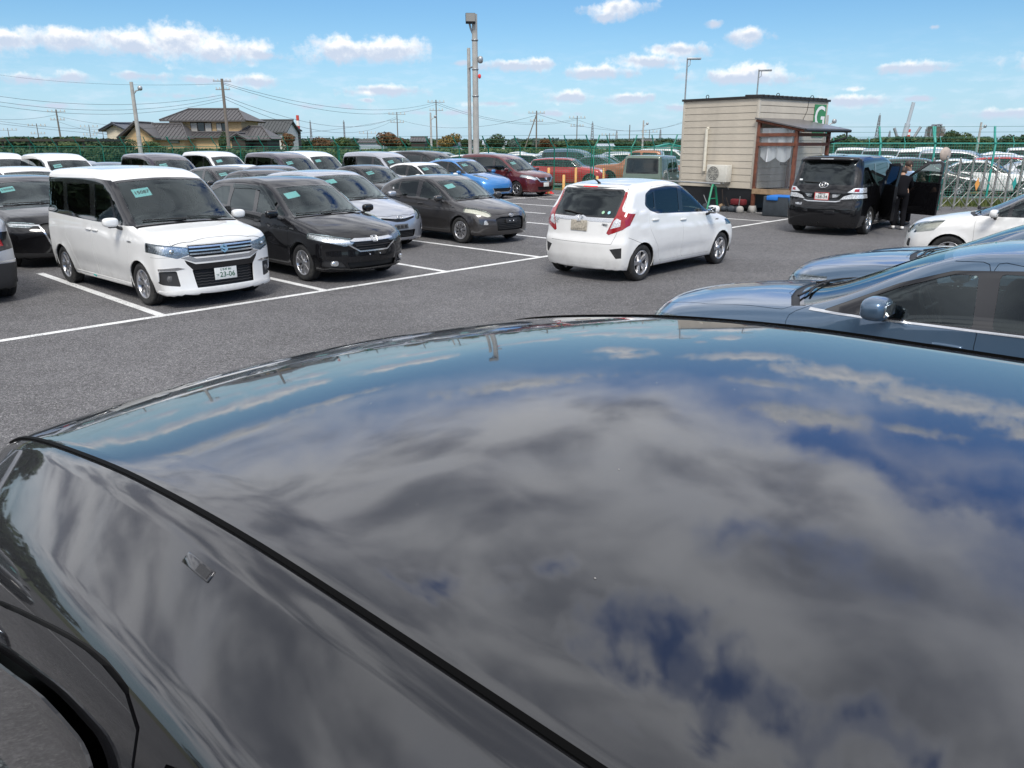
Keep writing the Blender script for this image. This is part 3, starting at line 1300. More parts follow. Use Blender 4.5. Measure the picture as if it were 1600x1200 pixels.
        # handles
        for hs, hz in sp.get('handles', []):
            for sd in (1, -1):
                m = MB()
                hy = b.side_y(hs, hz)
                superell(m, (b.xo - hs, sd * (hy + .012), hz), (.095, .014, .014), .5, 16, 8)
                parts.append(dict(name='door_handle', mesh=weld(m.mesh('door_handle')), mat=sp.get('handlemat', 'paint'), key='hd%s%s' % (hs, sd)))
        # wipers
        for y0, y1 in ((-.05, -.62), (.52, -.02)):
            pts = []
            for i in range(6):
                y = y0 + (y1 - y0) * i / 5
                ss = s0 + .05 + .07 * (1 - i / 5) * 0 + b.bow * (y / hw) ** 2 + .035 * i / 5 + .02
                pts.append((b.xo - ss, y, b.top_z(ss, y) + .014))
            m = MB().tube(pts, .008, 6)
            m.tube([pts[2], (pts[0][0] + .06, pts[0][1] + .05, pts[0][2] - .01)], .009, 6)
            parts.append(dict(name='wiper', mesh=m.mesh('wiper'), mat='seal', key='wp%.2f' % y0))
        # windscreen card
        if sp.get('card', True):
            cs, cy = s1 - .06 + sp.get('card_ds', -.13), sp.get('card_y', -.40)
            p0 = Vector((b.xo - cs, cy, b.top_z(cs, cy)))
            n = b.normal(np.array([[cs, cy, p0.z]]))[0]
            n = Vector((-n[0], n[1], n[2]))
            u = Vector((0, 1, 0)) - n * n.y
            u.normalize()
            w = n.cross(u)
            if w.z < 0: w = -w
            c = p0 - n * .012
            m = MB()
            hwid, hh = .118, .082
            q = [c + u * a * hwid + w * bb * hh for a, bb in ((-1, -1), (1, -1), (1, 1), (-1, 1))]
            m.add([tuple(x) for x in q] + [tuple(x - n * .001) for x in q], [(0, 1, 2, 3), (7, 6, 5, 4)])
            parts.append(dict(name='lot_card', mesh=m.mesh('lot_card'), mat='paper_cyan', key='card'))
            # lettering frame: local x = to the viewer's right as seen from the front
            X = u * 1.0
            Mx = Matrix((X.to_4d(), w.to_4d(), n.to_4d(), (0, 0, 0, 1))).transposed()
            Mx[0][3], Mx[1][3], Mx[2][3] = c + n * .003
            Mx[3][0] = Mx[3][1] = Mx[3][2] = 0
            Mx[3][3] = 1
            parts.append(dict(name='card_number', mesh=None, mat='ink_dark', key='cardnum', parent='card', M=Mx))
    CARSETS[ck] = (b, parts)
    ct.bm.free()
    return CARSETS[ck]


def add_interior(b, sp, parts, s0, s1):
    seat_mat = sp.get('seatmat', 'cloth_dark')
    bz = b.tb(np.array([s0 + .5]))[0]
    m = MB()
    m.bbox(b.xo - s0 - .62, -b.hw + .16, bz - .32, b.xo - s0 - .10, b.hw - .16, bz - .06, .05)
    m.bbox(b.xo - s0 - .64, -.48, bz - .14, b.xo - s0 - .35, -.18, bz + .01, .04)
    parts.append(dict(name='dashboard', mesh=m.mesh('dashboard'), mat='dash', key='dash'))
    m = MB()
    M = Matrix.Translation((b.xo - s0 - .80, -.36, bz - .08)) @ Matrix.Rotation(radians(-65), 4, 'Y')
    pts = [M @ Vector((.18 * cos(a), .18 * sin(a), 0)) for a in [2 * pi * i / 24 for i in range(25)]]
    m.tube(pts, .015, 8, cap=False)
    m.tube([M @ Vector((-.17, 0, 0)), M @ Vector((.17, 0, 0))], .02, 6)
    m.tube([M @ Vector((0, -.17, 0)), M @ Vector((0, .17, 0))], .02, 6)
    parts.append(dict(name='steering_wheel', mesh=m.mesh('steering_wheel'), mat='dash', key='sw'))
    for row, sx in enumerate((s0 + 1.28, s0 + 2.15)):
        if b.L - sx < .6: continue
        for y in (-.36, .36):
            m = MB()
            m.bbox(b.xo - sx - .05, y - .24, .32, b.xo - sx + .45, y + .24, .50, .05)
            R = Matrix.Translation((b.xo - sx - .02, y, .48)) @ Matrix.Rotation(radians(-14), 4, 'Y')
            m.bbox(-.08, -.23, 0, .06, .23, .60, .05, R)
            k = 'seat%d%.2f' % (row, y)
            parts.append(dict(name='seat', mesh=m.mesh('seat'), mat=seat_mat, key=k))
            m = MB()
            m.bbox(-.06, -.12, .66, .04, .12, .84, .04, R)
            m.tube([R @ Vector((0, -.05, .55)), R @ Vector((0, -.05, .68))], .008, 6)
            m.tube([R @ Vector((0, .05, .55)), R @ Vector((0, .05, .68))], .008, 6)
            parts.append(dict(name='headrest', mesh=m.mesh('headrest'), mat=seat_mat, key=k + 'h', parent=k))
    m = MB()
    m.box(b.xo - b.L + .3, -b.hw + .15, .30, b.xo - s0 - .2, b.hw - .15, .33)
    parts.append(dict(name='cabin_floor', mesh=m.mesh('cabin_floor'), mat='dash', key='cf'))
    m = MB()
    mz = float(b.tz(s1)) - .10
    m.bbox(b.xo - s1 - .02, -.11, mz - .05, b.xo - s1 + .01, .11, mz + .02, .01)
    parts.append(dict(name='rear_view_mirror', mesh=m.mesh('rear_view_mirror'), mat='dash', key='rvm'))
    if not sp.get('card', True): return
    m = MB()
    m.box(b.xo - s0 - .33, -.15, bz - .052, b.xo - s0 - .12, .15, bz - .050)
    parts.append(dict(name='dash_paper', mesh=m.mesh('dash_paper'), mat='paper_white', key='dp'))


def make_car(name, key, sp, colour, label, loc, rotz, group=None, cat='car', res=0.075, far=False, number=None, skip=(), glass=None, colour2=None, wheels=None):
    b, parts = car_set(key, sp, res, far)
    root = thing(name, label, cat, loc, rotz, group)
    made = {}
    gl = glass or sp.get('glass', ('glass_clear', 'glass_green', 'glass_privacy'))
    todo = [p for p in parts if not p.get('parent')] + [p for p in parts if p.get('parent')]
    for p in todo:
        if p['name'] in skip or p['key'] in skip: continue
        if p['key'] == 'cardnum':
            if not number: continue
            o = meshobj('card_number', text_mesh(number, .085, .0015), made['card'], 'ink_dark')
            o.matrix_local = p['M']
            made['cardnum'] = o
            continue
        par = root
        if p.get('parent'):
            par = made.get(p['parent'])
            if par is None: continue
        mt = p['mat']
        mt = {'paint': colour, 'paint2': colour2 or colour, 'glass': gl[0], 'glass_side': gl[1], 'glass_rear': gl[2], 'lamp': sp.get('lampmat', 'lamp_clear')}.get(mt, mt)
        if far and mt in ('glass_clear', 'glass_green'): pass
        o = meshobj(p['name'], p['mesh'], par, mt)
        made[p['key']] = o
    st = wheels or sp.get('wheel', ('multi', 10, 'alloy'))
    wm = wheel_meshes(sp['rw'], sp.get('rim', .20), sp.get('ww', .19), st[0], st[1], 0 if far else 1)
    for c in (b.fo, b.fo + b.wb):
        for sd in (1, -1):
            yw = b.hw - sp.get('ww', .19) / 2 - .018
            w = meshobj('wheel', wm[0], root, 'rubber', (b.xo - c, sd * yw, b.rw), (0, 0, 0 if sd > 0 else pi))
            meshobj('rim', wm[1], w, st[2])
            if not far: meshobj('brake_disc', wm[2], w, 'brake')
    root['_r'] = 1
    del root['_r']
    return root, b, made


def on_car(root, name, me, mat, M, parent=None):
    o = meshobj(name, me, parent or root, mat)
    o.matrix_local = M
    return o


def frame_front(x, y, z, tilt=0, yaw=0):
    """matrix whose local XY plane faces forward (+x of the car); local +x runs to the viewer's right when looking at the front"""
    R = Matrix(((0, 0, 1), (1, 0, 0), (0, 1, 0))).to_4x4()
    return Matrix.Translation((x, y, z)) @ Matrix.Rotation(yaw, 4, 'Z') @ Matrix.Rotation(-tilt, 4, 'Y') @ R


def frame_rear(x, y, z, tilt=0, yaw=0):
    R = Matrix(((0, 0, -1), (-1, 0, 0), (0, 1, 0))).to_4x4()
    return Matrix.Translation((x, y, z)) @ Matrix.Rotation(yaw, 4, 'Z') @ Matrix.Rotation(tilt, 4, 'Y') @ R


def frame_left(x, y, z):
    R = Matrix(((-1, 0, 0), (0, 0, 1), (0, 1, 0))).to_4x4()
    return Matrix.Translation((x, y, z)) @ R


def frame_right(x, y, z):
    R = Matrix(((1, 0, 0), (0, 0, -1), (0, 1, 0))).to_4x4()
    return Matrix.Translation((x, y, z)) @ R


def plate_mesh(w=.33, h=.165, t=.006):
    m = MB()
    m.bbox(-w / 2, -h / 2, 0, w / 2, h / 2, t, .004)
    return m.mesh('licence_plate')


PLATE = plate_mesh()


def emblem_toyota(s=1.0):
    m = MB()

    def ell(cx, cy, a, b, r):
        m.tube([(cx + a * cos(t), cy + b * sin(t), .004) for t in [2 * pi * i / 28 for i in range(29)]], r, 6, cap=False)
    ell(0, 0, .060 * s, .040 * s, .0065 * s)
    ell(0, .008 * s, .020 * s, .031 * s, .005 * s)
    ell(0, .018 * s, .045 * s, .015 * s, .005 * s)
    return m.mesh('emblem')


def emblem_h(s=1.0):
    m = MB()
    f = lambda a, b, h: (a * s, b * s, h)
    m.prism([(-.040, .042), (-.022, .042), (-.015, .008), (.015, .008), (.022, .042), (.040, .042), (.024, -.042), (.010, -.042), (.013, -.008), (-.013, -.008), (-.010, -.042), (-.024, -.042)], 0, .008, f)
    P = [(-.055, .050), (.055, .050), (.040, -.052), (-.040, -.052)]
    for i in range(4):
        a, b = P[i], P[(i + 1) % 4]
        m.tube([(a[0] * s, a[1] * s, .004), (b[0] * s, b[1] * s, .004)], .006 * s, 6)
    return m.mesh('emblem')


def emblem_s(s=1.0):
    m = MB()
    f = lambda a, b, h: (a * s, b * s, h)
    top = [(0.0, .058), (.052, .020), (.020, .002), (.034, -.008), (.012, -.022), (-.052, .022)]
    m.prism([(.030, .050), (.048, .034), (.004, .006), (.050, -.024), (.010, -.056), (-.010, -.044), (.016, -.024), (-.050, .020)], 0, .008, f) if False else None
    # slanted S: two hooks
    m.prism([(-.048, .018), (0, .052), (.046, .020), (.030, .008), (0, .030), (-.018, .018), (.048, -.022), (.034, -.032), (-.046, .006)], 0, .008, f)
    m.prism([(.048, -.020), (0, -.054), (-.046, -.022), (-.030, -.010), (0, -.032), (.018, -.020), (-.048, .020), (-.034, .030), (.046, -.008)], 0, .0085, f)
    return m.mesh('emblem')


def add_plate(root, M, lines, ink='plate_green_ink', plate='plate_white', frame=None):
    p = on_car(root, 'licence_plate', PLATE, plate, M)
    T = Matrix.Translation((0, 0, .0075))
    for txt, size, x, y in lines:
        me = text_mesh(txt, size, .0012)
        o = meshobj('plate_lettering', me, p, ink)
        o.location = (x, y, .0085)
    if frame:
        m = MB()
        for a, b_, c, d in ((-.172, -.09, .172, -.077), (-.172, .077, .172, .09), (-.172, -.077, -.158, .077), (.158, -.077, .172, .077)):
            m.box(a, b_, .0, c, d, .010)
        m.build('plate_frame', frame, p)
    return p

# ------------------------------------------------------------------ kinds of car
SOLIO = dict(L=3.81, W=1.645, H=1.745, wb=2.48, fo=.72, rw=.298, rim=.198, ww=.175,
             top=[(0, .84), (.10, .925), (.35, .985), (.72, 1.045), (1.44, 1.585), (1.62, 1.665), (2.0, 1.725), (2.7, 1.745), (3.4, 1.72), (3.81, 1.68)],
             belt=[(0, .92), (.7, 1.0), (1.5, 1.03), (3.81, 1.09)], ws=(.74, 1.45), ws_in=.055, tumble=.13, kt=.10, crown=.045, cf=.24, cr=.14, bow=.17, kf=.075,
             nose=[(.1, .06), (.22, .0), (.32, .02), (.5, .035), (.7, .03), (.85, .06), (1.0, .14)], tail=[(.1, .06), (.3, .0), (.9, .01), (1.2, .05), (1.7, .12)],
             plan=[(0, .97), (.12, .99), (.3, 1), (.8, 1), (.92, .99), (1, .97)], wheel=('twin', 7, 'alloy'), handles=[(1.95, .90), (2.16, .90)],
             mirror=(1.16, 1.04, .19), glass=('glass_clear', 'glass_green', 'glass_privacy'), seatmat='cloth_dark',
             regions=[
                 ('top', 'bonnet', [(.16, -.64), (.10, -.4), (.085, 0), (.10, .4), (.16, .64), (.50, .70), (.80, .745), (.88, .70), (.70, .40), (.665, 0), (.70, -.40), (.88, -.70), (.80, -.745), (.50, -.70)], dict(seal=.004)),
                 ('front', 'front_bumper', [(-1, .17), (1, .17), (1, .66), (.60, .68), (.45, .82), (-.45, .82), (-.60, .68), (-1, .66)], dict(seal=.003, smax=.40)),
                 ('side', 'door#f', [(1.02, .25), (1.98, .25), (2.0, .4), (2.04, .98), (2.04, 1.56), (1.56, 1.56), (.97, 1.02), (.97, .45)], dict(seal=.004, r=.05)),
                 ('side', 'door#r', [(2.07, .25), (2.68, .25), (2.84, .62), (2.98, .74), (2.98, 1.56), (2.07, 1.56)], dict(seal=.004, r=.05)),
                 ('side', 'window_frame', [(.86, 1.02), (.80, 1.06), (1.48, 1.575), (1.95, 1.60), (3.70, 1.57), (3.80, 1.12), (3.8, 1.07), (2.0, 1.02)], dict(r=.02)),
                 ('side', 'side_window#q', [(1.12, 1.05), (1.30, 1.05), (1.44, 1.34), (1.36, 1.32)], dict(r=.02)),
                 ('side', 'side_window#f', [(1.36, 1.05), (1.96, 1.06), (1.96, 1.52), (1.66, 1.51), (1.50, 1.36)], dict(r=.03)),
                 ('side', 'rear_side_window#r', [(2.12, 1.07), (2.82, 1.09), (2.90, 1.2), (2.90, 1.50), (2.12, 1.52)], dict(r=.04)),
                 ('side', 'rear_side_window#c', [(3.02, 1.10), (3.70, 1.13), (3.66, 1.51), (3.02, 1.52)], dict(r=.03)),
                 ('front', 'headlight', [(.44, .70), (.60, .655), (.86, .74), (.9, .86), (.50, .795), (.43, .785)], dict(pair=1, smax=.50)),
                 ('front', 'grille', [(-.46, .665), (.46, .665), (.46, .815), (-.46, .815)], dict()),
                 ('front', 'chrome_trim#low', [(-.56, .665), (-.40, .60), (.40, .60), (.56, .665), (.45, .685), (.38, .648), (-.38, .648), (-.45, .685)], dict()),
                 ('front', 'grille_bar#1', [(-.45, .695), (.45, .695), (.45, .713), (-.45, .713)], dict()),
                 ('front', 'grille_bar#2', [(-.45, .737), (.45, .737), (.45, .755), (-.45, .755)], dict()),
                 ('front', 'grille_bar#3', [(-.45, .780), (.45, .780), (.45, .800), (-.45, .800)], dict()),
                 ('front', 'dark_trim#m', [(-.52, .635), (-.39, .575), (.39, .575), (.52, .635), (.50, .585), (.43, .50), (-.43, .50), (-.50, .585)], dict()),
                 ('front', 'intake', [(-.44, .50), (.44, .50), (.41, .27), (-.41, .27)], dict()),
                 ('front', 'fog_recess', [(.60, .30), (.80, .33), (.80, .50), (.62, .50)], dict(pair=1, smax=.5, r=.02)),
                 ('front', 'wing_trim', [(.52, .525), (.62, .508), (.80, .508), (.80, .535), (.60, .545)], dict(pair=1, smax=.5)),
                 ('side', 'side_skirt', [(1.07, .19), (2.86, .19), (2.84, .255), (1.05, .255)], dict()),
                 ('front', 'splitter', [(-1, .17), (1, .17), (1, .23), (.45, .255), (-.45, .255), (-1, .23)], dict(smax=.36)),
             ])

SHUTTLE = dict(L=4.40, W=1.695, H=1.545, wb=2.53, fo=.88, rw=.302, rim=.20, ww=.185,
               top=[(0, .64), (.08, .735), (.30, .835), (.75, .94), (1.08, 1.0), (1.95, 1.425), (2.25, 1.51), (2.8, 1.545), (3.6, 1.52), (4.1, 1.46), (4.40, 1.34)],
               belt=[(0, .80), (1.0, .93), (2.0, .97), (3.4, 1.03), (4.4, 1.08)], ws=(1.06, 1.93), tumble=.27, kt=.12, crown=.05, bow=.26, cf=.36, pf=2.3,
               nose=[(.1, .12), (.25, .03), (.4, .02), (.55, .03), (.66, .0), (.75, .06), (.9, .25)], wheel=('blade', 8, 'alloy'),
               handles=[(2.22, .86), (3.16, .89)], mirror=(1.52, .99, .20), seatmat='cloth_light', lampmat='lamp_clear',
               glass=('glass_clear', 'glass_green', 'glass_privacy'),
               regions=[
                   ('top', 'bonnet', [(.20, -.60), (.07, -.3), (.045, 0), (.07, .3), (.20, .60), (.55, .70), (1.15, .74), (1.22, .70), (1.02, .4), (.98, 0), (1.02, -.4), (1.22, -.70), (1.15, -.74), (.55, -.70)], dict(seal=.004)),
                   ('side', 'door#f', [(1.30, .27), (2.30, .27), (2.34, .5), (2.36, 1.0), (2.30, 1.44), (2.05, 1.42), (1.36, 1.05), (1.22, .90), (1.25, .5)], dict(seal=.004, r=.05)),
                   ('side', 'door#r', [(2.33, .27), (3.0, .27), (3.12, .55), (3.36, .80), (3.36, 1.1), (3.2, 1.44), (2.34, 1.45)], dict(seal=.004, r=.05)),
                   ('side', 'window_frame', [(1.30, .965), (1.95, 1.34), (2.2, 1.42), (2.9, 1.445), (3.7, 1.41), (4.12, 1.30), (4.16, 1.10), (3.3, 1.02), (1.6, .965)], dict(r=.03)),
                   ('side', 'side_window#q', [(1.42, .985), (1.66, .985), (1.66, 1.14), (1.60, 1.10)], dict(r=.01)),
                   ('side', 'side_window#f', [(1.70, .985), (2.28, 1.0), (2.26, 1.39), (2.15, 1.39), (1.95, 1.31), (1.70, 1.16)], dict(r=.03)),
                   ('side', 'rear_side_window#r', [(2.40, 1.0), (3.20, 1.03), (3.22, 1.15), (3.12, 1.40), (2.40, 1.41)], dict(r=.03)),
                   ('side', 'rear_side_window#c', [(3.32, 1.06), (4.02, 1.13), (3.98, 1.27), (3.6, 1.37), (3.28, 1.385)], dict(r=.03)),
                   ('side', 'window_visor', [(1.72, 1.17), (1.95, 1.32), (2.2, 1.41), (3.14, 1.42), (3.16, 1.35), (2.36, 1.36), (2.34, 1.335), (2.24, 1.345), (1.98, 1.26), (1.74, 1.13)], dict()),
                   ('front', 'headlight', [(.34, .60), (.52, .585), (.90, .70), (.92, .79), (.60, .735), (.30, .675)], dict(pair=1, smax=.68)),
                   ('front', 'grille', [(-.40, .60), (-.26, .50), (.26, .50), (.40, .60), (.32, .66), (-.32, .66)], dict()),
                   ('front', 'chrome_trim#up', [(-.36, .645), (.36, .645), (.42, .66), (.34, .695), (.12, .69), (-.12, .69), (-.34, .695), (-.42, .66)], dict()),
                   ('front', 'chrome_trim#low', [(-.46, .60), (-.27, .485), (.27, .485), (.46, .60), (.44, .61), (.26, .505), (-.26, .505), (-.44, .61)], dict()),
                   ('front', 'grille_bar#1', [(-.34, .575), (.34, .575), (.34, .587), (-.34, .587)], dict()),
                   ('front', 'grille_bar#2', [(-.30, .535), (.30, .535), (.30, .545), (-.30, .545)], dict()),
                   ('front', 'intake', [(-.48, .33), (-.44, .23), (.44, .23), (.48, .33)], dict()),
                   ('front', 'fog_recess', [(.48, .25), (.80, .27), (.80, .38), (.56, .36)], dict(pair=1, smax=.62, r=.02)),
                   ('front', 'chrome_trim#fog', [(.60, .285), (.70, .285), (.70, .365), (.60, .365)], dict(pair=1, smax=.6, r=.03)),
               ], regmat={'grille_bar': ('dark_chrome', .006), 'window_visor': ('glass_visor', .02)})

PRIUSA = dict(L=4.615, W=1.775, H=1.575, wb=2.78, fo=.93, rw=.315, rim=.205, ww=.195,
              top=[(0, .68), (.08, .765), (.35, .87), (.80, .965), (1.10, 1.02), (2.10, 1.485), (2.45, 1.555), (3.0, 1.575), (3.8, 1.53), (4.3, 1.44), (4.615, 1.30)],
              belt=[(0, .82), (1.0, .95), (2.0, .99), (3.4, 1.03), (4.6, 1.12)], ws=(1.08, 2.08), tumble=.26, kt=.12, crown=.05, bow=.28, cf=.38, pf=2.4,
              nose=[(.1, .12), (.25, .02), (.45, .0), (.62, .03), (.75, .08), (.9, .25)], wheel=('five', 7, 'alloy'),
              handles=[(2.35, .90), (3.3, .93)], mirror=(1.60, 1.02, .20), seatmat='cloth_light', lampmat='lamp_cream',
              regions=[
                  ('top', 'bonnet', [(.22, -.56), (.10, -.3), (.085, 0), (.10, .3), (.22, .56), (.62, .72), (1.2, .77), (1.26, .72), (1.04, .4), (1.0, 0), (1.04, -.4), (1.26, -.72), (1.2, -.77), (.62, -.72)], dict(seal=.004)),
                  ('side', 'door#f', [(1.35, .27), (2.45, .27), (2.50, .5), (2.52, 1.0), (2.46, 1.47), (2.2, 1.45), (1.45, 1.07), (1.27, .92), (1.30, .5)], dict(seal=.004, r=.05)),
                  ('side', 'door#r', [(2.48, .27), (3.2, .27), (3.3, .55), (3.55, .82), (3.55, 1.1), (3.4, 1.46), (2.5, 1.48)], dict(seal=.004, r=.05)),
                  ('side', 'window_frame', [(1.30, .985), (2.05, 1.39), (2.35, 1.465), (3.0, 1.48), (3.8, 1.43), (4.25, 1.31), (4.3, 1.14), (3.3, 1.03), (1.6, .985)], dict(r=.03)),
                  ('side', 'side_window#q', [(1.42, 1.005), (1.72, 1.005), (1.72, 1.17), (1.62, 1.12)], dict(r=.01)),
                  ('side', 'side_window#f', [(1.78, 1.005), (2.44, 1.02), (2.42, 1.43), (2.3, 1.42), (2.05, 1.35), (1.78, 1.20)], dict(r=.03)),
                  ('side', 'rear_side_window#r', [(2.56, 1.02), (3.40, 1.05), (3.42, 1.15), (3.32, 1.42), (2.56, 1.44)], dict(r=.03)),
                  ('side', 'rear_side_window#c', [(3.52, 1.08), (4.15, 1.17), (4.1, 1.30), (3.8, 1.38), (3.46, 1.41)], dict(r=.03)),
                  ('front', 'headlight', [(.46, .63), (.60, .60), (.80, .72), (.84, .86), (.66, .83), (.50, .74)], dict(pair=1, smax=.72, r=.02)),
                  ('front', 'grille', [(-.44, .66), (-.10, .59), (.10, .59), (.44, .66), (.42, .69), (.12, .655), (-.12, .655), (-.42, .69)], dict()),
                  ('front', 'chrome_trim#up', [(-.45, .69), (-.12, .66), (.12, .66), (.45, .69), (.44, .71), (.12, .685), (-.12, .685), (-.44, .71)], dict()),
                  ('front', 'intake', [(-.42, .42), (-.38, .27), (.38, .27), (.42, .42)], dict(r=.03)),
                  ('front', 'fog_recess', [(.62, .38), (.76, .38), (.76, .52), (.66, .52)], dict(pair=1, smax=.62, r=.03)),
              ])

AQUA = dict(L=3.995, W=1.695, H=1.445, wb=2.55, fo=.83, rw=.293, rim=.195, ww=.175,
            top=[(0, .60), (.07, .69), (.28, .79), (.70, .895), (.98, .955), (1.82, 1.345), (2.1, 1.42), (2.45, 1.445), (3.0, 1.42), (3.5, 1.33), (3.85, 1.18), (3.995, 1.05)],
            belt=[(0, .74), (.9, .88), (1.9, .92), (3.0, .97), (4.0, 1.02)], ws=(.96, 1.80), tumble=.28, kt=.12, crown=.05, bow=.25, cf=.34, pf=2.4,
            nose=[(.1, .12), (.25, .02), (.40, .0), (.55, .02), (.68, .07), (.85, .25)], wheel=('cover', 9, 'alloy'),
            handles=[(2.18, .82), (3.02, .93)], mirror=(1.44, .94, .19), seatmat='cloth_light', lampmat='lamp_cream',
            regions=[
                ('top', 'bonnet', [(.20, -.52), (.10, -.3), (.085, 0), (.10, .3), (.20, .52), (.55, .66), (1.1, .73), (1.15, .69), (.92, .4), (.88, 0), (.92, -.4), (1.15, -.69), (1.1, -.73), (.55, -.66)], dict(seal=.004)),
                ('side', 'door#f', [(1.22, .26), (2.28, .26), (2.33, .5), (2.35, .95), (2.26, 1.35), (2.0, 1.34), (1.3, 1.0), (1.14, .85), (1.18, .5)], dict(seal=.004, r=.05)),
                ('side', 'door#r', [(2.31, .26), (2.82, .26), (2.95, .5), (3.15, .75), (3.2, 1.0), (3.05, 1.32), (2.33, 1.35)], dict(seal=.004, r=.05)),
                ('side', 'window_frame', [(1.20, .915), (1.85, 1.26), (2.1, 1.335), (2.6, 1.355), (3.1, 1.31), (3.42, 1.20), (3.36, 1.08), (2.9, .965), (1.5, .915)], dict(r=.03)),
                ('side', 'side_window#q', [(1.34, .935), (1.56, .935), (1.56, 1.08), (1.50, 1.04)], dict(r=.01)),
                ('side', 'side_window#f', [(1.60, .935), (2.24, .945), (2.20, 1.30), (2.08, 1.30), (1.85, 1.225), (1.60, 1.10)], dict(r=.03)),
                ('side', 'rear_side_window#r', [(2.38, .95), (2.84, .975), (3.02, 1.08), (2.98, 1.28), (2.36, 1.32)], dict(r=.03)),
                ('side', 'rear_side_window#c', [(3.06, 1.09), (3.30, 1.11), (3.34, 1.18), (3.04, 1.27)], dict(r=.02)),
                ('front', 'headlight', [(.50, .62), (.60, .60), (.90, .72), (.86, .80), (.66, .78), (.52, .70)], dict(pair=1, smax=.72, r=.02)),
                ('front', 'intake', [(-.44, .56), (-.40, .30), (.40, .30), (.44, .56), (.30, .60), (-.30, .60)], dict(r=.03)),
                ('front', 'fog_lamp', [(.60, .44), (.69, .43), (.67, .53), (.62, .53)], dict(pair=1, smax=.62, r=.02)),
                ('front', 'lower_grey', [(-1, .17), (1, .17), (1, .255), (.5, .25), (.4, .275), (-.4, .275), (-.5, .25), (-1, .255)], dict(smax=.5)),
            ], regmat={'lower_grey': ('paint_darkgrey', .006)})

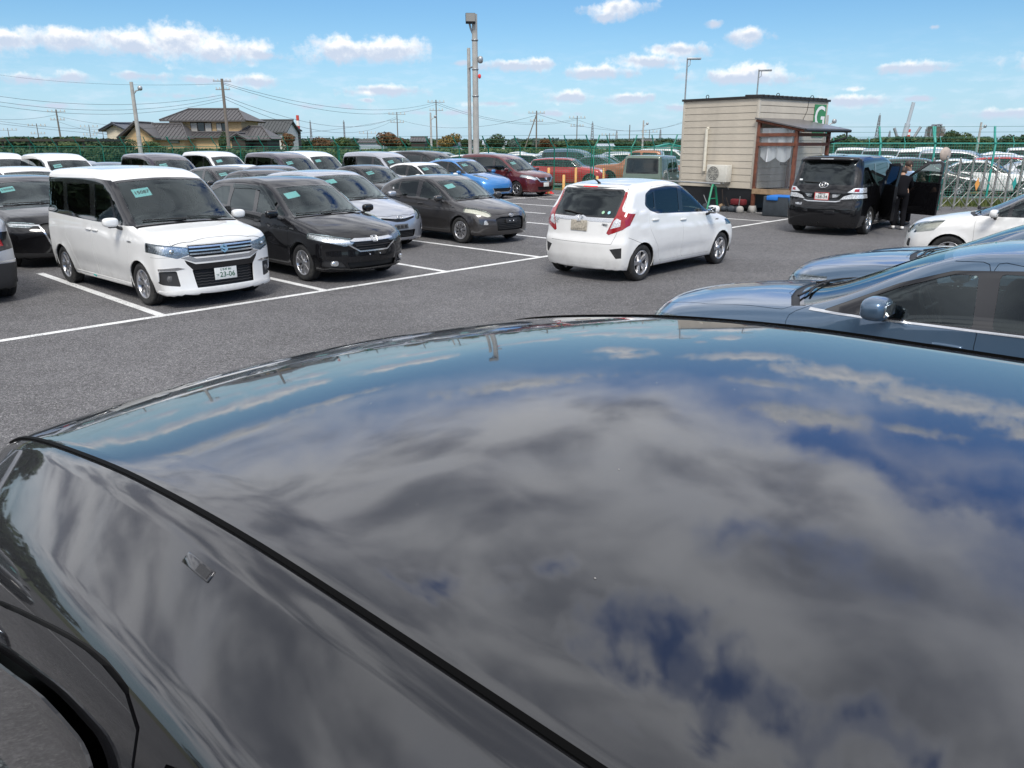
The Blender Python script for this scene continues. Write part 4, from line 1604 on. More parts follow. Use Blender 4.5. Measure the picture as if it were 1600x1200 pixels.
FIT = dict(L=3.955, W=1.695, H=1.525, wb=2.53, fo=.80, rw=.298, rim=.198, ww=.18,
           top=[(0, .62), (.08, .72), (.30, .84), (.65, .94), (.92, 1.0), (1.75, 1.405), (2.05, 1.49), (2.45, 1.525), (3.1, 1.50), (3.55, 1.445), (3.74, 1.40), (3.955, 1.20)],
           belt=[(0, .80), (.9, .92), (2.0, .955), (3.0, 1.02), (3.6, 1.08), (3.955, 1.1)], ws=(.90, 1.72), tumble=.25, kt=.13, crown=.05, bow=.24, bowr=.06, cf=.36, cr=.20, pf=2.5, kr=.08,
           nose=[(.1, .12), (.25, .03), (.5, .0), (.66, .03), (.9, .25)],
           tail=[(.1, .08), (.25, .03), (.40, .0), (.60, .0), (.68, .035), (.82, .055), (.97, .075), (1.06, .13), (1.40, .34), (1.46, .30), (1.6, .30)],
           wheel=('five', 5, 'alloy'), handles=[(2.13, .88), (2.98, .93)], mirror=(1.40, .98, .19), seatmat='cloth_dark', card=False,
           glass=('glass_clear', 'glass_green', 'glass_privacy'),
           regions=[
               ('top', 'bonnet', [(.20, -.52), (.10, 0), (.20, .52), (.55, .66), (1.0, .73), (.84, .4), (.80, 0), (.84, -.4), (1.0, -.73), (.55, -.66)], dict(seal=.004)),
               ('side', 'door#f', [(1.15, .27), (2.12, .27), (2.17, .5), (2.19, .98), (2.10, 1.44), (1.9, 1.41), (1.2, 1.05), (1.06, .90), (1.12, .5)], dict(seal=.004, r=.05)),
               ('side', 'door#r', [(2.15, .27), (2.80, .27), (2.90, .5), (3.14, .80), (3.14, 1.05), (2.96, 1.43), (2.14, 1.45)], dict(seal=.004, r=.05)),
               ('side', 'window_frame', [(1.10, .955), (1.72, 1.32), (1.98, 1.41), (2.5, 1.43), (2.98, 1.40), (3.16, 1.33), (3.22, 1.16), (3.10, 1.075), (2.9, 1.02), (1.5, .965)], dict(r=.03)),
               ('side', 'side_window#q', [(1.22, .98), (1.46, .985), (1.46, 1.13), (1.40, 1.09)], dict(r=.01)),
               ('side', 'side_window#f', [(1.50, .985), (2.10, 1.0), (2.05, 1.38), (1.93, 1.37), (1.72, 1.29), (1.50, 1.155)], dict(r=.03)),
               ('side', 'rear_side_window#r', [(2.22, 1.005), (2.86, 1.035), (2.92, 1.09), (2.88, 1.37), (2.18, 1.39)], dict(r=.03)),
               ('side', 'rear_side_window#c', [(2.96, 1.10), (3.10, 1.12), (3.16, 1.18), (3.12, 1.30), (2.93, 1.35)], dict(r=.02)),
               ('rear', 'tailgate', [(-.60, .60), (.60, .60), (.66, .78), (.70, 1.02), (.62, 1.42), (-.62, 1.42), (-.70, 1.02), (-.66, .78)], dict(seal=.005)),
               ('rear', 'window_frame#rw', [(-.60, .985), (.60, .985), (.625, 1.03), (.60, 1.375), (.56, 1.405), (-.56, 1.405), (-.60, 1.375), (-.625, 1.03)], dict()),
               ('rear', 'rear_window', [(-.575, 1.01), (.575, 1.01), (.59, 1.04), (.565, 1.355), (.53, 1.38), (-.53, 1.38), (-.565, 1.355), (-.59, 1.04)], dict()),
               ('rear', 'taillight#b', [(.50, .76), (.54, .735), (.74, .82), (.88, .95), (.88, 1.02), (.78, 1.06), (.68, 1.09), (.652, 1.14), (.642, 1.37), (.605, 1.37), (.61, 1.03), (.60, 1.0)], dict(pair=1, smin=(3.61, .95, -.9))),
               ('rear', 'taillight_clear', [(.555, .825), (.70, .87), (.70, .96), (.635, .985), (.60, .95)], dict(pair=1, smin=3.60)),
               ('rear', 'chrome_trim#g', [(-.56, .925), (-.20, .925), (-.10, .945), (.10, .945), (.20, .925), (.56, .925), (.59, .975), (.12, .985), (.05, 1.01), (-.05, 1.01), (-.12, .985), (-.59, .975)], dict(near=0)),
               ('side', 'seal#b', [(3.40, .60), (3.70, .70), (3.70, .706), (3.40, .606)], dict(near=1)),
               ('rear', 'fog_recess', [(.58, .52), (.76, .55), (.76, .39), (.68, .38)], dict(pair=1, smin=3.4)),
               ('rear', 'diffuser', [(-1, .17), (1, .17), (1, .24), (.5, .24), (.45, .27), (-.45, .27), (-.5, .24), (-1, .24)], dict(smin=3.4)),
               ('front', 'headlight', [(.40, .60), (.60, .58), (.92, .74), (.90, .82), (.60, .74)], dict(pair=1, smax=.68)),
               ('front', 'grille', [(-.40, .58), (.40, .58), (.42, .66), (-.42, .66)], dict()),
           ], regmat={'fog_recess': ('plastic', -.012), 'diffuser': ('paint', -.002)})

VELL = dict(L=4.86, W=1.84, H=1.89, wb=2.95, fo=.94, rw=.345, rim=.235, ww=.22,
            top=[(0, .82), (.08, .92), (.40, 1.02), (.95, 1.10), (1.75, 1.66), (2.1, 1.80), (2.6, 1.87), (3.4, 1.885), (4.3, 1.865), (4.65, 1.84), (4.86, 1.70)],
            belt=[(0, .92), (1.0, 1.08), (2.0, 1.12), (4.86, 1.16)], ws=(.93, 1.72), tumble=.17, kt=.14, crown=.05, bow=.22, bowr=.05, cf=.3, cr=.24, pf=2.6,
            tail=[(.1, .08), (.28, .02), (.5, .0), (.75, .02), (.80, .05), (1.05, .06), (1.15, .09), (1.70, .27), (1.78, .20), (1.95, .20)],
            wheel=('multi', 10, 'chrome'), handles=[(2.35, .98)], mirror=(1.45, 1.14, .22), seatmat='cloth_dark', card=False,
            glass=('glass_clear', 'glass_privacy', 'glass_privacy'),
            regions=[
                ('top', 'bonnet', [(.22, -.60), (.10, 0), (.22, .60), (.6, .76), (1.0, .80), (.84, .4), (.82, 0), (.84, -.4), (1.0, -.80), (.6, -.76)], dict(seal=.004)),
                ('side', 'door#f', [(1.36, .30), (2.38, .30), (2.42, .5), (2.44, 1.1), (2.42, 1.72), (2.0, 1.70), (1.3, 1.2), (1.2, 1.0), (1.3, .6)], dict(seal=.004, r=.05)),
                ('side', 'door#r', [(2.46, .30), (3.40, .30), (3.5, .6), (3.6, .75), (3.6, 1.72), (2.47, 1.73)], dict(seal=.004, r=.05)),
                ('side', 'window_frame', [(1.25, 1.13), (1.90, 1.60), (2.2, 1.71), (3.0, 1.74), (4.4, 1.70), (4.52, 1.20), (2.0, 1.14)], dict(r=.03)),
                ('side', 'side_window#f', [(1.62, 1.16), (2.36, 1.17), (2.34, 1.66), (2.2, 1.66), (1.95, 1.56), (1.62, 1.33)], dict(r=.03)),
                ('side', 'rear_side_window#r', [(2.52, 1.18), (3.50, 1.20), (3.50, 1.68), (2.52, 1.69)], dict(r=.04)),
                ('side', 'rear_side_window#c', [(3.62, 1.21), (4.42, 1.23), (4.34, 1.65), (3.62, 1.68)], dict(r=.04)),
                ('rear', 'tailgate', [(-.68, .62), (.68, .62), (.74, .98), (.76, 1.2), (.70, 1.83), (-.70, 1.83), (-.76, 1.2), (-.74, .98)], dict(seal=.005)),
                ('rear', 'window_frame#rw', [(-.70, 1.17), (.70, 1.17), (.66, 1.76), (-.66, 1.76)], dict()),
                ('rear', 'rear_window', [(-.66, 1.20), (.66, 1.20), (.60, 1.70), (.55, 1.73), (-.55, 1.73), (-.60, 1.70)], dict()),
                ('rear', 'taillight_clear#u', [(.56, 1.03), (.70, 1.02), (.92, 1.02), (.92, 1.14), (.70, 1.13)], dict(pair=1, smin=4.30)),
                ('rear', 'dark_trim#c', [(-.60, 1.02), (-.42, .84), (.42, .84), (.60, 1.02), (.50, 1.06), (-.50, 1.06)], dict()),
                ('rear', 'taillight_clear#l', [(.42, .86), (.62, .88), (.92, .90), (.92, .99), (.66, .99), (.50, .94)], dict(pair=1, smin=4.30)),
                ('rear', 'taillight#i', [(.70, 1.045), (.80, 1.045), (.80, 1.11), (.71, 1.11)], dict(pair=1, smin=4.30)),
                ('rear', 'chrome_trim#g', [(-.44, .83), (-.34, .80), (.34, .80), (.44, .83), (.44, .845), (.33, .822), (-.33, .822), (-.44, .845)], dict()),
                ('rear', 'wing_trim', [(.25, .90), (.36, .92), (.42, .98), (.24, .98)], dict(pair=1)),
                ('rear', 'reflector', [(.52, .42), (.74, .43), (.74, .455), (.54, .45)], dict(pair=1, smin=4.4)),
                ('rear', 'rear_bumper', [(-1, .2), (1, .2), (1, .58), (.80, .60), (-.80, .60), (-1, .58)], dict(seal=.003, smin=4.5)),
                ('front', 'headlight', [(.45, .72), (.92, .78), (.92, .92), (.45, .84)], dict(pair=1, smax=.6)),
            ])

MAZDA = dict(L=4.46, W=1.795, H=1.455, wb=2.70, fo=.94, rw=.318, rim=.22, ww=.20,
             top=[(0, .66), (.08, .745), (.35, .85), (.9, .945), (1.38, .995), (2.40, 1.375), (2.70, 1.432), (3.02, 1.455), (3.45, 1.42), (3.9, 1.27), (4.2, 1.13), (4.46, 1.04)],
             belt=[(0, .78), (1.2, .925), (2.2, .955), (3.2, 1.0), (4.46, 1.02)], ws=(1.36, 2.37), tumble=.34, kt=.12, crown=.06, bow=.30, cf=.42, pf=2.2, line=.004, sh=.016,
             nose=[(.1, .14), (.25, .05), (.45, .02), (.62, .0), (.72, .05), (.9, .25)], wheel=('multi', 10, 'alloy_dark'),
             handles=[(2.62, .86), (3.5, .9)], mirror=(2.24, 1.03, .24), mirror_k=1.45, seatmat='cloth_dark', card=False, lampmat='lamp_clear',
             glass=('glass_clear', 'glass_clear', 'glass_green'),
             regions=[
                 ('top', 'bonnet', [(.30, -.56), (.12, -.3), (.09, 0), (.12, .3), (.30, .56), (.80, .74), (1.45, .80), (1.56, .72), (1.32, .4), (1.27, 0), (1.32, -.4), (1.56, -.72), (1.45, -.80), (.80, -.74)], dict(seal=.004)),
                 ('side', 'door#f', [(1.60, .27), (2.74, .27), (2.78, .5), (2.80, .95), (2.75, 1.37), (2.42, 1.345), (1.72, 1.0), (1.52, .90), (1.55, .5)], dict(seal=.004, r=.05)),
                 ('side', 'door#r', [(2.77, .27), (3.24, .27), (3.4, .55), (3.65, .80), (3.7, 1.0), (3.5, 1.31), (2.78, 1.378)], dict(seal=.004, r=.05)),
                 ('side', 'chrome_trim#b', [(1.66, .942), (3.72, .985), (3.72, 1.0), (1.66, .957)], dict()),
                 ('side', 'window_frame', [(1.76, .957), (2.24, 1.195), (2.55, 1.305), (3.0, 1.345), (3.45, 1.30), (3.80, 1.15), (3.84, 1.02), (3.3, .99), (2.2, .965)], dict(r=.03)),
                 ('side', 'side_window#f', [(2.06, .975), (2.74, .987), (2.70, 1.292), (2.56, 1.285), (2.26, 1.175), (2.06, 1.08)], dict(r=.02)),
                 ('side', 'rear_side_window#r', [(2.85, .99), (3.50, 1.005), (3.55, 1.08), (3.40, 1.27), (3.0, 1.318), (2.82, 1.312)], dict(r=.03)),
                 ('front', 'headlight', [(.42, .64), (.60, .60), (.88, .68), (.88, .76), (.62, .715), (.44, .69)], dict(pair=1, smax=.70)),
                 ('front', 'grille', [(-.44, .66), (-.30, .38), (.30, .38), (.44, .66), (.38, .71), (-.38, .71)], dict(r=.04)),
                 ('front', 'chrome_trim#g', [(-.46, .655), (-.32, .37), (.32, .37), (.46, .655), (.44, .665), (.30, .392), (-.30, .392), (-.44, .665)], dict()),
                 ('rear', 'rear_window', [(-.55, 1.12), (.55, 1.12), (.50, 1.34), (-.50, 1.34)], dict(frame=.03, r=.03)),
             ])

# black crossover: front seen past the left edge of the white minivan, roof far behind
CROSS = dict(MAZDA, L=4.4, H=1.55, W=1.795, rw=.34, rim=.225,
             top=[(0, .74), (.08, .83), (.35, .93), (.9, 1.02), (1.30, 1.07), (2.15, 1.46), (2.45, 1.53), (2.9, 1.55), (3.5, 1.50), (3.9, 1.40), (4.4, 1.12)],
             belt=[(0, .86), (1.2, 1.0), (2.2, 1.03), (3.2, 1.08), (4.4, 1.1)], ws=(1.28, 2.12), cladding=1, card=True, glass=('glass_clear', 'glass_green', 'glass_privacy'), mirror=(1.85, 1.07, .19),
             regions=[
                 ('top', 'bonnet', [(.30, -.56), (.12, -.3), (.09, 0), (.12, .3), (.30, .56), (.80, .74), (1.38, .78), (1.48, .72), (1.24, .4), (1.2, 0), (1.24, -.4), (1.48, -.72), (1.38, -.78), (.80, -.74)], dict(seal=.004)),
                 ('side', 'door#f', [(1.55, .35), (2.6, .35), (2.66, .6), (2.66, 1.45), (2.3, 1.43), (1.65, 1.1), (1.45, 1.0), (1.5, .6)], dict(seal=.004, r=.05)),
                 ('side', 'window_frame', [(1.55, 1.035), (2.1, 1.34), (2.4, 1.43), (2.9, 1.455), (3.4, 1.42), (3.8, 1.30), (3.84, 1.12), (3.3, 1.08), (2.2, 1.04)], dict(r=.03)),
                 ('side', 'side_window#f', [(1.98, 1.055), (2.60, 1.065), (2.56, 1.41), (2.4, 1.405), (2.12, 1.32), (1.98, 1.24)], dict(r=.02)),
                 ('side', 'rear_side_window#r', [(2.72, 1.075), (3.5, 1.10), (3.55, 1.18), (3.4, 1.37), (2.9, 1.42), (2.70, 1.41)], dict(r=.03)),
                 ('front', 'headlight', [(.50, .76), (.60, .73), (.84, .75), (.86, .83), (.60, .815), (.50, .80)], dict(pair=1, smax=.70)),
                 ('front', 'grille', [(-.46, .76), (-.34, .44), (.34, .44), (.46, .76), (.38, .80), (-.38, .80)], dict(r=.04)),
                 ('front', 'chrome_trim#g', [(-.80, .775), (-.46, .755), (-.34, .43), (.34, .43), (.46, .755), (.80, .775), (.80, .79), (.44, .775), (.32, .45), (-.32, .45), (-.44, .775), (-.80, .79)], dict()),
                 ('front', 'cladding#b', [(-1, .15), (1, .15), (1, .30), (.5, .28), (-.5, .28), (-1, .30)], dict(smax=.6)),
             ])

NEARSUV = dict(L=4.60, W=1.90, H=1.80, chamfer=(.664, (.66, .75)), chz=.024, wb=2.70, fo=.92, rw=.36, rim=.24, ww=.22,
               top=[(0, .82), (.12, .96), (.5, 1.08), (1.10, 1.18), (1.70, 1.62), (1.86, 1.68), (2.15, 1.735), (2.45, 1.772), (2.85, 1.795), (3.4, 1.80), (3.9, 1.77), (4.35, 1.69), (4.60, 1.60)],
               belt=[(0, .95), (1.2, 1.09), (2.2, 1.12), (4.6, 1.2)], ws=(1.12, 1.72), tumble=.19, kt=.035, crown=.045, bow=.15, cf=.36, ws_in=.13, line=.006,
               nose=[(.1, .12), (.3, .02), (.6, .0), (.8, .04), (.95, .15)], tail=[(.1, .1), (.3, .02), (.8, .0), (1.1, .06), (1.6, .3)], wheel=('five', 10, 'alloy'),
               handles=[(2.70, .95), (3.55, .98)], mirror=(1.48, 1.10, .20), card=False, cladding=1, seatmat='cloth_dark',
               glass=('glass_clear', 'glass_privacy', 'glass_privacy'),
               regions=[
                   ('top', 'bonnet', [(.30, -.60), (.12, -.3), (.10, 0), (.12, .3), (.30, .60), (.7, .76), (1.25, .82), (1.34, .74), (1.12, .4), (1.08, 0), (1.12, -.4), (1.34, -.74), (1.25, -.82), (.7, -.76)], dict(seal=.004)),
                   ('side', 'door#f', [(1.45, .36), (2.84, .36), (2.89, .6), (2.835, 1.100), (2.795, 1.644), (2.675, 1.644), (2.585, 1.630), (2.350, 1.577), (2.000, 1.462), (1.600, 1.200), (1.380, 1.060), (1.42, .6)], dict(seal=.006, r=.07)),
                   ('side', 'door#r', [(2.89, .36), (3.35, .36), (3.5, .6), (3.8, .95), (3.725, 1.200), (3.605, 1.472), (3.425, 1.622), (3.225, 1.647), (2.835, 1.647), (2.860, 1.100)], dict(seal=.006, r=.07)),
                   ('side', 'window_frame#f', [(1.550, 1.125), (2.000, 1.407), (2.350, 1.522), (2.585, 1.580), (2.725, 1.595), (2.763, 1.572), (2.785, 1.140)], dict(r=.05)),
                   ('side', 'window_frame#r', [(2.905, 1.145), (2.875, 1.572), (2.910, 1.600), (3.225, 1.598), (3.405, 1.572), (3.545, 1.422), (3.665, 1.200)], dict(r=.05)),
                   ('side', 'side_window#f', [(1.800, 1.150), (2.050, 1.392), (2.350, 1.492), (2.585, 1.550), (2.695, 1.565), (2.725, 1.542), (2.745, 1.160)], dict(r=.05)),
                   ('side', 'rear_side_window#r', [(2.955, 1.170), (2.925, 1.542), (2.955, 1.567), (3.225, 1.565), (3.375, 1.542), (3.495, 1.402), (3.585, 1.200)], dict(r=.05)),
                   ('side', 'window_visor#f', [(2.020, 1.407), (2.350, 1.514), (2.585, 1.572), (2.705, 1.585), (2.735, 1.577), (2.751, 1.552), (2.753, 1.497), (2.740, 1.470), (2.715, 1.457), (2.585, 1.447), (2.350, 1.397), (2.080, 1.312), (2.030, 1.332)], dict(r=.05)),
                   ('side', 'window_visor#r', [(2.900, 1.562), (2.920, 1.584), (3.225, 1.584), (3.395, 1.557), (3.485, 1.472), (3.425, 1.422), (3.325, 1.452), (3.225, 1.462), (2.945, 1.462), (2.910, 1.482)], dict(r=.05)),
                   ('top', 'roof_moulding', [(1.70, .6470), (2.1, .6510), (4.3, .6550), (4.3, .6595), (2.1, .6555), (1.70, .6515)], dict(pair=1, sides=(1,))),
                   ('top', 'roof_moulding#far', [(1.70, .6470), (2.1, .6510), (4.3, .6550), (4.3, .675), (2.1, .671), (1.70, .6515)], dict(pair=1, sides=(-1,))),
                   ('front', 'headlight', [(.50, .82), (.60, .79), (.88, .84), (.88, .92), (.60, .88)], dict(pair=1, smax=.70)),
                   ('front', 'grille', [(-.46, .84), (-.34, .5), (.34, .5), (.46, .84), (.38, .88), (-.38, .88)], dict(r=.04)),
               ], regmat={'roof_moulding#far': ('rubber_trim', .009), 'window_visor': ('gloss_black', .016)})

LEAF = dict(AQUA, L=4.445, W=1.77, H=1.545, wb=2.70, fo=.95, rw=.312,
            top=[(0, .66), (.08, .75), (.35, .86), (.80, .96), (1.15, 1.02), (2.05, 1.44), (2.35, 1.52), (2.7, 1.545), (3.3, 1.51), (3.9, 1.40), (4.2, 1.28), (4.445, 1.05)],
            belt=[(0, .80), (1, .94), (2, .98), (3.2, 1.04), (4.4, 1.08)], ws=(1.13, 2.02), mirror=(1.6, 1.0, .19), card=True, seatmat='cloth_dark',
            regions=[
                ('side', 'window_frame', [(1.35, .975), (2.05, 1.34), (2.3, 1.42), (2.9, 1.445), (3.4, 1.39), (3.75, 1.26), (3.2, 1.05), (1.6, .975)], dict(r=.03)),
                ('side', 'side_window#f', [(1.75, .995), (2.40, 1.01), (2.38, 1.38), (2.2, 1.37), (1.75, 1.16)], dict(r=.03)),
                ('side', 'rear_side_window#r', [(2.50, 1.02), (3.15, 1.06), (3.35, 1.18), (3.2, 1.36), (2.50, 1.40)], dict(r=.03)),
                ('top', 'headlight', [(.30, .50), (.34, .62), (.80, .76), (1.02, .76), (.98, .66), (.62, .54)], dict(pair=1)),
                ('front', 'intake', [(-.50, .44), (-.44, .30), (.44, .30), (.50, .44)], dict(r=.03)),
                ('front', 'chrome_trim#g', [(-.52, .44), (-.44, .285), (.44, .285), (.52, .44), (.50, .45), (.42, .30), (-.42, .30), (-.50, .45)], dict()),
            ], wheel=('five', 5, 'alloy'))

MINIVAN = dict(L=4.69, W=1.695, H=1.83, wb=2.86, fo=.95, rw=.318, rim=.205, ww=.19,
               top=[(0, .76), (.08, .86), (.40, .98), (.90, 1.07), (1.80, 1.62), (2.1, 1.73), (2.6, 1.81), (3.4, 1.83), (4.3, 1.80), (4.69, 1.72)],
               belt=[(0, .88), (1.0, 1.0), (2.0, 1.03), (4.69, 1.10)], ws=(.88, 1.77), tumble=.16, kt=.12, crown=.05, bow=.22, cf=.32, cr=.14,
               tail=[(.1, .06), (.3, .0), (1.0, .01), (1.8, .2)], wheel=('twin', 6, 'alloy'), mirror=(1.42, 1.06, .2), seatmat='cloth_light',
               nose=[(.1, .1), (.25, .02), (.5, .0), (.75, .04), (.9, .12), (1.0, .2)],
               regions=[
                   ('side', 'door#f', [(1.30, .28), (2.25, .28), (2.28, .5), (2.30, 1.0), (2.28, 1.64), (1.9, 1.60), (1.25, 1.12), (1.15, .95), (1.25, .6)], dict(seal=.004, r=.05, near=1)),
                   ('side', 'window_frame', [(1.20, 1.03), (1.90, 1.53), (2.2, 1.63), (3.0, 1.66), (4.45, 1.62), (4.52, 1.14), (2.0, 1.05)], dict(r=.03)),
                   ('side', 'side_window#q', [(1.34, 1.06), (1.62, 1.06), (1.62, 1.27)], dict(r=.01)),
                   ('side', 'side_window#f', [(1.68, 1.07), (2.26, 1.08), (2.25, 1.59), (2.1, 1.58), (1.95, 1.51), (1.68, 1.31)], dict(r=.03)),
                   ('side', 'rear_side_window#r', [(2.40, 1.09), (3.38, 1.11), (3.38, 1.61), (2.40, 1.62)], dict(r=.04)),
                   ('side', 'rear_side_window#c', [(3.50, 1.12), (4.36, 1.15), (4.32, 1.57), (3.50, 1.60)], dict(r=.04)),
                   ('front', 'headlight', [(.42, .72), (.58, .68), (.90, .82), (.90, .92), (.66, .88), (.50, .80)], dict(pair=1, smax=.75, r=.01)),
                   ('front', 'grille', [(-.42, .62), (.42, .62), (.46, .78), (-.46, .78)], dict(r=.02)),
                   ('front', 'chrome_trim#g', [(-.50, .80), (-.34, .60), (.34, .60), (.50, .80), (.45, .81), (.30, .64), (-.30, .64), (-.45, .81)], dict()),
                   ('front', 'intake', [(-.45, .42), (-.42, .28), (.42, .28), (.45, .42)], dict(r=.02)),
                   ('rear', 'rear_window', [(-.62, 1.12), (.62, 1.12), (.56, 1.66), (-.56, 1.66)], dict(frame=.03, r=.03)),
                   ('rear', 'taillight', [(.66, .75), (.9, .75), (.9, 1.15), (.70, 1.15)], dict(pair=1, smin=4.4)),
               ])

SEDAN = dict(L=4.6, W=1.75, H=1.47, wb=2.70, fo=.93, rw=.31, rim=.205, ww=.19,
             top=[(0, .64), (.08, .73), (.35, .84), (.9, .92), (1.30, .97), (2.15, 1.38), (2.45, 1.45), (2.8, 1.47), (3.4, 1.40), (3.95, 1.14), (4.2, 1.07), (4.6, 1.03)],
             belt=[(0, .78), (1.2, .91), (2.2, .94), (3.4, .98), (4.6, 1.0)], ws=(1.28, 2.12), tumble=.30, kt=.12, crown=.055, bow=.26, cf=.36, pf=2.4,
             wheel=('multi', 9, 'alloy'), mirror=(1.75, .97, .19), seatmat='cloth_light',
             regions=[
                 ('side', 'window_frame', [(1.55, .945), (2.15, 1.28), (2.4, 1.36), (2.9, 1.375), (3.4, 1.31), (3.85, 1.12), (3.84, 1.0), (3.3, .98), (2.2, .95)], dict(r=.03)),
                 ('side', 'side_window#f', [(1.92, .965), (2.55, .975), (2.52, 1.325), (2.35, 1.32), (2.12, 1.235), (1.92, 1.13)], dict(r=.02)),
                 ('side', 'rear_side_window#r', [(2.65, .98), (3.5, 1.0), (3.58, 1.08), (3.35, 1.27), (2.9, 1.33), (2.63, 1.33)], dict(r=.03)),
                 ('front', 'headlight', [(.45, .62), (.62, .58), (.88, .68), (.88, .76), (.62, .72)], dict(pair=1, smax=.75)),
                 ('front', 'grille', [(-.40, .54), (.40, .54), (.44, .66), (-.44, .66)], dict(r=.02)),
                 ('rear', 'taillight', [(.50, .76), (.9, .76), (.9, .92), (.50, .92)], dict(pair=1, smin=4.2)),
                 ('rear', 'rear_window', [(-.58, 1.08), (.58, 1.08), (.50, 1.36), (-.50, 1.36)], dict(frame=.03, r=.03)),
             ])

BOXY = dict(L=3.55, W=1.645, H=1.73, wb=2.25, fo=.62, rw=.34, rim=.20, ww=.19,
            top=[(0, .93), (.08, 1.0), (.4, 1.04), (.90, 1.07), (1.02, 1.12), (1.30, 1.60), (1.42, 1.69), (1.8, 1.72), (2.6, 1.73), (3.4, 1.72), (3.55, 1.70)],
            belt=[(0, 1.0), (1.0, 1.07), (3.55, 1.07)], ws=(.97, 1.32), tumble=.09, kt=.05, crown=.03, bow=.05, cf=.06, cr=.04, kf=.05, kr=.05, bowr=.02,
            nose=[(.1, .1), (.3, .03), (.9, .0), (1.05, .05)], tail=[(.1, .1), (.3, .03), (.9, .0), (1.1, .02), (1.7, .07)], wheel=('five', 5, 'alloy_dark'), mirror=(1.2, 1.12, .18), cladding=1, card=False,
            glass=('glass_clear', 'glass_privacy', 'glass_privacy'), ws_in=.07,
            regions=[
                ('side', 'rear_side_window#f', [(1.32, 1.12), (1.95, 1.12), (1.95, 1.58), (1.50, 1.58)], dict(frame=.02, r=.03)),
                ('side', 'rear_side_window#r', [(2.15, 1.12), (3.35, 1.12), (3.35, 1.58), (2.15, 1.58)], dict(frame=.02, r=.03)),
                ('rear', 'rear_window', [(-.60, 1.10), (.60, 1.10), (.57, 1.60), (-.57, 1.60)], dict(frame=.025, r=.03)),
                ('front', 'headlight', [(.45, .78), (.62, .78), (.62, .94), (.45, .94)], dict(pair=1, r=.06)),
                ('rear', 'taillight', [(.62, .50), (.76, .50), (.76, .62), (.62, .62)], dict(pair=1)),
            ])

PICKUP = dict(L=4.9, W=1.86, H=1.83, wb=3.1, fo=.85, rw=.38, rim=.22, ww=.24,
              top=[(0, .98), (.08, 1.07), (.5, 1.12), (1.25, 1.16), (1.40, 1.22), (1.95, 1.72), (2.1, 1.79), (2.5, 1.83), (3.3, 1.81), (3.5, 1.72), (3.62, 1.18), (3.75, 1.12), (4.9, 1.12)],
              belt=[(0, 1.05), (1.2, 1.14), (4.9, 1.12)], ws=(1.36, 1.97), tumble=.15, kt=.07, crown=.03, bow=.08, cf=.10, cr=.05, kf=.06, kr=.05, bowr=.02,
              nose=[(.1, .1), (.3, .03), (.9, .0), (1.1, .05)], tail=[(.1, .1), (.3, .03), (.9, .0), (1.1, .02), (1.7, .07)], wheel=('five', 5, 'alloy_dark'), card=False, cladding=1,
              glass=('glass_clear', 'glass_privacy', 'glass_privacy'), ws_in=.07,
              regions=[
                  ('side', 'rear_side_window#f', [(1.75, 1.19), (2.45, 1.19), (2.45, 1.68), (2.05, 1.68)], dict(frame=.02, r=.03)),
                  ('side', 'rear_side_window#r', [(2.58, 1.19), (3.32, 1.19), (3.28, 1.66), (2.58, 1.68)], dict(frame=.02, r=.03)),
                  ('front', 'headlight', [(.50, .84), (.66, .84), (.66, .98), (.50, .98)], dict(pair=1, r=.06)),
                  ('rear', 'taillight', [(.80, .70), (.92, .70), (.92, 1.0), (.80, 1.0)], dict(pair=1)),
              ])

MINI = dict(L=4.1, W=1.73, H=1.45, wb=2.60, fo=.76, rw=.31, rim=.20, ww=.19,
            top=[(0, .74), (.08, .85), (.4, .94), (.90, 1.0), (1.20, 1.04), (1.65, 1.33), (1.85, 1.40), (2.3, 1.445), (3.0, 1.44), (3.8, 1.37), (4.1, 1.30)],
            belt=[(0, .88), (1.0, .95), (4.1, 1.0)], ws=(1.16, 1.66), tumble=.20, kt=.10, crown=.05, bow=.18, cf=.30, cr=.16, wheel=('multi', 8, 'alloy'), card=False, cladding=1,
            nose=[(.1, .1), (.3, .03), (.6, .0), (.85, .08)], tail=[(.1, .1), (.3, .03), (.7, .0), (1.1, .06), (1.4, .2)], glass=('glass_clear', 'glass_green', 'glass_privacy'),
            regions=[
                ('side', 'window_frame', [(1.25, .97), (1.60, 1.24), (1.9, 1.345), (3.0, 1.36), (3.85, 1.30), (3.90, 1.02), (1.5, .97)], dict(r=.03)),
                ('side', 'side_window#f', [(1.46, .99), (2.15, 1.0), (2.14, 1.32), (1.92, 1.32), (1.66, 1.23)], dict(r=.02)),
                ('side', 'rear_side_window#r', [(2.22, 1.0), (2.95, 1.01), (2.94, 1.33), (2.22, 1.33)], dict(r=.02)),
                ('side', 'rear_side_window#c', [(3.02, 1.01), (3.80, 1.04), (3.78, 1.27), (3.02, 1.32)], dict(r=.02)),
                ('front', 'headlight', [(.46, .70), (.70, .72), (.74, .86), (.52, .88)], dict(pair=1, smax=.7, r=.06)),
                ('front', 'grille', [(-.36, .62), (.36, .62), (.42, .80), (-.42, .80)], dict(r=.05)),
                ('side', 'roof_contrast', [(1.3, 1.40), (4.2, 1.40), (4.2, 1.6), (1.3, 1.6)], dict()),
            ])

# ------------------------------------------------------------------ lot frame: u along the painted front line, v into the left-hand rows
A0 = Vector((-5.847, 8.530, 0))
DU = Vector((0.689028, 0.724735, 0))
DV = Vector((-0.724735, 0.689028, 0))
ANG = atan2(DU.y, DU.x)


def UV(u, v, z=0.0):
    p = A0 + DU * u + DV * v
    return Vector((p.x, p.y, z))


def at(px, py, z=0.0):
    r = ray_of(px, py)
    t = (z - CAM_H) / r[2]
    return Vector((r[0] * t, r[1] * t, z))


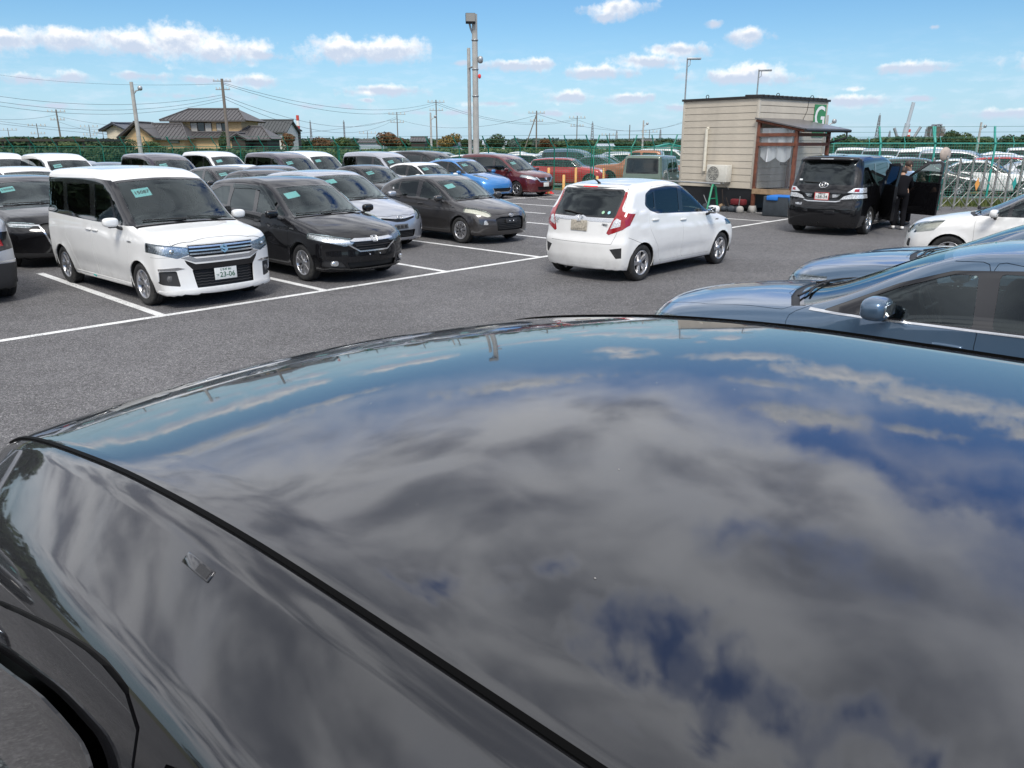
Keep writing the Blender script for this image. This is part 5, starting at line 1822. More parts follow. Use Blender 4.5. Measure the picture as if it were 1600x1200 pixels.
def on_ray(px, dist):
    """ground point seen in photo column px at forward distance dist"""
    r = ray_of(px, 223.3)
    return Vector((r[0] / r[1] * dist, dist, 0))


def top_z_at(py, dist, px=800):
    r = ray_of(px, py)
    return CAM_H + r[2] / r[1] * dist


# ------------------------------------------------------------------ ground
def asphalt_mat(name, base, speck=1.0, scale=1.0):
    m = principled(name, base, 0.85, spec=0.35)
    nt = m.node_tree
    B = NB(nt)
    p = nt.nodes['Principled BSDF']
    geo = B.n('ShaderNodeNewGeometry')
    P = geo.outputs['Position']
    vo = B.n('ShaderNodeTexVoronoi')
    vo.inputs['Scale'].default_value = 125 * scale
    B.link(P, vo.inputs['Vector'])
    vs = B.n('ShaderNodeSeparateColor')
    B.link(vo.outputs['Color'], vs.inputs[0])
    grain = vs.outputs[0]
    big = B.noise(P, 0.35, 5, 0.6)
    mid = B.noise(P, 2.4, 5, 0.65)
    fine = B.noise(P, 38, 4, 0.7)
    med = B.noise(P, 14, 4, 0.7)
    f = B.m('MULTIPLY', B.ss(grain, 0.1, 1.0, 1 - .42 * speck, 1 + .48 * speck), B.ss(fine, 0.25, 0.75, 0.70, 1.30))
    f = B.m('MULTIPLY', f, B.ss(med, 0.3, 0.7, 0.82, 1.18))
    f = B.m('MULTIPLY', f, B.ss(mid, 0.3, 0.7, 0.90, 1.08))
    f = B.m('MULTIPLY', f, B.ss(big, 0.3, 0.7, 0.83, 1.13))
    lt = B.ss(grain, 0.93, 0.97)
    cc = B.n('ShaderNodeCombineXYZ')
    for i in range(3): B.link(f, cc.inputs[i])
    c = B.mix(1.0, base, cc.outputs[0], 'MULTIPLY')
    c = B.mix(B.m('MULTIPLY', lt, 0.75 * speck), c, (0.42, 0.41, 0.39))
    # oil spots and damp patches
    st = B.noise(P, 0.9, 3, 0.5)
    c = B.mix(B.ss(st, 0.66, 0.74, 0, 0.35), c, (0.03, 0.03, 0.03))
    B.link(c, p.inputs['Base Color'])
    bn = B.n('ShaderNodeBump')
    bn.inputs['Strength'].default_value = 0.6
    bn.inputs['Distance'].default_value = 0.006
    B.link(B.m('ADD', grain, B.m('MULTIPLY', fine, 1.5)), bn.inputs['Height'])
    B.link(bn.outputs[0], p.inputs['Normal'])
    return m


asphalt_mat('asphalt', (0.128, 0.125, 0.127))
asphalt_mat('asphalt_far', (0.15, 0.147, 0.14), 0.6)


def field_mat():
    m = principled('field', (0.10, 0.12, 0.05), 0.95, spec=0.2)
    nt = m.node_tree
    B = NB(nt)
    p = nt.nodes['Principled BSDF']
    geo = B.n('ShaderNodeNewGeometry')
    P = geo.outputs['Position']
    a = B.noise(P, 0.03, 6, 0.6)
    b = B.noise(P, 1.5, 6, 0.7)
    c = B.mix(B.ss(a, 0.4, 0.6), (0.055, 0.085, 0.03), (0.16, 0.14, 0.07))
    c = B.mix(B.ss(b, 0.3, 0.7, 0, .5), c, (0.03, 0.05, 0.018))
    B.link(c, p.inputs['Base Color'])


field_mat()


def line_mat():
    m = principled('line_paint', (0.80, 0.80, 0.78), 0.6)
    nt = m.node_tree
    B = NB(nt)
    p = nt.nodes['Principled BSDF']
    geo = B.n('ShaderNodeNewGeometry')
    P = geo.outputs['Position']
    vo = B.n('ShaderNodeTexVoronoi')
    vo.inputs['Scale'].default_value = 95
    B.link(P, vo.inputs['Vector'])
    vs = B.n('ShaderNodeSeparateColor')
    B.link(vo.outputs['Color'], vs.inputs[0])
    w = B.m('ADD', B.m('MULTIPLY', vs.outputs[0], .5), B.noise(P, 3.0, 5, .7))
    c = B.mix(B.ss(w, 0.78, 1.05, 0, 0.75), (0.80, 0.80, 0.78), (0.17, 0.17, 0.17))
    B.link(c, p.inputs['Base Color'])


line_mat()


def sheet(name, pts, z, mat, sub=0):
    m = MB()
    m.add([(p[0], p[1], z) for p in pts], [tuple(range(len(pts)))])
    o = m.build(name, mat)
    o['kind'] = 'structure'
    return o


sheet('ground', [(-2600, -400), (2600, -400), (2600, 5000), (-2600, 5000)], -0.03, 'field')
lot = [UV(-40, -40), UV(26.5, -40), UV(26.5, 24), UV(14, 60), UV(-30, 70)]
lot = [(-60, -30), (60, -30), (60, 36), (16, 33.5), (3.2, 37.0), (-11.5, 50.5), (-60, 64)]
sheet('parking_lot', lot, 0.0, 'asphalt')
sheet('outer_lot', [(8, 38.6), (140, 30.6), (190, 95), (-20, 130), (-70, 90), (-10, 53)], -0.01, 'asphalt_far')

# painted lines
LW = 0.12


def painted(name, p, q, w=LW, z=0.004):
    p, q = Vector(p), Vector(q)
    t = (q - p).normalized()
    n = Vector((-t.y, t.x, 0)) * w / 2
    m = MB()
    k = max(1, int((q - p).length / 1.0))
    vs, fs = [], []
    for i in range(k + 1):
        c = p + (q - p) * i / k
        vs += [(c + n)[:2] + (z,), (c - n)[:2] + (z,)]
    fs = [(2 * i, 2 * i + 2, 2 * i + 3, 2 * i + 1) for i in range(k)]
    m.add([tuple(v) for v in vs], fs)
    o = m.build(name, 'line_paint')
    o['kind'] = 'structure'
    return o


PITCH_U = 2.487
painted('front_line', UV(-9, 0), UV(22.0, 0))
for k in range(-3, 9):
    u = 1.85 + PITCH_U * k
    painted('bay_line', UV(u, 0.062), UV(u, 5.0))
for k in range(-3, 9):
    u = 1.85 + PITCH_U * k
    painted('bay_line', UV(u, 6.4), UV(u, 11.2))
painted('front_line', UV(8, 11.8), UV(24.5, 11.8))
for k in range(-1, 10):
    u = 1.85 + PITCH_U * k
    painted('bay_line', UV(u, 11.86), UV(u, 17))

# ------------------------------------------------------------------ cars


def park(name, key, sp, colour, label, u, v, head=-1, yaw=0.0, **kw):
    """nose at (u, v); head -1 faces the aisle, +1 away from it"""
    b_xo = sp['fo'] + sp['wb'] / 2
    a = ANG + (pi / 2 if head > 0 else -pi / 2) + yaw
    h = Vector((cos(a), sin(a), 0))
    p = UV(u, v) - h * b_xo
    return make_car(name, key, sp, colour, label, p, a, **kw)

solio, bS, mS = park('minivan', 'solio', scaled(SOLIO, 1.11, 1.03, 1.045), 'paint_white', 'white boxy minivan with chrome slatted grille, nearest car of the left row', 2.84, .08, yaw=radians(2.2),
                     res=0.06, number='15087')
shuttle, bH, mH = park('estate_car', 'shuttle', scaled(SHUTTLE, 1, 1, 1.03), 'paint_black', 'black estate car beside the white boxy minivan, smoked window visors', 5.40, .10,
                       res=0.06)
priusa, bP, mP = park('estate_car', 'priusa', PRIUSA, 'paint_silver', 'silver estate car set back behind the black estate car nose', 8.05, 2.75, res=0.07)
aqua, bA, mA = park('hatchback', 'aqua', AQUA, 'paint_darkgrey', 'dark grey hatchback with cream headlights at the end of the front row', 10.55, 1.95, res=0.06)

ang = radians(46.6)
h = Vector((cos(ang), sin(ang), 0))
ra = Vector((2.08, 12.6, 0)) + Vector((-sin(ang), cos(ang), 0)) * .80
fit, bF, mF = make_car('hatchback', 'fit', scaled(FIT, 1.01, 1.03, 1.035), 'paint_white', 'white hatchback seen from behind, driving across the middle of the lot', ra + h * (FIT['wb'] / 2), ang, res=0.055)
ang = radians(50)
h = Vector((cos(ang), sin(ang), 0))
ra = Vector((8.76, 19.31, 0)) + Vector((-sin(ang), cos(ang), 0)) * .86
vell, bV, mV = make_car('people_carrier', 'vell', VELL, 'paint_black', 'black people carrier with clear tail lamps and its right doors open, beside the site office', ra + h * (VELL['wb'] / 2), ang, res=0.07)

near, bN, mN = make_car('near_car', 'near', NEARSUV, 'paint_near', 'glossy black car roof mirroring the clouds, filling the foreground', (0, 0, 0), 0, cat='car', res=0.05)
a = ANG + pi / 2
hn = Vector((cos(a), sin(a), 0))
c0 = Vector((0, 0, 0)) + DU * 0.985 + DV * (3.45 - bN.xo)
near.location = (c0.x, c0.y, 0)
near.rotation_euler = (0, 0, a)
near.name = 'parked_car'


def px_of(p):
    z = p.z - CAM_H
    f = p.y * cos(PITCH) - z * sin(PITCH)
    return 800 + 1202 * p.x / f, 600 - 1202 * (p.y * sin(PITCH) + z * cos(PITCH)) / f


def u_for(px, v, z):
    lo, hi = -8, 70
    for _ in range(40):
        m = (lo + hi) / 2
        if px_of(UV(m, v, z))[0] < px: lo = m
        else: hi = m
    return lo


# ---- left of and behind the front row
park('crossover', 'cross', CROSS, 'paint_black', 'black crossover with round headlamp showing left of the white boxy minivan', 2.55, 5.3, res=.075, number='16066')
park('small_crossover', 'cross2', dict(CROSS, card=False, regions=[r for r in CROSS['regions'] if r[0] != 'rear'] + [
    ('rear', 'dark_trim#t', [(.46, .70), (.88, .76), (.92, .98), (.60, .99)], dict(pair=1, smin=4.0)),
    ('rear', 'taillight', [(.62, .79), (.72, .80), (.68, .95), (.60, .95)], dict(pair=1, smin=4.0)),
    ('rear', 'cladding#r', [(-1, .15), (1, .15), (1, .56), (-1, .56)], dict(smin=3.9)),
    ('rear', 'chrome_trim#r', [(-.9, .575), (.9, .575), (.9, .60), (-.9, .60)], dict(smin=4.0)),
    ('rear', 'rear_window', [(-.55, 1.10), (.55, 1.10), (.48, 1.36), (-.48, 1.36)], dict(frame=.03, r=.03))]),
     'paint_silver', 'grey crossover tail with angular red lamp at the left edge of the photo', .06, 6.7, head=1, res=.075)

MINIVAN2 = dict(MINIVAN)
GROUP_B = 'cars parked in the rows behind the front row'
rows = [  # name, kind, spec, colour, header px, header v, label, number
    ('sedan', 'sedan', SEDAN, 'paint_black', 428, 9.6, 'black sedan whose roof shows above the black estate car', '15090'),
    ('sedan', 'sedan', SEDAN, 'paint_black', 588, 11.2, 'black sedan between the silver minivan and the dark grey hatchback roof', '15118'),
    ('sedan', 'sedan', SEDAN, 'paint_navy', 440, 13.0, 'dark blue roofed sedan behind the black sedan in the second row', None),
    ('hatchback', 'aqua', AQUA, 'paint_darkgrey', 362, 14.2, 'grey hatchback with its card in the windscreen, above the white boxy minivan roof', '15102'),
    ('hatchback', 'aqua', AQUA, 'paint_white', 385, 15.6, 'white roofed hatchback just behind the grey hatchback in the back rows', None),
    ('minivan', 'minivan', MINIVAN, 'paint_purple', 268, 17.2, 'dark minivan standing high above the white boxy minivan roof', '15110'),
    ('minivan', 'minivan', MINIVAN, 'paint_purple', 462, 17.0, 'dark minivan in the back row beneath the utility pole', '15112'),
    ('minivan', 'minivan', MINIVAN, 'paint_pearl', 352, 22.0, 'pale minivan in the far row between the two dark minivans', None),
    ('minivan', 'minivan', MINIVAN, 'paint_white', 505, 19.5, 'white minivan partly hidden behind the dark minivan in the back row', None),
    ('minivan', 'minivan', MINIVAN, 'paint_silver', 618, 15.6, 'silver minivan with white roof above the black sedan', '15121'),
    ('minivan', 'minivan', MINIVAN, 'paint_black', 690, 17.2, 'black minivan left of the dark red minivan, only its upper half showing', '15131'),
    ('hatchback', 'aqua', AQUA, 'paint_white', 672, 13.6, 'small white hatchback between the silver minivan and the sky blue hatchback', '15127'),
    ('estate_car', 'shuttle', SHUTTLE, 'paint_white', 45, 14.2, 'white estate car roof above the black crossover at the left edge', '15088'),
    ('minivan', 'minivan', MINIVAN, 'paint_white', 105, 19.0, 'white minivan with black side windows in the back row at far left', '15093'),
    ('sedan', 'sedan', SEDAN, 'paint_navy', 180, 13.4, 'blue black sedan roof peeping over the rear of the white boxy minivan', None),
    ('minivan', 'minivan', MINIVAN, 'paint_white', 8, 22.5, 'white minivan at the very left edge in the farthest row', None),
    ('hatchback', 'aqua', AQUA, 'paint_bluegrey', 178, 22.5, 'blue grey hatchback roof in the farthest row near the fence', None),
    ('hatchback', 'aqua', AQUA, 'paint_silver', 130, 26.0, 'silver hatchback in the farthest row, its roof just visible', None),
    ('hatchback', 'leaf', LEAF, 'paint_skyblue', 732, 14.0, 'sky blue hatchback with bright slanted headlights beside the dark red minivan', '15140'),
]
for (nm, key, sp, colr, hpx, hv, lab, num) in rows:
    s1 = sp['ws'][1]
    zt = max(t[1] for t in sp['top']) - .06
    park(nm, key, sp, colr, lab, u_for(hpx, hv, zt), hv - s1, res=.085, number=num, group=GROUP_B)

SERENA = dict(MINIVAN, H=1.72, top=[(a, b * .945 if a > 1 else b) for a, b in MINIVAN['top']], card=True, lampmat='lamp_clear', handles=[(2.1, .9), (2.6, .92)])
SERENA['regions'] = [(r[0], r[1], [(a, b - .075 if (r[0] == 'side' and b > 1.3) else b) for a, b in r[2]], *r[3:]) for r in MINIVAN['regions']]
SERENA['ws'] = (.88, 1.72)
serena, bR, mR = park('minivan', 'serena', SERENA, 'paint_maroon', 'dark red minivan with chrome V grille next to the traffic cone', u_for(806, 13.5, 1.66), 11.75, res=.075, number='15146')

# ---- right-hand row, noses towards the aisle
blue1, bB, mB1 = park('hatchback', 'mazda', scaled(MAZDA, 1, 1, 1.045), 'paint_bluegrey', 'blue grey hatchback with black mirror base, nearest beyond the black roof', 4.2, -6.2, head=1, res=.06)
blue2, _, _ = park('hatchback', 'mazda', scaled(MAZDA, 1, 1, 1.045), 'paint_bluegrey', 'second blue grey hatchback, half hidden behind the nearest one', 7.0, -6.2, head=1, res=.06)
pale, _, _ = park('coupe', 'coupe', scaled(MAZDA, 1.05, 1, .87), 'paint_bluegrey', 'low blue grey car bonnet between the blue hatchbacks and the white one', 9.2, -6.0, head=1, res=.08)
prw, _, _ = park('hatchback', 'priusw', dict(PRIUSA, card=False, lampmat='lamp_cream', regions=PRIUSA['regions'] + [('side', 'headlight#s', [(.30, .63), (.66, .70), (.80, .88), (.62, .86), (.36, .78)], dict(nmin=.1))]), 'paint_white', 'white hatchback nose with hazy square headlight at the right edge', 13.7, -5.4, head=1, res=.075)
# neighbours outside the frame that the shiny paint mirrors
park('minivan', 'minivan', MINIVAN, 'paint_silver', 'silver minivan parked left of the photo in the front row', -3.3, .6, res=.085)
park('sedan', 'sedan', SEDAN, 'paint_black', 'black sedan parked left of the photo beside the silver minivan', -5.8, .4, res=.085)
park('sedan', 'sedan', SEDAN, 'paint_darkgrey', 'grey sedan parked in the near row left of the black roofed car', -4.9, -6.6, head=1, res=.085)

# ---- outer lot beyond the fence
far_specs = [('aqua', AQUA), ('sedan', SEDAN), ('minivan', MINIVAN), ('shuttle', SHUTTLE), ('leaf', LEAF)]
far_cols = ['paint_white', 'paint_white', 'paint_silver', 'paint_pearl', 'paint_black', 'paint_darkgrey', 'paint_white', 'paint_silver', 'paint_navy', 'paint_maroon', 'paint_bluegrey', 'paint_pearl']
NAMES = {'aqua': 'hatchback', 'sedan': 'sedan', 'minivan': 'minivan', 'shuttle': 'estate_car', 'leaf': 'hatchback'}
CN = {'paint_white': 'white', 'paint_silver': 'silver', 'paint_pearl': 'pearl', 'paint_black': 'black', 'paint_darkgrey': 'dark grey', 'paint_navy': 'navy', 'paint_maroon': 'maroon', 'paint_bluegrey': 'blue grey', 'paint_red': 'red', 'paint_orange': 'orange'}


def far_car(px, dist, head, kind=None, colr=None, label=None, group=None, where='beyond the green fence'):
    k, sp = kind or random.choice(far_specs)
    colr = colr or random.choice(far_cols)
    p = on_ray(px, dist)
    return make_car(NAMES.get(k, 'car'), k, sp, colr, label or '%s %s parked %s' % (CN[colr], NAMES.get(k, 'car').replace('_', ' '), where), p, head + random.uniform(-.03, .03), res=.13, far=True, group=group)


mini, _, _ = make_car('hatchback', 'mini', MINI, 'paint_red', 'red hatchback with dark roof beyond the green fence', on_ray(890, 41.5), radians(-18), res=.11, far=True, colour2='paint_black')
pick, _, _ = make_car('pickup_truck', 'pickup', PICKUP, 'paint_orange', 'orange brown pickup truck beyond the fence left of the site office', on_ray(1003, 41.5), radians(163), res=.11, far=True)
boxy, _, _ = make_car('off_road_car', 'boxy', BOXY, 'paint_green', 'pale green boxy off-road car tight against the site office', on_ray(1026, 31.0) + Vector((0, 0, 0)), radians(64), res=.08, far=False)
GR1 = 'cars beyond the fence behind the red hatchback'
ORD = ['first', 'second', 'third', 'fourth', 'fifth', 'sixth', 'seventh', 'eighth', 'ninth', 'tenth', 'eleventh', 'twelfth', 'thirteenth', 'fourteenth', 'fifteenth', 'sixteenth', 'seventeenth', 'eighteenth', 'nineteenth', 'twentieth']
lst = sorted([(735, 52, 'paint_white', 0), (792, 55, 'paint_silver', 1), (838, 50, 'paint_white', 3), (905, 48, 'paint_bluegrey', 2), (945, 46, 'paint_navy', 1), (955, 52, 'paint_silver', 0), (1000, 52, 'paint_white', 3),
                         (1042, 50, 'paint_silver', 0), (1050, 57, 'paint_white', 2), (700, 58, 'paint_silver', 3), (860, 58, 'paint_pearl', 0), (920, 60, 'paint_white', 1), (985, 60, 'paint_silver', 3), (660, 60, 'paint_white', 0), (640, 66, 'paint_white', 3),
                         (770, 66, 'paint_pearl', 0), (820, 68, 'paint_white', 1), (1020, 66, 'paint_silver', 0), (880, 70, 'paint_white', 3)])
for i, (px, dist, c, k) in enumerate(lst):
    far_car(px, dist, radians(-22), far_specs[k], c, '%s %s, %s from the left of the cars beyond the fence' % (CN[c], NAMES[far_specs[k][0]].replace('_', ' '), ORD[i]), GR1)
GR2 = 'cars in the outer lot beyond the folding gate'
spots = []
for r, dist in enumerate((34.5, 38.5, 43, 48, 54, 61, 69)):
    n = 9 if r < 2 else 11
    x0 = 1360 if r == 0 else 1330
    step = 2.75 / dist * 1202
    px = x0 + (r % 3) * 13
    while px < 1700:
        spots.append((px, dist, r, int((px - x0) / step)))
        px += step
for i, (px, dist, rr, cc) in enumerate(spots):
    k = far_specs[i * 7 % 5] if dist > 40 else far_specs[(0, 3, 1)[i % 3]]
    c = ['paint_white', 'paint_silver', 'paint_white', 'paint_pearl', 'paint_white', 'paint_darkgrey', 'paint_white', 'paint_silver'][(i * 5) % 8]
    if i == 4 and dist < 36: c = 'paint_red'
    if dist < 36 and px < 1440: c = 'paint_red' if i == 0 else 'paint_white'
    if abs(px - 1580) < 25 and 38 < dist < 40: c = 'paint_red'
    far_car(px, dist + (i % 2) * .3, radians(-28), k, c, '%s %s, %s in the %s row beyond the folding gate' % (CN[c], NAMES[k[0]].replace('_', ' '), ORD[cc], ORD[rr]), GR2)

# ------------------------------------------------------------------ materials of the setting
vary(principled('steel_galv', (0.38, 0.39, 0.39), 0.45, 0.7), 12, 0.15, 0.08)
vary(principled('concrete_pole', (0.40, 0.39, 0.36), 0.8), 3, 0.15, 0, 0.1, 60)
vary(principled('concrete', (0.36, 0.35, 0.33), 0.85), 4, 0.2, 0, 0.2, 60)
vary(principled('fence_green', (0.012, 0.20, 0.135), 0.42), 6, 0.15)
vary(principled('fence_teal', (0.02, 0.27, 0.22), 0.42), 6, 0.15)
vary(principled('wire_green', (0.02, 0.16, 0.11), 0.5), 6, 0.1)
vary(principled('siding', (0.52, 0.465, 0.38), 0.7), 2.5, 0.07, 0.0, 0.1, 30, dirt=(0.38, 0.34, 0.28))
vary(principled('siding_edge', (0.47, 0.43, 0.36), 0.6), 3, 0.08)
vary(principled('dark_roof', (0.03, 0.027, 0.026), 0.45, 0.3), 5, 0.2)
vary(principled('brown_wood', (0.16, 0.055, 0.030), 0.6), 9, 0.35, 0.1, 0.3, 40)
vary(principled('porch_roof', (0.15, 0.14, 0.14), 0.3, 0.4), 6, 0.15)
vary(principled('pale_timber', (0.32, 0.22, 0.13), 0.7), 9, 0.25)
vary(principled('duct_white', (0.66, 0.62, 0.52), 0.5), 8, 0.08)
vary(principled('aircon_white', (0.62, 0.60, 0.53), 0.5), 8, 0.08)
principled('aircon_grille', (0.16, 0.16, 0.15), 0.6)
vary(principled('sign_green', (0.045, 0.24, 0.095), 0.5), 4, 0.08)
principled('sign_white', (0.8, 0.8, 0.78), 0.6)
principled('drainpipe', (0.012, 0.012, 0.013), 0.4)
vary(principled('steel_gate', (0.40, 0.39, 0.36), 0.32, 0.75), 14, 0.15, 0.08)
principled('orange_plate', (0.75, 0.34, 0.08), 0.5)
principled('teal_plate', (0.03, 0.32, 0.28), 0.5)
vary(principled('mirror_back', (0.42, 0.35, 0.30), 0.6), 5, 0.2)
principled('sawhorse_green', (0.02, 0.25, 0.13), 0.4)
vary(principled('bin_dark', (0.035, 0.045, 0.055), 0.6), 6, 0.2)
principled('bin_blue', (0.02, 0.18, 0.6), 0.45)
principled('cone_red', (0.75, 0.035, 0.03), 0.5)
principled('cone_white', (0.8, 0.8, 0.8), 0.5)
vary(principled('bollard_yellow', (0.72, 0.40, 0.13), 0.55), 8, 0.15)
principled('black_tarp', (0.008, 0.009, 0.012), 0.5)
principled('cloth_red', (0.13, 0.008, 0.012), 0.8)
vary(principled('roof_tile', (0.085, 0.08, 0.08), 0.55), 3, 0.2, 0.1)
vary(principled('roof_tile_blue', (0.06, 0.07, 0.09), 0.5), 3, 0.2, 0.1)
vary(principled('slate_roof', (0.065, 0.07, 0.07), 0.7), 3, 0.15)
vary(principled('ochre_wall', (0.55, 0.38, 0.20), 0.85), 1.5, 0.08)
vary(principled('cream_wall', (0.66, 0.58, 0.44), 0.85), 1.5, 0.08)
vary(principled('white_wall', (0.7, 0.68, 0.62), 0.85), 1.5, 0.08)
vary(principled('dark_wood', (0.035, 0.024, 0.018), 0.7), 5, 0.3)
principled('window_dark', (0.02, 0.025, 0.03), 0.08, 0, 0.4)
principled('window_frame_light', (0.42, 0.40, 0.36), 0.5)
principled('blue_roof', (0.14, 0.22, 0.30), 0.5)
principled('wire_black', (0.03, 0.03, 0.032), 0.6)
principled('chimney_red', (0.55, 0.06, 0.04), 0.6)
principled('chimney_white', (0.75, 0.74, 0.72), 0.6)
principled('tower_steel', (0.30, 0.32, 0.34), 0.6, 0.2)
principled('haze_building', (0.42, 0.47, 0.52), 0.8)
principled('wood_pole', (0.17, 0.145, 0.12), 0.8)
vary(principled('bark', (0.09, 0.065, 0.045), 0.9), 8, 0.3)


def leaf_mat(name, c, c2):
    m = principled(name, c, 0.65, spec=0.3)
    nt = m.node_tree
    B = NB(nt)
    p = nt.nodes['Principled BSDF']
    oi = B.n('ShaderNodeNewGeometry')
    n = B.noise(oi.outputs['Position'], 0.9, 4, 0.6)
    r = B.m('ADD', B.m('MULTIPLY', oi.outputs['Random Per Island'], 0.6), B.m('MULTIPLY', n, 0.5))
    B.link(B.mix(B.ss(r, 0.2, 0.9), c, c2), p.inputs['Base Color'])
    return m


leaf_mat('leaf_dark', (0.018, 0.035, 0.012), (0.055, 0.085, 0.028))
leaf_mat('leaf_mid', (0.035, 0.065, 0.018), (0.10, 0.13, 0.04))
leaf_mat('leaf_autumn', (0.10, 0.07, 0.02), (0.26, 0.17, 0.045))
leaf_mat('leaf_rust', (0.07, 0.035, 0.015), (0.17, 0.09, 0.035))
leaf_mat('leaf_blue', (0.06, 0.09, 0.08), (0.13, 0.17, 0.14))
leaf_mat('grass_blade', (0.05, 0.085, 0.02), (0.15, 0.17, 0.05))


def plastic_film():
    m = bpy.data.materials.new('clear_film')
    m.use_nodes = True
    nt = m.node_tree
    nt.nodes.clear()
    B = NB(nt)
    out = B.n('ShaderNodeOutputMaterial')
    tr = B.n('ShaderNodeBsdfTransparent')
    tr.inputs[0].default_value = (.8, .82, .82, 1)
    df = B.n('ShaderNodeBsdfDiffuse')
    df.inputs[0].default_value = (.55, .56, .56, 1)
    gl = B.n('ShaderNodeBsdfGlossy')
    gl.inputs['Roughness'].default_value = .12
    m1 = B.n('ShaderNodeMixShader')
    m1.inputs[0].default_value = .14
    B.link(tr.outputs[0], m1.inputs[1])
    B.link(df.outputs[0], m1.inputs[2])
    m2 = B.n('ShaderNodeMixShader')
    m2.inputs[0].default_value = .12
    B.link(m1.outputs[0], m2.inputs[1])
    B.link(gl.outputs[0], m2.inputs[2])
    B.link(m2.outputs[0], out.inputs[0])
    MATS['clear_film'] = m


plastic_film()
principled('curtain_white', (0.82, 0.83, 0.85), 0.8)
MATS['curtain_white'].node_tree.nodes['Principled BSDF'].inputs['Transmission Weight'].default_value = 0.0


# ------------------------------------------------------------------ fences
def fence_run(pts, h, post_mat, label, step=2.0, base=0.0, arm=0.45, arm_dir=None, side=1, wires=3, grid=0.10, post_r=.03, name='chain_fence', cat='fence'):
    pts = [Vector((p[0], p[1], 0)) for p in pts]
    root = thing(name, label, cat, pts[0])
    o = pts[0]
    pm = MB()
    t0 = (pts[1] - pts[0]).normalized()
    post_me = {}
    rail = MB()
    mesh = MB()
    barb = [MB() for _ in range(wires)]
    for a, b in zip(pts[:-1], pts[1:]):
        t = (b - a).normalized()
        n = Vector((-t.y, t.x, 0)) * side
        L = (b - a).length
        k = max(1, round(L / step))
        key = (round(n.x, 3), round(n.y, 3))
        if key not in post_me:
            m = MB()
            m.tube([(0, 0, base), (0, 0, base + h), tuple(n * arm * .5 + Vector((0, 0, base + h + arm * .5))), tuple(n * arm * .78 + Vector((0, 0, base + h + arm)))], post_r, 8)
            m.tube([(0, 0, base + h - .02), (0, 0, base + h + .03)], post_r * 1.4, 8)
            post_me[key] = m.mesh('post')
        for i in range(k + 1):
            p = a + t * (L * i / k)
            meshobj('post', post_me[key], root, post_mat, p - o)
        A, Bp = a - o, b - o
        rail.tube([A + Vector((0, 0, base + h - .02)), Bp + Vector((0, 0, base + h - .02))], .02, 6)
        rail.tube([A + Vector((0, 0, base + .12)), Bp + Vector((0, 0, base + .12))], .012, 5)
        w = .0035
        z = base + .12
        while z < base + h:
            mesh.box(0, 0, 0, 1, 1, 1, None) if False else None
            p0, p1 = A + Vector((0, 0, z)), Bp + Vector((0, 0, z))
            mesh.add([p0 + n * w, p1 + n * w, p1 + Vector((0, 0, w * 2)), p0 + Vector((0, 0, w * 2)), p0 - n * w, p1 - n * w], [(0, 1, 2, 3), (3, 2, 5, 4)])
            z += grid
        kk = int(L / grid)
        for i in range(kk):
            q = A + t * (i * grid)
            mesh.add([q + t * w * 2 + Vector((0, 0, base + .12)), q + n * w * 1.5 + Vector((0, 0, base + .12)), q - t * w * 2 + Vector((0, 0, base + .12)),
                      q + t * w * 2 + Vector((0, 0, base + h)), q + n * w * 1.5 + Vector((0, 0, base + h)), q - t * w * 2 + Vector((0, 0, base + h))], [(0, 1, 4, 3), (1, 2, 5, 4)])
        for i in range(wires):
            f = (i + 1) / wires
            off = n * arm * .78 * f + Vector((0, 0, base + h + arm * f))
            barb[i].tube([A + off, Bp + off], .006, 4)
    rail.build('rail', post_mat, root)
    mo = mesh.build('wire_mesh', 'wire_green', root)
    mo['kind'] = 'stuff'
    for b_ in barb: b_.build('barbed_wire', 'wire_green', root)
    return root


P_corner = (3.6, 36.4)
fence_run([(3.6, 36.4), (-10.8, 50.2)], 1.95, 'fence_green', 'green wire fence with bent arms behind the parked rows, middle of the photo', 2.1, arm=.55, side=1)
fence_run([(-10.9, 50.3), (-23, 54.5), (-44, 58.5)], 1.95, 'fence_green', 'green wire fence with bent arms running in front of the tiled houses', 1.75, arm=.6, side=1, grid=.12)
fence_run([(3.7, 36.3), (8.2, 32.5)], 1.95, 'fence_green', 'short green wire fence run between the traffic cone and the site office', 1.75, arm=.55, side=1)
fence_run([(3.0, 43.5), (11.5, 38.5)], 2.0, 'fence_teal', 'pale teal fence line standing behind the first green fence', 2.2, arm=.55, side=-1)
fence_run([(12.6, 32.2), (16.6, 31.6), (24.6, 29.2)], 2.15, 'fence_teal', 'teal wire fence with leaning arms behind the folding gate', 2.25, arm=.62, side=1, post_r=.042)
fence_run([(20, 74), (75, 68)], 2.2, 'fence_teal', 'far teal fence closing the outer lot below the trees', 3.0, arm=.5, side=1, grid=.2)
# grass strips along the fences
def grass_strip(name, label, a, b, w, n, h=.16, mat='grass_blade'):
    a, b = Vector((*a, 0)), Vector((*b, 0))
    t = (b - a).normalized()
    nn = Vector((-t.y, t.x, 0))
    rnd = random.Random(5)
    m = MB()
    L = (b - a).length
    for _ in range(n):
        p = a + t * rnd.uniform(0, L) + nn * rnd.gauss(0, w / 2.6)
        hh = h * rnd.uniform(.4, 1.3)
        d = Vector((rnd.uniform(-1, 1), rnd.uniform(-1, 1), 0)) * hh * .5
        s = Vector((rnd.uniform(-1, 1), rnd.uniform(-1, 1), 0)).normalized() * .022
        m.add([p - s, p + s, p + d + Vector((0, 0, hh))], [(0, 1, 2)])
    o = m.build(name, mat)
    tag(o, label, 'grass', kind='stuff')
    return o


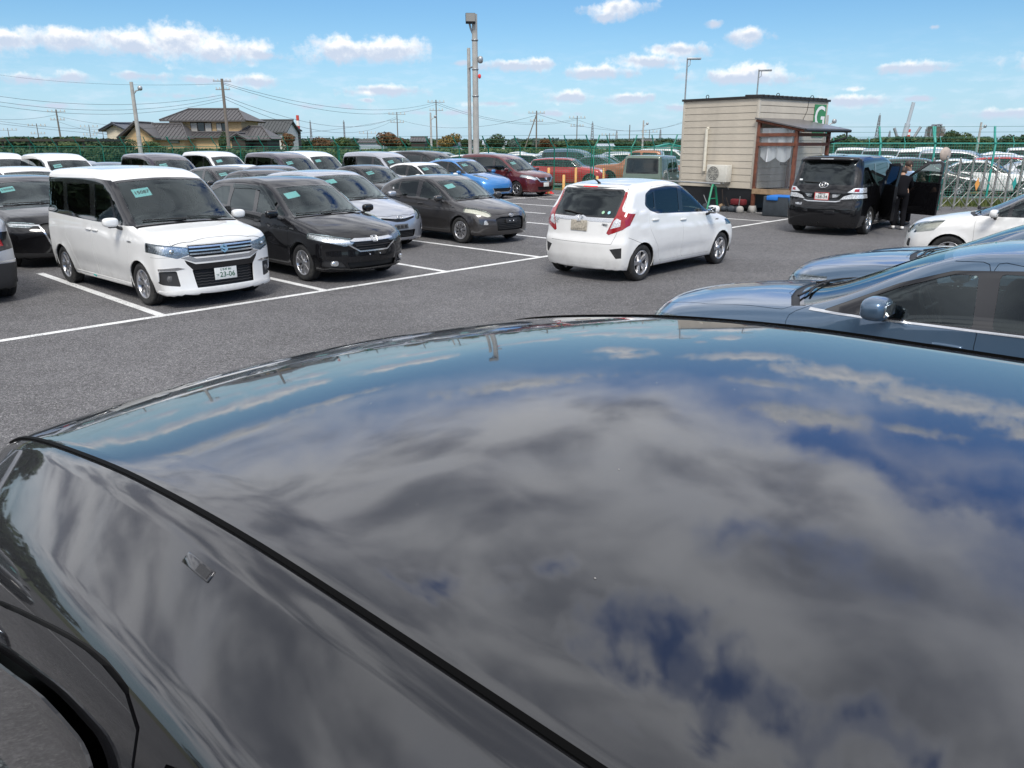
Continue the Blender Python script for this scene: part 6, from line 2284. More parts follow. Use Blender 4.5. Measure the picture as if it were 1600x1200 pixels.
sheet('verge', [(2.9, 36.2), (4.0, 35.7), (9.0, 32.0), (9.8, 33.6), (3.8, 38.2)], 0.006, 'field')
grass_strip('grass', 'ragged grass at the foot of the green fence', (3.0, 37.0), (9.0, 33.0), 1.2, 5000)
sheet('verge', [(12.0, 28.6), (25, 26.2), (26, 28.6), (12.6, 31.4)], 0.006, 'field')
grass_strip('grass', 'dry yellowish grass behind the folding gate', (12.6, 30.0), (25, 27.4), 1.6, 6000, .2)

# ------------------------------------------------------------------ folding gate


def folding_gate():
    a, b = at(1447, 330), at(1640, 322)
    t = (b - a).normalized()
    n = Vector((-t.y, t.x, 0))
    root = thing('folding_gate', 'stainless accordion folding gate of crossed bars beside the black people carrier', 'gate', a, atan2(t.y, t.x))
    L = (b - a).length
    H = 1.66
    k = 10
    w = L / k
    bar = MB()
    bar.tube([(0, 0, .06), (0, 0, H)], .027, 8)
    bar.tube([(.09, .03, .06), (.09, .03, H - .05)], .016, 6)
    bar.tube([(0, -.05, .06), (0, .05, .06)], .02, 6)
    bar.lathe([(0, .0), (.028, .0), (.028, .03), (0, .045)], 8, 'Z', Matrix.Translation((0, 0, H)))
    bm_ = bar.mesh('gate_post')
    cross = MB()
    dz = (H - .16) / 3
    for i in range(3):
        z0 = .10 + i * dz
        cross.tube([(0, .012, z0), (w, .012, z0 + dz)], .011, 5)
        cross.tube([(0, -.012, z0 + dz), (w, -.012, z0)], .012, 5)
    cm = cross.mesh('cross_bar')
    for i in range(k + 1):
        meshobj('gate_post', bm_, root, 'steel_gate', (w * i, 0, 0))
        if i < k: meshobj('cross_bar', cm, root, 'steel_gate', (w * i, 0, 0))
    wh = MB().lathe([(0, -.02), (.06, -.02), (.06, .02), (0, .02)], 16, 'Y', Matrix.Translation((0, 0, .06))).mesh('caster')
    for i in range(0, k + 1, 4): meshobj('caster', wh, root, 'rubber', (w * i, -.05, 0))
    for i, mt, nm in ((4, 'orange_plate', 'orange_plate'), (7, 'teal_plate', 'teal_plate')):
        m = MB()
        m.prism([(-.11, 0), (0, .22), (.11, 0), (0, -.22)], -.03, -.024, lambda p, q, h: (p, h, q))
        m.build('diamond_plate', mt, root, loc=(w * (i - .5), -.02, .83))
    return root


folding_gate()

# round road mirror seen from behind, on a teal post
mp = on_ray(1481, 26.5)
r = thing('traffic_mirror', 'round traffic mirror seen from behind on a teal post beside the folding gate', 'mirror', mp, radians(20))
MB().tube([(0, 0, 0), (0, 0, 1.74)], .035, 10).build('post', 'fence_teal', r)
m = MB()
m.lathe([(0, .07), (.10, .065), (.20, .02), (.225, -.02), (.23, -.04), (.215, -.05), (0, -.06)], 32, 'Y')
m.build('mirror_disc', 'mirror_back', r, loc=(0, 0, 1.80), rot=(0, 0, pi))
MB().box(-.03, -.10, 1.70, .03, .03, 1.76).build('bracket', 'steel_galv', r)

# ------------------------------------------------------------------ site office


def site_office():
    # corner facing us at px 1180, left face to px 1068, right face to px 1280
    C = on_ray(1181, 25.6)
    Lp = on_ray(1066, 27.9)
    C.z = Lp.z = 0
    tl = (Lp - C).normalized()
    wl = (Lp - C).length
    ang = atan2(tl.y, tl.x)
    z0, z1 = .74, 3.50
    root = thing('site_office', 'small beige clapboard site office on a raised black base', 'building', C, ang)
    # local frame: x along the left face (away from corner), y towards the right-hand depth (negative y)
    tr = Vector((-tl.y, tl.x, 0))
    dl = 3.95
    # long face runs along -local y if the right face recedes to the right
    sgn = -1
    core = MB()
    core.box(.03, sgn * .03, z0, wl - .03, sgn * (dl - .03), z1 - .02)
    core.build('wall', 'siding', root)
    n = 13
    hh = (z1 - z0) / n
    bd = MB()
    bd.add([(0.05, -.0, .006), (wl - .05, -.0, .006), (wl - .05, -.0, hh - .005), (0.05, -.0, hh - .005),
            (0.05, .022, .006), (wl - .05, .022, .006), (wl - .05, .012, hh - .005), (.05, .012, hh - .005)], [(3, 2, 1, 0), (4, 5, 6, 7), (0, 1, 5, 4), (7, 6, 2, 3), (1, 2, 6, 5), (4, 7, 3, 0)])
    bl = bd.mesh('board')
    bd = MB()
    bd.add([(0, -.05, .006), (0, -(dl - .05), .006), (0, -(dl - .05), hh - .005), (0, -.05, hh - .005),
            (-.022, -.05, .012), (-.022, -(dl - .05), .012), (-.012, -(dl - .05), hh - .005), (-.012, -.05, hh - .005)], [(0, 1, 2, 3), (7, 6, 5, 4), (4, 5, 1, 0), (3, 2, 6, 7), (5, 6, 2, 1), (0, 3, 7, 4)])
    br = bd.mesh('board')
    for i in range(n):
        top_cut = 0
        meshobj('board', bl, root, 'siding', (0, 0, z0 + hh * i))
        meshobj('board', br, root, 'siding', (0, 0, z0 + hh * i))
    MB().bbox(-.03, -.05, z0 - .01, .055, .03, z1, .006).build('corner_trim', 'siding_edge', root)
    MB().bbox(wl - .055, -.05, z0 - .01, wl + .03, .03, z1, .006).build('corner_trim', 'siding_edge', root)
    MB().bbox(-.03, -dl - .03, z0 - .01, .055, -dl + .05, z1, .006).build('corner_trim', 'siding_edge', root)
    rf = MB()
    rf.box(-.07, -dl - .10, z1, wl + .07, .07, z1 + .07)
    ro = rf.build('roof', 'dark_roof', root)
    rb = MB().tube([(-.09, 0, 0), (.6, 0, .02)], .035, 6).mesh('roof_rib')
    k = 0
    y = -.1
    while y > -dl:
        meshobj('roof_rib', rb, ro, 'dark_roof', (0, y, z1 + .075))
        y -= .26
    for (ex, ey) in ((wl - .9, -.05), (.02, -1.0), (.02, -3.0)):
        m = MB()
        m.tube([(ex + .055 * cos(a), ey, z1 + .12 + .055 * sin(a)) for a in [2 * pi * i / 14 for i in range(15)]], .012, 6, cap=False)
        m.build('lifting_eye', 'dark_roof', root)
    MB().box(.02, -dl + .02, .12, wl - .02, -.02, z0).build('base_skirt', 'black_tarp', root)
    m = MB()
    m.tube([(wl * .64, .07, 2.60), (wl * .64, .07, 1.25)], .055, 10)
    m.tube([(wl * .64, .0, 2.62), (wl * .64, .07, 2.60)], .055, 10)
    m.build('duct', 'duct_white', root)
    # sign with a letter
    m = MB()
    m.box(-.045, -3.86, 2.35, -.03, -3.14, 3.40)
    sg = m.build('sign_panel', 'sign_green', root)
    g = meshobj('sign_letter', text_mesh('G', .95, .012), sg, 'sign_white')
    R = Matrix(((0, 0, -1), (-1, 0, 0), (0, 1, 0))).to_4x4()
    g.matrix_local = Matrix.Translation((-.049, -3.50, 2.98)) @ R
    g2 = meshobj('sign_letter', text_mesh('R', .50, .008), sg, 'sign_white')
    # window on the long face
    m = MB()
    m.box(-.04, -2.35, 1.45, -.018, -1.45, 2.55)
    w_ = m.build('window', 'dark_roof', root)
    MB().box(-.043, -2.30, 1.50, -.041, -1.92, 2.50).build('pane', 'window_dark', w_)
    MB().box(-.043, -1.88, 1.50, -.041, -1.50, 2.50).build('pane', 'window_dark', w_)
    bpy.data.objects.remove(g2)
    # cable
    MB().tube([(-.03, -2.75, z1), (-.04, -2.7, 3.2), (-.04, -2.5, 2.9), (-.05, -2.45, 2.7)], .008, 5).build('cable', 'wire_black', root)
    # ------ porch on the long face, a thing of its own
    po = thing('porch', 'brown timber porch with dark lean-to roof and clear plastic sheets beside the site office', 'porch', C, ang)
    x0 = -1.42
    posts = [(-.10, .02), (x0, .0), (x0, -1.80), (-.12, -1.80)]
    for i, (px_, py_) in enumerate(posts):
        zt = 2.56 + .22 * (px_ - x0) / 1.4
        MB().bbox(px_ - .05, py_ - .05, .20 if i == 0 else .02, px_ + .05, py_ + .05, zt, .006).build('porch_post', 'brown_wood', po)
    MB().lathe([(0, .0), (.17, .0), (.11, .22), (0, .22)], 4, 'Z').build('footing', 'concrete', po, loc=(-.10, .02, 0), rot=(0, 0, pi / 4))
    m = MB()
    m.add([(0.0, .16, 2.92), (x0 - .35, .16, 2.58), (x0 - .35, -2.35, 2.58), (0.0, -2.35, 2.92)] + [(0.0, .16, 2.88), (x0 - .35, .16, 2.54), (x0 - .35, -2.35, 2.54), (0.0, -2.35, 2.88)],
          [(0, 1, 2, 3), (7, 6, 5, 4), (0, 4, 5, 1), (1, 5, 6, 2), (2, 6, 7, 3), (3, 7, 4, 0)])
    m.build('lean_to_roof', 'porch_roof', po)
    for y in (.10, -.7, -1.5, -2.25):
        m = MB()
        m.tube([(-.02, y, 2.83), (x0 - .32, y, 2.50)], .04, 4, smooth=False)
        m.build('rafter', 'brown_wood', po)
    for z in (2.40, 2.12):
        MB().box(x0 - .04, -1.8, z - .05, x0 + .04, .0, z + .05).build('cross_beam', 'brown_wood', po)
        MB().box(x0, .02, z - .05, -.10, .08, z + .05).build('cross_beam', 'brown_wood', po)
    MB().box(x0, -.02, .60, -.06, .08, .76).build('floor_beam', 'pale_timber', po)
    MB().box(x0 - .05, -1.8, .60, x0 + .03, -.03, .76).build('floor_beam', 'pale_timber', po)
    MB().box(x0 + .05, -1.7, .66, -.06, -.05, .72).build('deck', 'pale_timber', po)
    m = MB()
    m.tube([(x0 - .38, -2.4, 2.52), (x0 - .38, .18, 2.52)], .05, 8)
    m.build('gutter', 'drainpipe', po)
    m = MB()
    m.tube([(x0 - .38, -2.2, 2.50), (x0 - .38, -2.2, 2.32), (x0 - .05, -1.85, 2.16)], .032, 8)
    m.build('downpipe', 'drainpipe', po)

    def sheetm(pa, pb, za, zb, amp, wl_, mat, nm, scal=None, par=po):
        pa, pb = Vector(pa), Vector(pb)
        t = (pb - pa).normalized()
        nn = Vector((-t.y, t.x, 0))
        L = (pb - pa).length
        nx, nz = int(L / .04), 14
        vs = []
        for j in range(nz + 1):
            for i in range(nx + 1):
                s = L * i / nx
                zz = za + (zb - za) * j / nz
                if scal: zz = scal(s / L, j / nz, zz)
                o_ = amp * (sin(s * wl_) + .4 * sin(s * wl_ * 2.3 + 1)) * (1.2 - .6 * j / nz)
                p = pa + t * s + nn * o_
                vs.append((p.x, p.y, zz))
        fs = [(j * (nx + 1) + i, j * (nx + 1) + i + 1, (j + 1) * (nx + 1) + i + 1, (j + 1) * (nx + 1) + i) for j in range(nz) for i in range(nx)]
        mm = MB().add(vs, fs, True)
        return mm.build(nm, mat, par)
    sheetm((-.15, .05, 0), (x0 + .06, .05, 0), .80, 2.60, .012, 9, 'clear_film', 'clear_sheet')
    sheetm((x0 + .03, -.06, 0), (x0 + .03, -1.75, 0), .76, 2.50, .012, 9, 'clear_film', 'clear_sheet')
    dip = lambda u, v, z: 2.60 - (2.60 - (1.75 - .16 * abs(sin(u * pi * 2)))) * (1 - v)
    cu = sheetm((-.20, .0, 0), (x0 + .12, .0, 0), 1.5, 2.6, .035, 16, 'curtain_white', 'curtain', dip)
    # air conditioner
    ac = thing('air_conditioner', 'cream outdoor air conditioner unit hung on the left wall of the site office', 'air conditioner', C + tl * (wl * .40) + Vector((0, 0, .92)), ang)
    MB().bbox(-.40, .04, 0, .40, .34, .55, .02).build('casing', 'aircon_white', ac)
    m = MB()
    for rr in (.06, .12, .18, .23):
        m.tube([(.12 + rr * cos(a), .352, .275 + rr * sin(a)) for a in [2 * pi * i / 24 for i in range(25)]], .006, 4, cap=False)
    for a in range(8):
        m.tube([(.12, .352, .275), (.12 + .23 * cos(a * pi / 4), .352, .275 + .23 * sin(a * pi / 4))], .005, 4)
    MB().lathe([(0, .342), (.235, .342)], 28, 'Y', Matrix.Translation((.12, 0, .275))).build('fan_opening', 'aircon_grille', ac)
    m.build('fan_grille', 'aircon_white', ac)
    m = MB()
    for x in (-.3, .3):
        m.box(x - .02, .0, -.04, x + .02, .36, -.0)
        m.tube([(x, .0, -.22), (x, .34, -.03)], .014, 5)
    m.build('bracket', 'steel_galv', ac)
    # clutter under the office
    sh = thing('sawhorse', 'green sawhorse carrying grey poles in front of the office base', 'sawhorse', C + tl * .95 + Vector((-tl.y, tl.x, 0)) * (.75), ang + .1)
    for sx in (0, 1.5):
        m = MB()
        for sy in (-1, 1):
            m.tube([(sx, sy * .02, .86), (sx - .02, sy * .10, .80), (sx - .03, sy * .34, 0)], .035, 8)
        m.tube([(sx - .02, -.20, .42), (sx - .02, .20, .42)], .02, 6)
        m.build('trestle', 'sawhorse_green', sh)
    pl = MB().tube([(-.25, 0, .90), (2.4, .02, .93)], .03, 8).build('steel_pole', 'steel_galv')
    pl.location = sh.location
    pl.rotation_euler = sh.rotation_euler
    tag(pl, 'long grey pole lying on the green sawhorse', 'pole')
    bn = thing('storage_crate', 'dark storage crate with bright blue lid below the porch', 'crate', C + Vector((-tl.y, tl.x, 0)) * 0 + tl * (-1.35) + Vector((tl.y, -tl.x, 0)) * 0 + Vector((-.15, -.35, 0)), ang + radians(10))
    MB().bbox(-.62, -.35, 0, .62, .35, .60, .03).build('tub', 'bin_dark', bn)
    m = MB()
    m.bbox(-.5, -.25, .57, .45, .36, .63, .02)
    m.bbox(-.55, .30, .50, -.2, .40, .62, .02)
    m.bbox(.15, .30, .48, .5, .40, .62, .02)
    m.build('blue_cover', 'bin_blue', bn)
    rd = MB()
    rd.bbox(-.26, -.12, .22, .26, .12, .42, .05)
    o = rd.build('tool_bag', 'cloth_red')
    o.location = C + tl * .28 + Vector((-tl.y, tl.x, 0)) * .25
    o.rotation_euler = (0, 0, ang)
    tag(o, 'dark red bag under the corner of the site office', 'bag')
    rnd = random.Random(3)
    for i in range(7):
        c_ = MB()
        superell(c_, (0, 0, .10), (.16 * rnd.uniform(.6, 1.2), .12, .10 * rnd.uniform(.8, 1.6)), .8, 10, 6)
        o = c_.build('debris_lump', rnd.choice(['pale_timber', 'dark_wood', 'concrete', 'bin_dark']))
        o.location = C + tl * (.05 + i * .22) + Vector((-tl.y, tl.x, 0)) * rnd.uniform(.15, .5)
        o.rotation_euler = (0, 0, rnd.uniform(0, 3))
        tag(o, '%s lump of clutter from the corner, lying under the site office' % ORD[i], 'clutter', 'clutter under the site office')
    for i in range(5):
        o = MB().tube([(0, 0, .0), (.05, .1, rnd.uniform(.4, .75))], .018, 5).build('leaning_bar', rnd.choice(['steel_galv', 'dark_wood']))
        o.location = C + tl * (.2 + i * .28) + Vector((-tl.y, tl.x, 0)) * .35
        o.rotation_euler = (0, rnd.uniform(-.4, .4), ang)
        tag(o, '%s thin bar from the corner, leaning on the black base of the site office' % ORD[i], 'bar', 'bars leaning on the office base')
    return C, tl, ang


site_office()
# antennas / lamp masts behind the office
for px_, dist, ytop, ybase, w_, lab in ((1066, 29.6, 92, 182, 20, 'thin mast with a side lamp at the left corner of the site office'), (1176, 31.5, 110, 215, 20, 'thin mast with a side lamp rising behind the site office roof')):
    p = on_ray(px_ + (0 if px_ < 1100 else 0), dist)
    zt = top_z_at(ytop, dist)
    r = thing('lamp_mast', lab, 'mast', p)
    MB().tube([(0, 0, 0 if px_ > 1100 else 0), (0, 0, zt)], .028, 8).build('pole', 'steel_galv', r)
    m = MB()
    m.bbox(-.02, -.05, zt - .03, .48, .05, zt + .04, .015)
    m.build('lamp', 'steel_galv', r)
    MB().tube([(.10, 0, zt - .02), (.10, 0, zt - .2), (0, 0, zt - .28)], .012, 5).build('bracket', 'steel_galv', r)

# ------------------------------------------------------------------ cone and marker posts
p = at(858, 303)
r = thing('traffic_cone', 'red traffic cone with white band beside the dark red minivan', 'cone', (p.x, p.y, 0))
m = MB().lathe([(0, .70), (.028, .70), (.05, .56)], 20, 'Z')
m.build('cone_tip', 'cone_red', r)
MB().lathe([(.05, .56), (.095, .30)], 20, 'Z').build('white_band', 'cone_white', r)
MB().lathe([(.095, .30), (.14, .05)], 20, 'Z').build('cone_body', 'cone_red', r)
MB().bbox(-.2, -.2, 0, .2, .2, .05, .02).build('base', 'cone_red', r)
POSTS = [(858, 34.9, 262, 300), (882, 33.5, 273, 305), (901, 37.0, 262, 290), (945, 36, 263, 292), (935, 33.0, 275, 300)]
for i, (px_, dist, yt, yb) in enumerate(POSTS):
    p = on_ray(px_, dist)
    zt = top_z_at(yt, dist)
    r = thing('marker_post', '%s marker post of dull orange yellow by the green fence, counted from the left' % ORD[i], 'bollard', p, 0, 'orange yellow marker posts')
    m = MB()
    m.tube([(0, 0, 0), (0, 0, max(.6, zt) - .03), (0, 0, max(.6, zt))], [.06, .06, .04], 12)
    m.build('post', 'bollard_yellow', r)
    MB().lathe([(0, 0), (.10, 0), (.09, .03), (0, .03)], 14, 'Z').build('foot', 'rubber', r)
# small black and green thing on the white car's far side: a cone top

# ------------------------------------------------------------------ background: houses, poles, trees, far structures
MPP = 1.0475 / 1202        # metres per photo pixel per metre of distance


def house(name, label, px0, px1, dist, eave_y, ridge_y, wall, roof, ridge='x', depth=8.0, over=.6, base_y=None, windows=(), root=None, rot=0.0, hip=0.0, yoff=0.0, gable_front=False):
    c = on_ray((px0 + px1) / 2, dist)
    w = (px1 - px0) * MPP * dist
    ze, zr = top_z_at(eave_y, dist), top_z_at(ridge_y, dist)
    top = root is None
    if top:
        root = thing(name, label, 'house', c, rot)
        off = Vector((0, 0, 0))
    else:
        off = c - root.location
    X0, X1, Y0, Y1 = off.x - w / 2 + over, off.x + w / 2 - over, off.y + yoff, off.y + yoff + depth
    m = MB()
    m.box(X0, Y0, 0, X1, Y1, ze)
    if ridge == 'y':
        m.add([(X0, Y0, ze), (X1, Y0, ze), ((X0 + X1) / 2, Y0, zr - .25), (X0, Y1, ze), (X1, Y1, ze), ((X0 + X1) / 2, Y1, zr - .25)], [(0, 1, 2), (3, 5, 4)])
    elif not hip:
        ym = (Y0 + Y1) / 2
        m.add([(X0, Y0, ze), (X0, Y1, ze), (X0, ym, zr - .25), (X1, Y0, ze), (X1, Y1, ze), (X1, ym, zr - .25)], [(0, 2, 1), (3, 4, 5)])
    m.build('wall', wall, root)
    x0, x1, y0, y1 = X0 - over, X1 + over, Y0 - over, Y1 + over
    r = MB()
    th = .22

    def slab(P):
        r.add([tuple(p) for p in P] + [(p[0], p[1], p[2] - th) for p in P], [(0, 1, 2, 3)[:len(P)], tuple(range(2 * len(P) - 1, len(P) - 1, -1))] + [(i, i + len(P), (i + 1) % len(P) + len(P), (i + 1) % len(P)) for i in range(len(P))])
    ribs = MB()
    if ridge == 'x':
        ym = (y0 + y1) / 2
        h_ = hip * (x1 - x0)
        a, b_ = (x0 + h_, ym, zr), (x1 - h_, ym, zr)
        slab([(x0, y0, ze), (x1, y0, ze), b_, a])
        slab([(x1, y1, ze), (x0, y1, ze), a, b_])
        if hip:
            r.add([(x0, y0, ze), (x0, y1, ze), a], [(0, 2, 1)])
            r.add([(x1, y0, ze), (x1, y1, ze), b_], [(0, 1, 2)])
        ribs.tube([(a[0] - .1, ym, zr + .08), (b_[0] + .1, ym, zr + .08)], .16, 6)
        if hip:
            for q in ((x0, y0), (x1, y0)):
                t_ = a if q[0] == x0 else b_
                ribs.tube([(q[0], q[1], ze + .05), (t_[0], t_[1], zr + .08)], .13, 6)
        n = int((x1 - x0) / .6)
        for i in range(1, n):
            xx = x0 + (x1 - x0) * i / n
            f = 1.0
            if hip: f = min(1, (xx - x0) / max(h_, .01), (x1 - xx) / max(h_, .01))
            ribs.tube([(xx, y0, ze + .05), (xx, y0 + (ym - y0) * f, ze + (zr - ze) * f + .05)], .05, 4, cap=False)
    else:
        xm = (x0 + x1) / 2
        slab([(x0, y0, ze), (xm, y0, zr), (xm, y1, zr), (x0, y1, ze)][::-1])
        slab([(x1, y0, ze), (xm, y0, zr), (xm, y1, zr), (x1, y1, ze)])
        ribs.tube([(xm, y0 - .1, zr + .08), (xm, y1, zr + .08)], .16, 6)
        for sx in (x0, x1):
            ribs.tube([(sx, y0, ze + .04), (xm, y0, zr + .04)], .12, 6)
    ro = r.build('roof', roof, root)
    ribs.build('roof_tiles', roof, ro)['kind'] = 'stuff'
    for (wx0, wx1, wy0, wy1) in windows:
        a = on_ray(wx0, dist).x - root.location.x
        b_ = on_ray(wx1, dist).x - root.location.x
        zb, zt = top_z_at(wy1, dist), top_z_at(wy0, dist)
        f = MB().box(a, Y0 - .10, zb, b_, Y0 - .02, zt).build('window', 'dark_wood', root)
        k = max(1, round((b_ - a) / 1.1))
        for i in range(k):
            MB().box(a + (b_ - a) * (i + .08) / k, Y0 - .13, zb + .1, a + (b_ - a) * (i + .92) / k, Y0 - .11, zt - .1).build('pane', 'window_dark' if i % 2 else 'window_frame_light', f)
    return root


D1 = 135
h1 = house('tiled_house', 'large two storey ochre house with grey tiled hip roofs beyond the fence', 264, 384, D1, 188, 169, 'ochre_wall', 'roof_tile', hip=.20, depth=9, over=1.1, windows=[(301, 334, 191, 208), (341, 358, 192, 205)])
house('w', '', 222, 274, D1, 216, 193, 'ochre_wall', 'roof_tile', ridge='y', depth=4, over=.9, root=h1, yoff=-7)
house('w', '', 226, 312, D1, 217, 194, 'ochre_wall', 'roof_tile', hip=.26, depth=8, over=1.0, root=h1, yoff=-5, windows=[(285, 300, 219, 224)])
house('w', '', 296, 376, D1, 214, 207, 'ochre_wall', 'roof_tile', hip=.05, depth=4, over=.8, root=h1, yoff=-2.5)
house('w', '', 366, 428, D1, 217, 198, 'dark_wood', 'roof_tile', hip=.35, depth=7, over=.8, root=h1, yoff=-2)
house('w', '', 375, 402, D1, 218, 209, 'dark_wood', 'roof_tile', ridge='y', depth=3, over=.5, root=h1, yoff=-5)
h2 = house('tiled_house', 'small pale house with blue grey gabled roof left of the large ochre house', 170, 226, 140, 203, 192, 'cream_wall', 'roof_tile_blue', ridge='x', depth=7, over=1.0, windows=[(189, 201, 206, 210)])
house('w', '', 172, 212, 140, 204, 193, 'cream_wall', 'roof_tile_blue', ridge='y', depth=4, over=.9, root=h2, yoff=-2)
house('slate_house', 'house with steep dark slate roof right of the large ochre house', 395, 448, 150, 206, 187, 'white_wall', 'slate_roof', ridge='x', depth=9, over=.5, windows=[(414, 420, 208, 214), (424, 434, 208, 214)])
house('brown_house', 'small dark brown house with autumn shrubs right of the slate roofed house', 443, 460, 158, 203, 199, 'dark_wood', 'slate_roof', ridge='x', depth=6, over=.3)
for i, (a, b, d, e, r_, w_, rf, ri, lb) in enumerate([
        (641, 665, 190, 220, 214, 'dark_wood', 'roof_tile', 'x', 'low dark roofed cottage left of the tall twin poles'),
        (686, 715, 150, 228, 225, 'white_wall', 'blue_roof', 'x', 'long low shed with blue roof left of the twin poles'),
        (755, 790, 150, 224, 221, 'white_wall', 'haze_building', 'x', 'long low white shed right of the twin poles'),
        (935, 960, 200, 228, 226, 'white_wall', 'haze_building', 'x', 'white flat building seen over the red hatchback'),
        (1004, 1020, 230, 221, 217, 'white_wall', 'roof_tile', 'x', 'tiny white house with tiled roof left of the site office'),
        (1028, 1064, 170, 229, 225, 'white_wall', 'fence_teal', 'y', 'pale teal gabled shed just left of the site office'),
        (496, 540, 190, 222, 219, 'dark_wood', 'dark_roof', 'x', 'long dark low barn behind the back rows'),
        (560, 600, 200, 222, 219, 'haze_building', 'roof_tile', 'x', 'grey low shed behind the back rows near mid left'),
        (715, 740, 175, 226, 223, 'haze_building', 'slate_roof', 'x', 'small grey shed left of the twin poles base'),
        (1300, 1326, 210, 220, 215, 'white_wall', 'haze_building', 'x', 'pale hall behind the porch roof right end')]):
    house('shed' if 'shed' in lb or 'barn' in lb else 'cottage', lb, a, b, d, e, r_, w_, rf, ridge=ri, depth=6, over=.4)

# open carport at the far left
c = on_ray(40, 88)
r = thing('carport', 'long low carport roof on thin posts at the far left edge', 'carport', c)
zt = top_z_at(219, 88)
MB().box(-12, 0, zt - .12, 6.5, 9, zt + .14).build('roof', 'dark_wood', r)
pm = MB().box(-.09, -.09, 0, .09, .09, zt - .12).mesh('post')
for i in range(7):
    meshobj('post', pm, r, 'dark_wood', (-11.6 + i * 2.95, .4, 0))

# poles: (px bottom, y top, dist, radius, kind, label)
poles = {}


def pole(px, ytop, dist, r, kind, label, mat='concrete_pole', lean=0.0):
    p = on_ray(px, dist)
    zt = top_z_at(ytop, dist)
    cat = {'lamp': 'lamp post', 'util': 'utility pole', 'plain': 'pole', 'brace': 'utility pole'}[kind]
    o = thing({'lamp': 'lamp_post', 'util': 'utility_pole', 'plain': 'pole', 'brace': 'utility_pole'}[kind], label, cat, p, radians(10))
    MB().tube([(0, 0, 0), (0, 0, zt)], r, 10, r2=r * .7).build('shaft', mat, o)
    if kind in ('util', 'brace'):
        s = dist / 90
        for k, (dz, L) in enumerate(((.25, .95), (1.1, .75))):
            MB().box(-L * s, -.06, zt - dz * s - .06, L * s, .06, zt - dz * s + .06).build('cross_arm', 'steel_galv', o)
            for x in (-.9, -.45, .45, .9):
                MB().tube([(x * L * s, 0, zt - dz * s), (x * L * s, 0, zt - dz * s + .22 * s)], .05 * s, 6).build('insulator', 'aircon_white', o)
    if kind == 'brace':
        MB().tube([(-2.6, 0, 0), (0, 0, zt - .6)], r * .6, 8).build('brace', mat, o)
    if kind == 'lamp':
        MB().tube([(0, 0, zt - .9), (.25, 0, zt - .6), (.45, 0, zt - .55)], .05, 6).build('bracket', 'steel_galv', o)
        m = MB()
        superell(m, (.55, 0, zt - .42), (.17, .13, .17), .8, 12, 8)
        m.build('lamp_head', 'steel_galv', o)
    poles[px] = (p, zt)
    return o


pole(357, 123, 98, .22, 'util', 'tall utility pole standing in front of the large ochre house', 'wood_pole')
pole(96, 171, 170, .20, 'util', 'utility pole above the left rows, left of the pale house', 'wood_pole')
pole(218, 128, 60, .17, 'lamp', 'leaning grey lamp post left of the ochre house', 'concrete_pole')
poles_far = [(62, 193, 260, 'util'), (143, 195, 300, 'util'), (622, 175, 210, 'util'), (683, 156, 170, 'util'), (901, 181, 230, 'util'), (838, 173, 150, 'brace'), (382, 180, 160, 'util'), (16, 200, 300, 'util'), (163, 203, 330, 'util'), (340, 195, 180, 'plain'), (983, 195, 220, 'plain'), (952, 208, 320, 'util'), (575, 205, 320, 'util'), (1014, 203, 300, 'util')]
for i, (px_, yt, d, k) in enumerate(sorted(poles_far)):
    pole(px_, yt, d, .16, k, '%s distant pole counted from the left along the skyline' % ORD[i], 'wood_pole')
pole(674, 176, 95, .14, 'lamp', 'thin grey lamp post left of the twin poles', 'concrete_pole')
pole(1004, 188, 110, .14, 'lamp', 'pale lamp post rising over the outer lot left of the site office', 'concrete_pole')
pole(1528, 191, 90, .15, 'lamp', 'pale lamp post above the outer lot at right', 'concrete_pole')
pole(1289, 180, 60, .09, 'lamp', 'small lamp post just behind the porch roof', 'concrete_pole')
pole(1371, 208, 130, .10, 'plain', 'thin slanting pole behind the black people carrier', 'steel_galv')

# twin poles in the middle with floodlight
p = on_ray(744, 38)
zt = top_z_at(22, 38)
r = thing('floodlight_pole', 'tall thick concrete pole with square floodlight, right one of the twin poles', 'pole', p)
MB().tube([(0, 0, 0), (0, 0, zt)], .15, 16, r2=.12).build('shaft', 'concrete_pole', r)
for z in (zt * .55, zt * .7, zt * .86):
    MB().lathe([(.13, -.03), (.155, -.03), (.155, .03), (.13, .03)], 16, 'Z').build('band', 'steel_galv', r, loc=(0, 0, z))
MB().tube([(0, 0, zt - 1.0), (-.18, -.05, zt - .6), (-.25, -.08, zt - .3)], .05, 6).build('bracket', 'steel_galv', r)
m = MB()
m.bbox(-.22, -.10, -.22, .22, .08, .22, .03)
fl = m.build('floodlight', 'plastic', r, loc=(-.17, -.26, zt - .22), rot=(radians(-18), 0, radians(5)))
MB().box(-.2, -.125, -.18, .2, -.102, .18).build('lamp_glass', 'aircon_grille', fl)
m = MB()
superell(m, (.24, 0, zt - 1.9), (.13, .12, .16), .8, 12, 8)
m.build('sensor', 'steel_galv', r)
m = MB()
superell(m, (.20, -.1, zt * .66), (.07, .07, .10), .8, 10, 6)
m.build('camera', 'cone_red', r)
p = on_ray(734.5, 40)
zt2 = top_z_at(75, 40)
r = thing('concrete_pole', 'thinner shorter concrete pole, left one of the twin poles', 'pole', p)
MB().tube([(0, 0, 0), (0, 0, zt2)], .095, 12, r2=.08).build('shaft', 'concrete_pole', r)
MB().tube([(0, 0, zt2 - .9), (.3, -1, zt2 - .9)], .04, 6).build('tie_bar', 'steel_galv', r)

# power lines


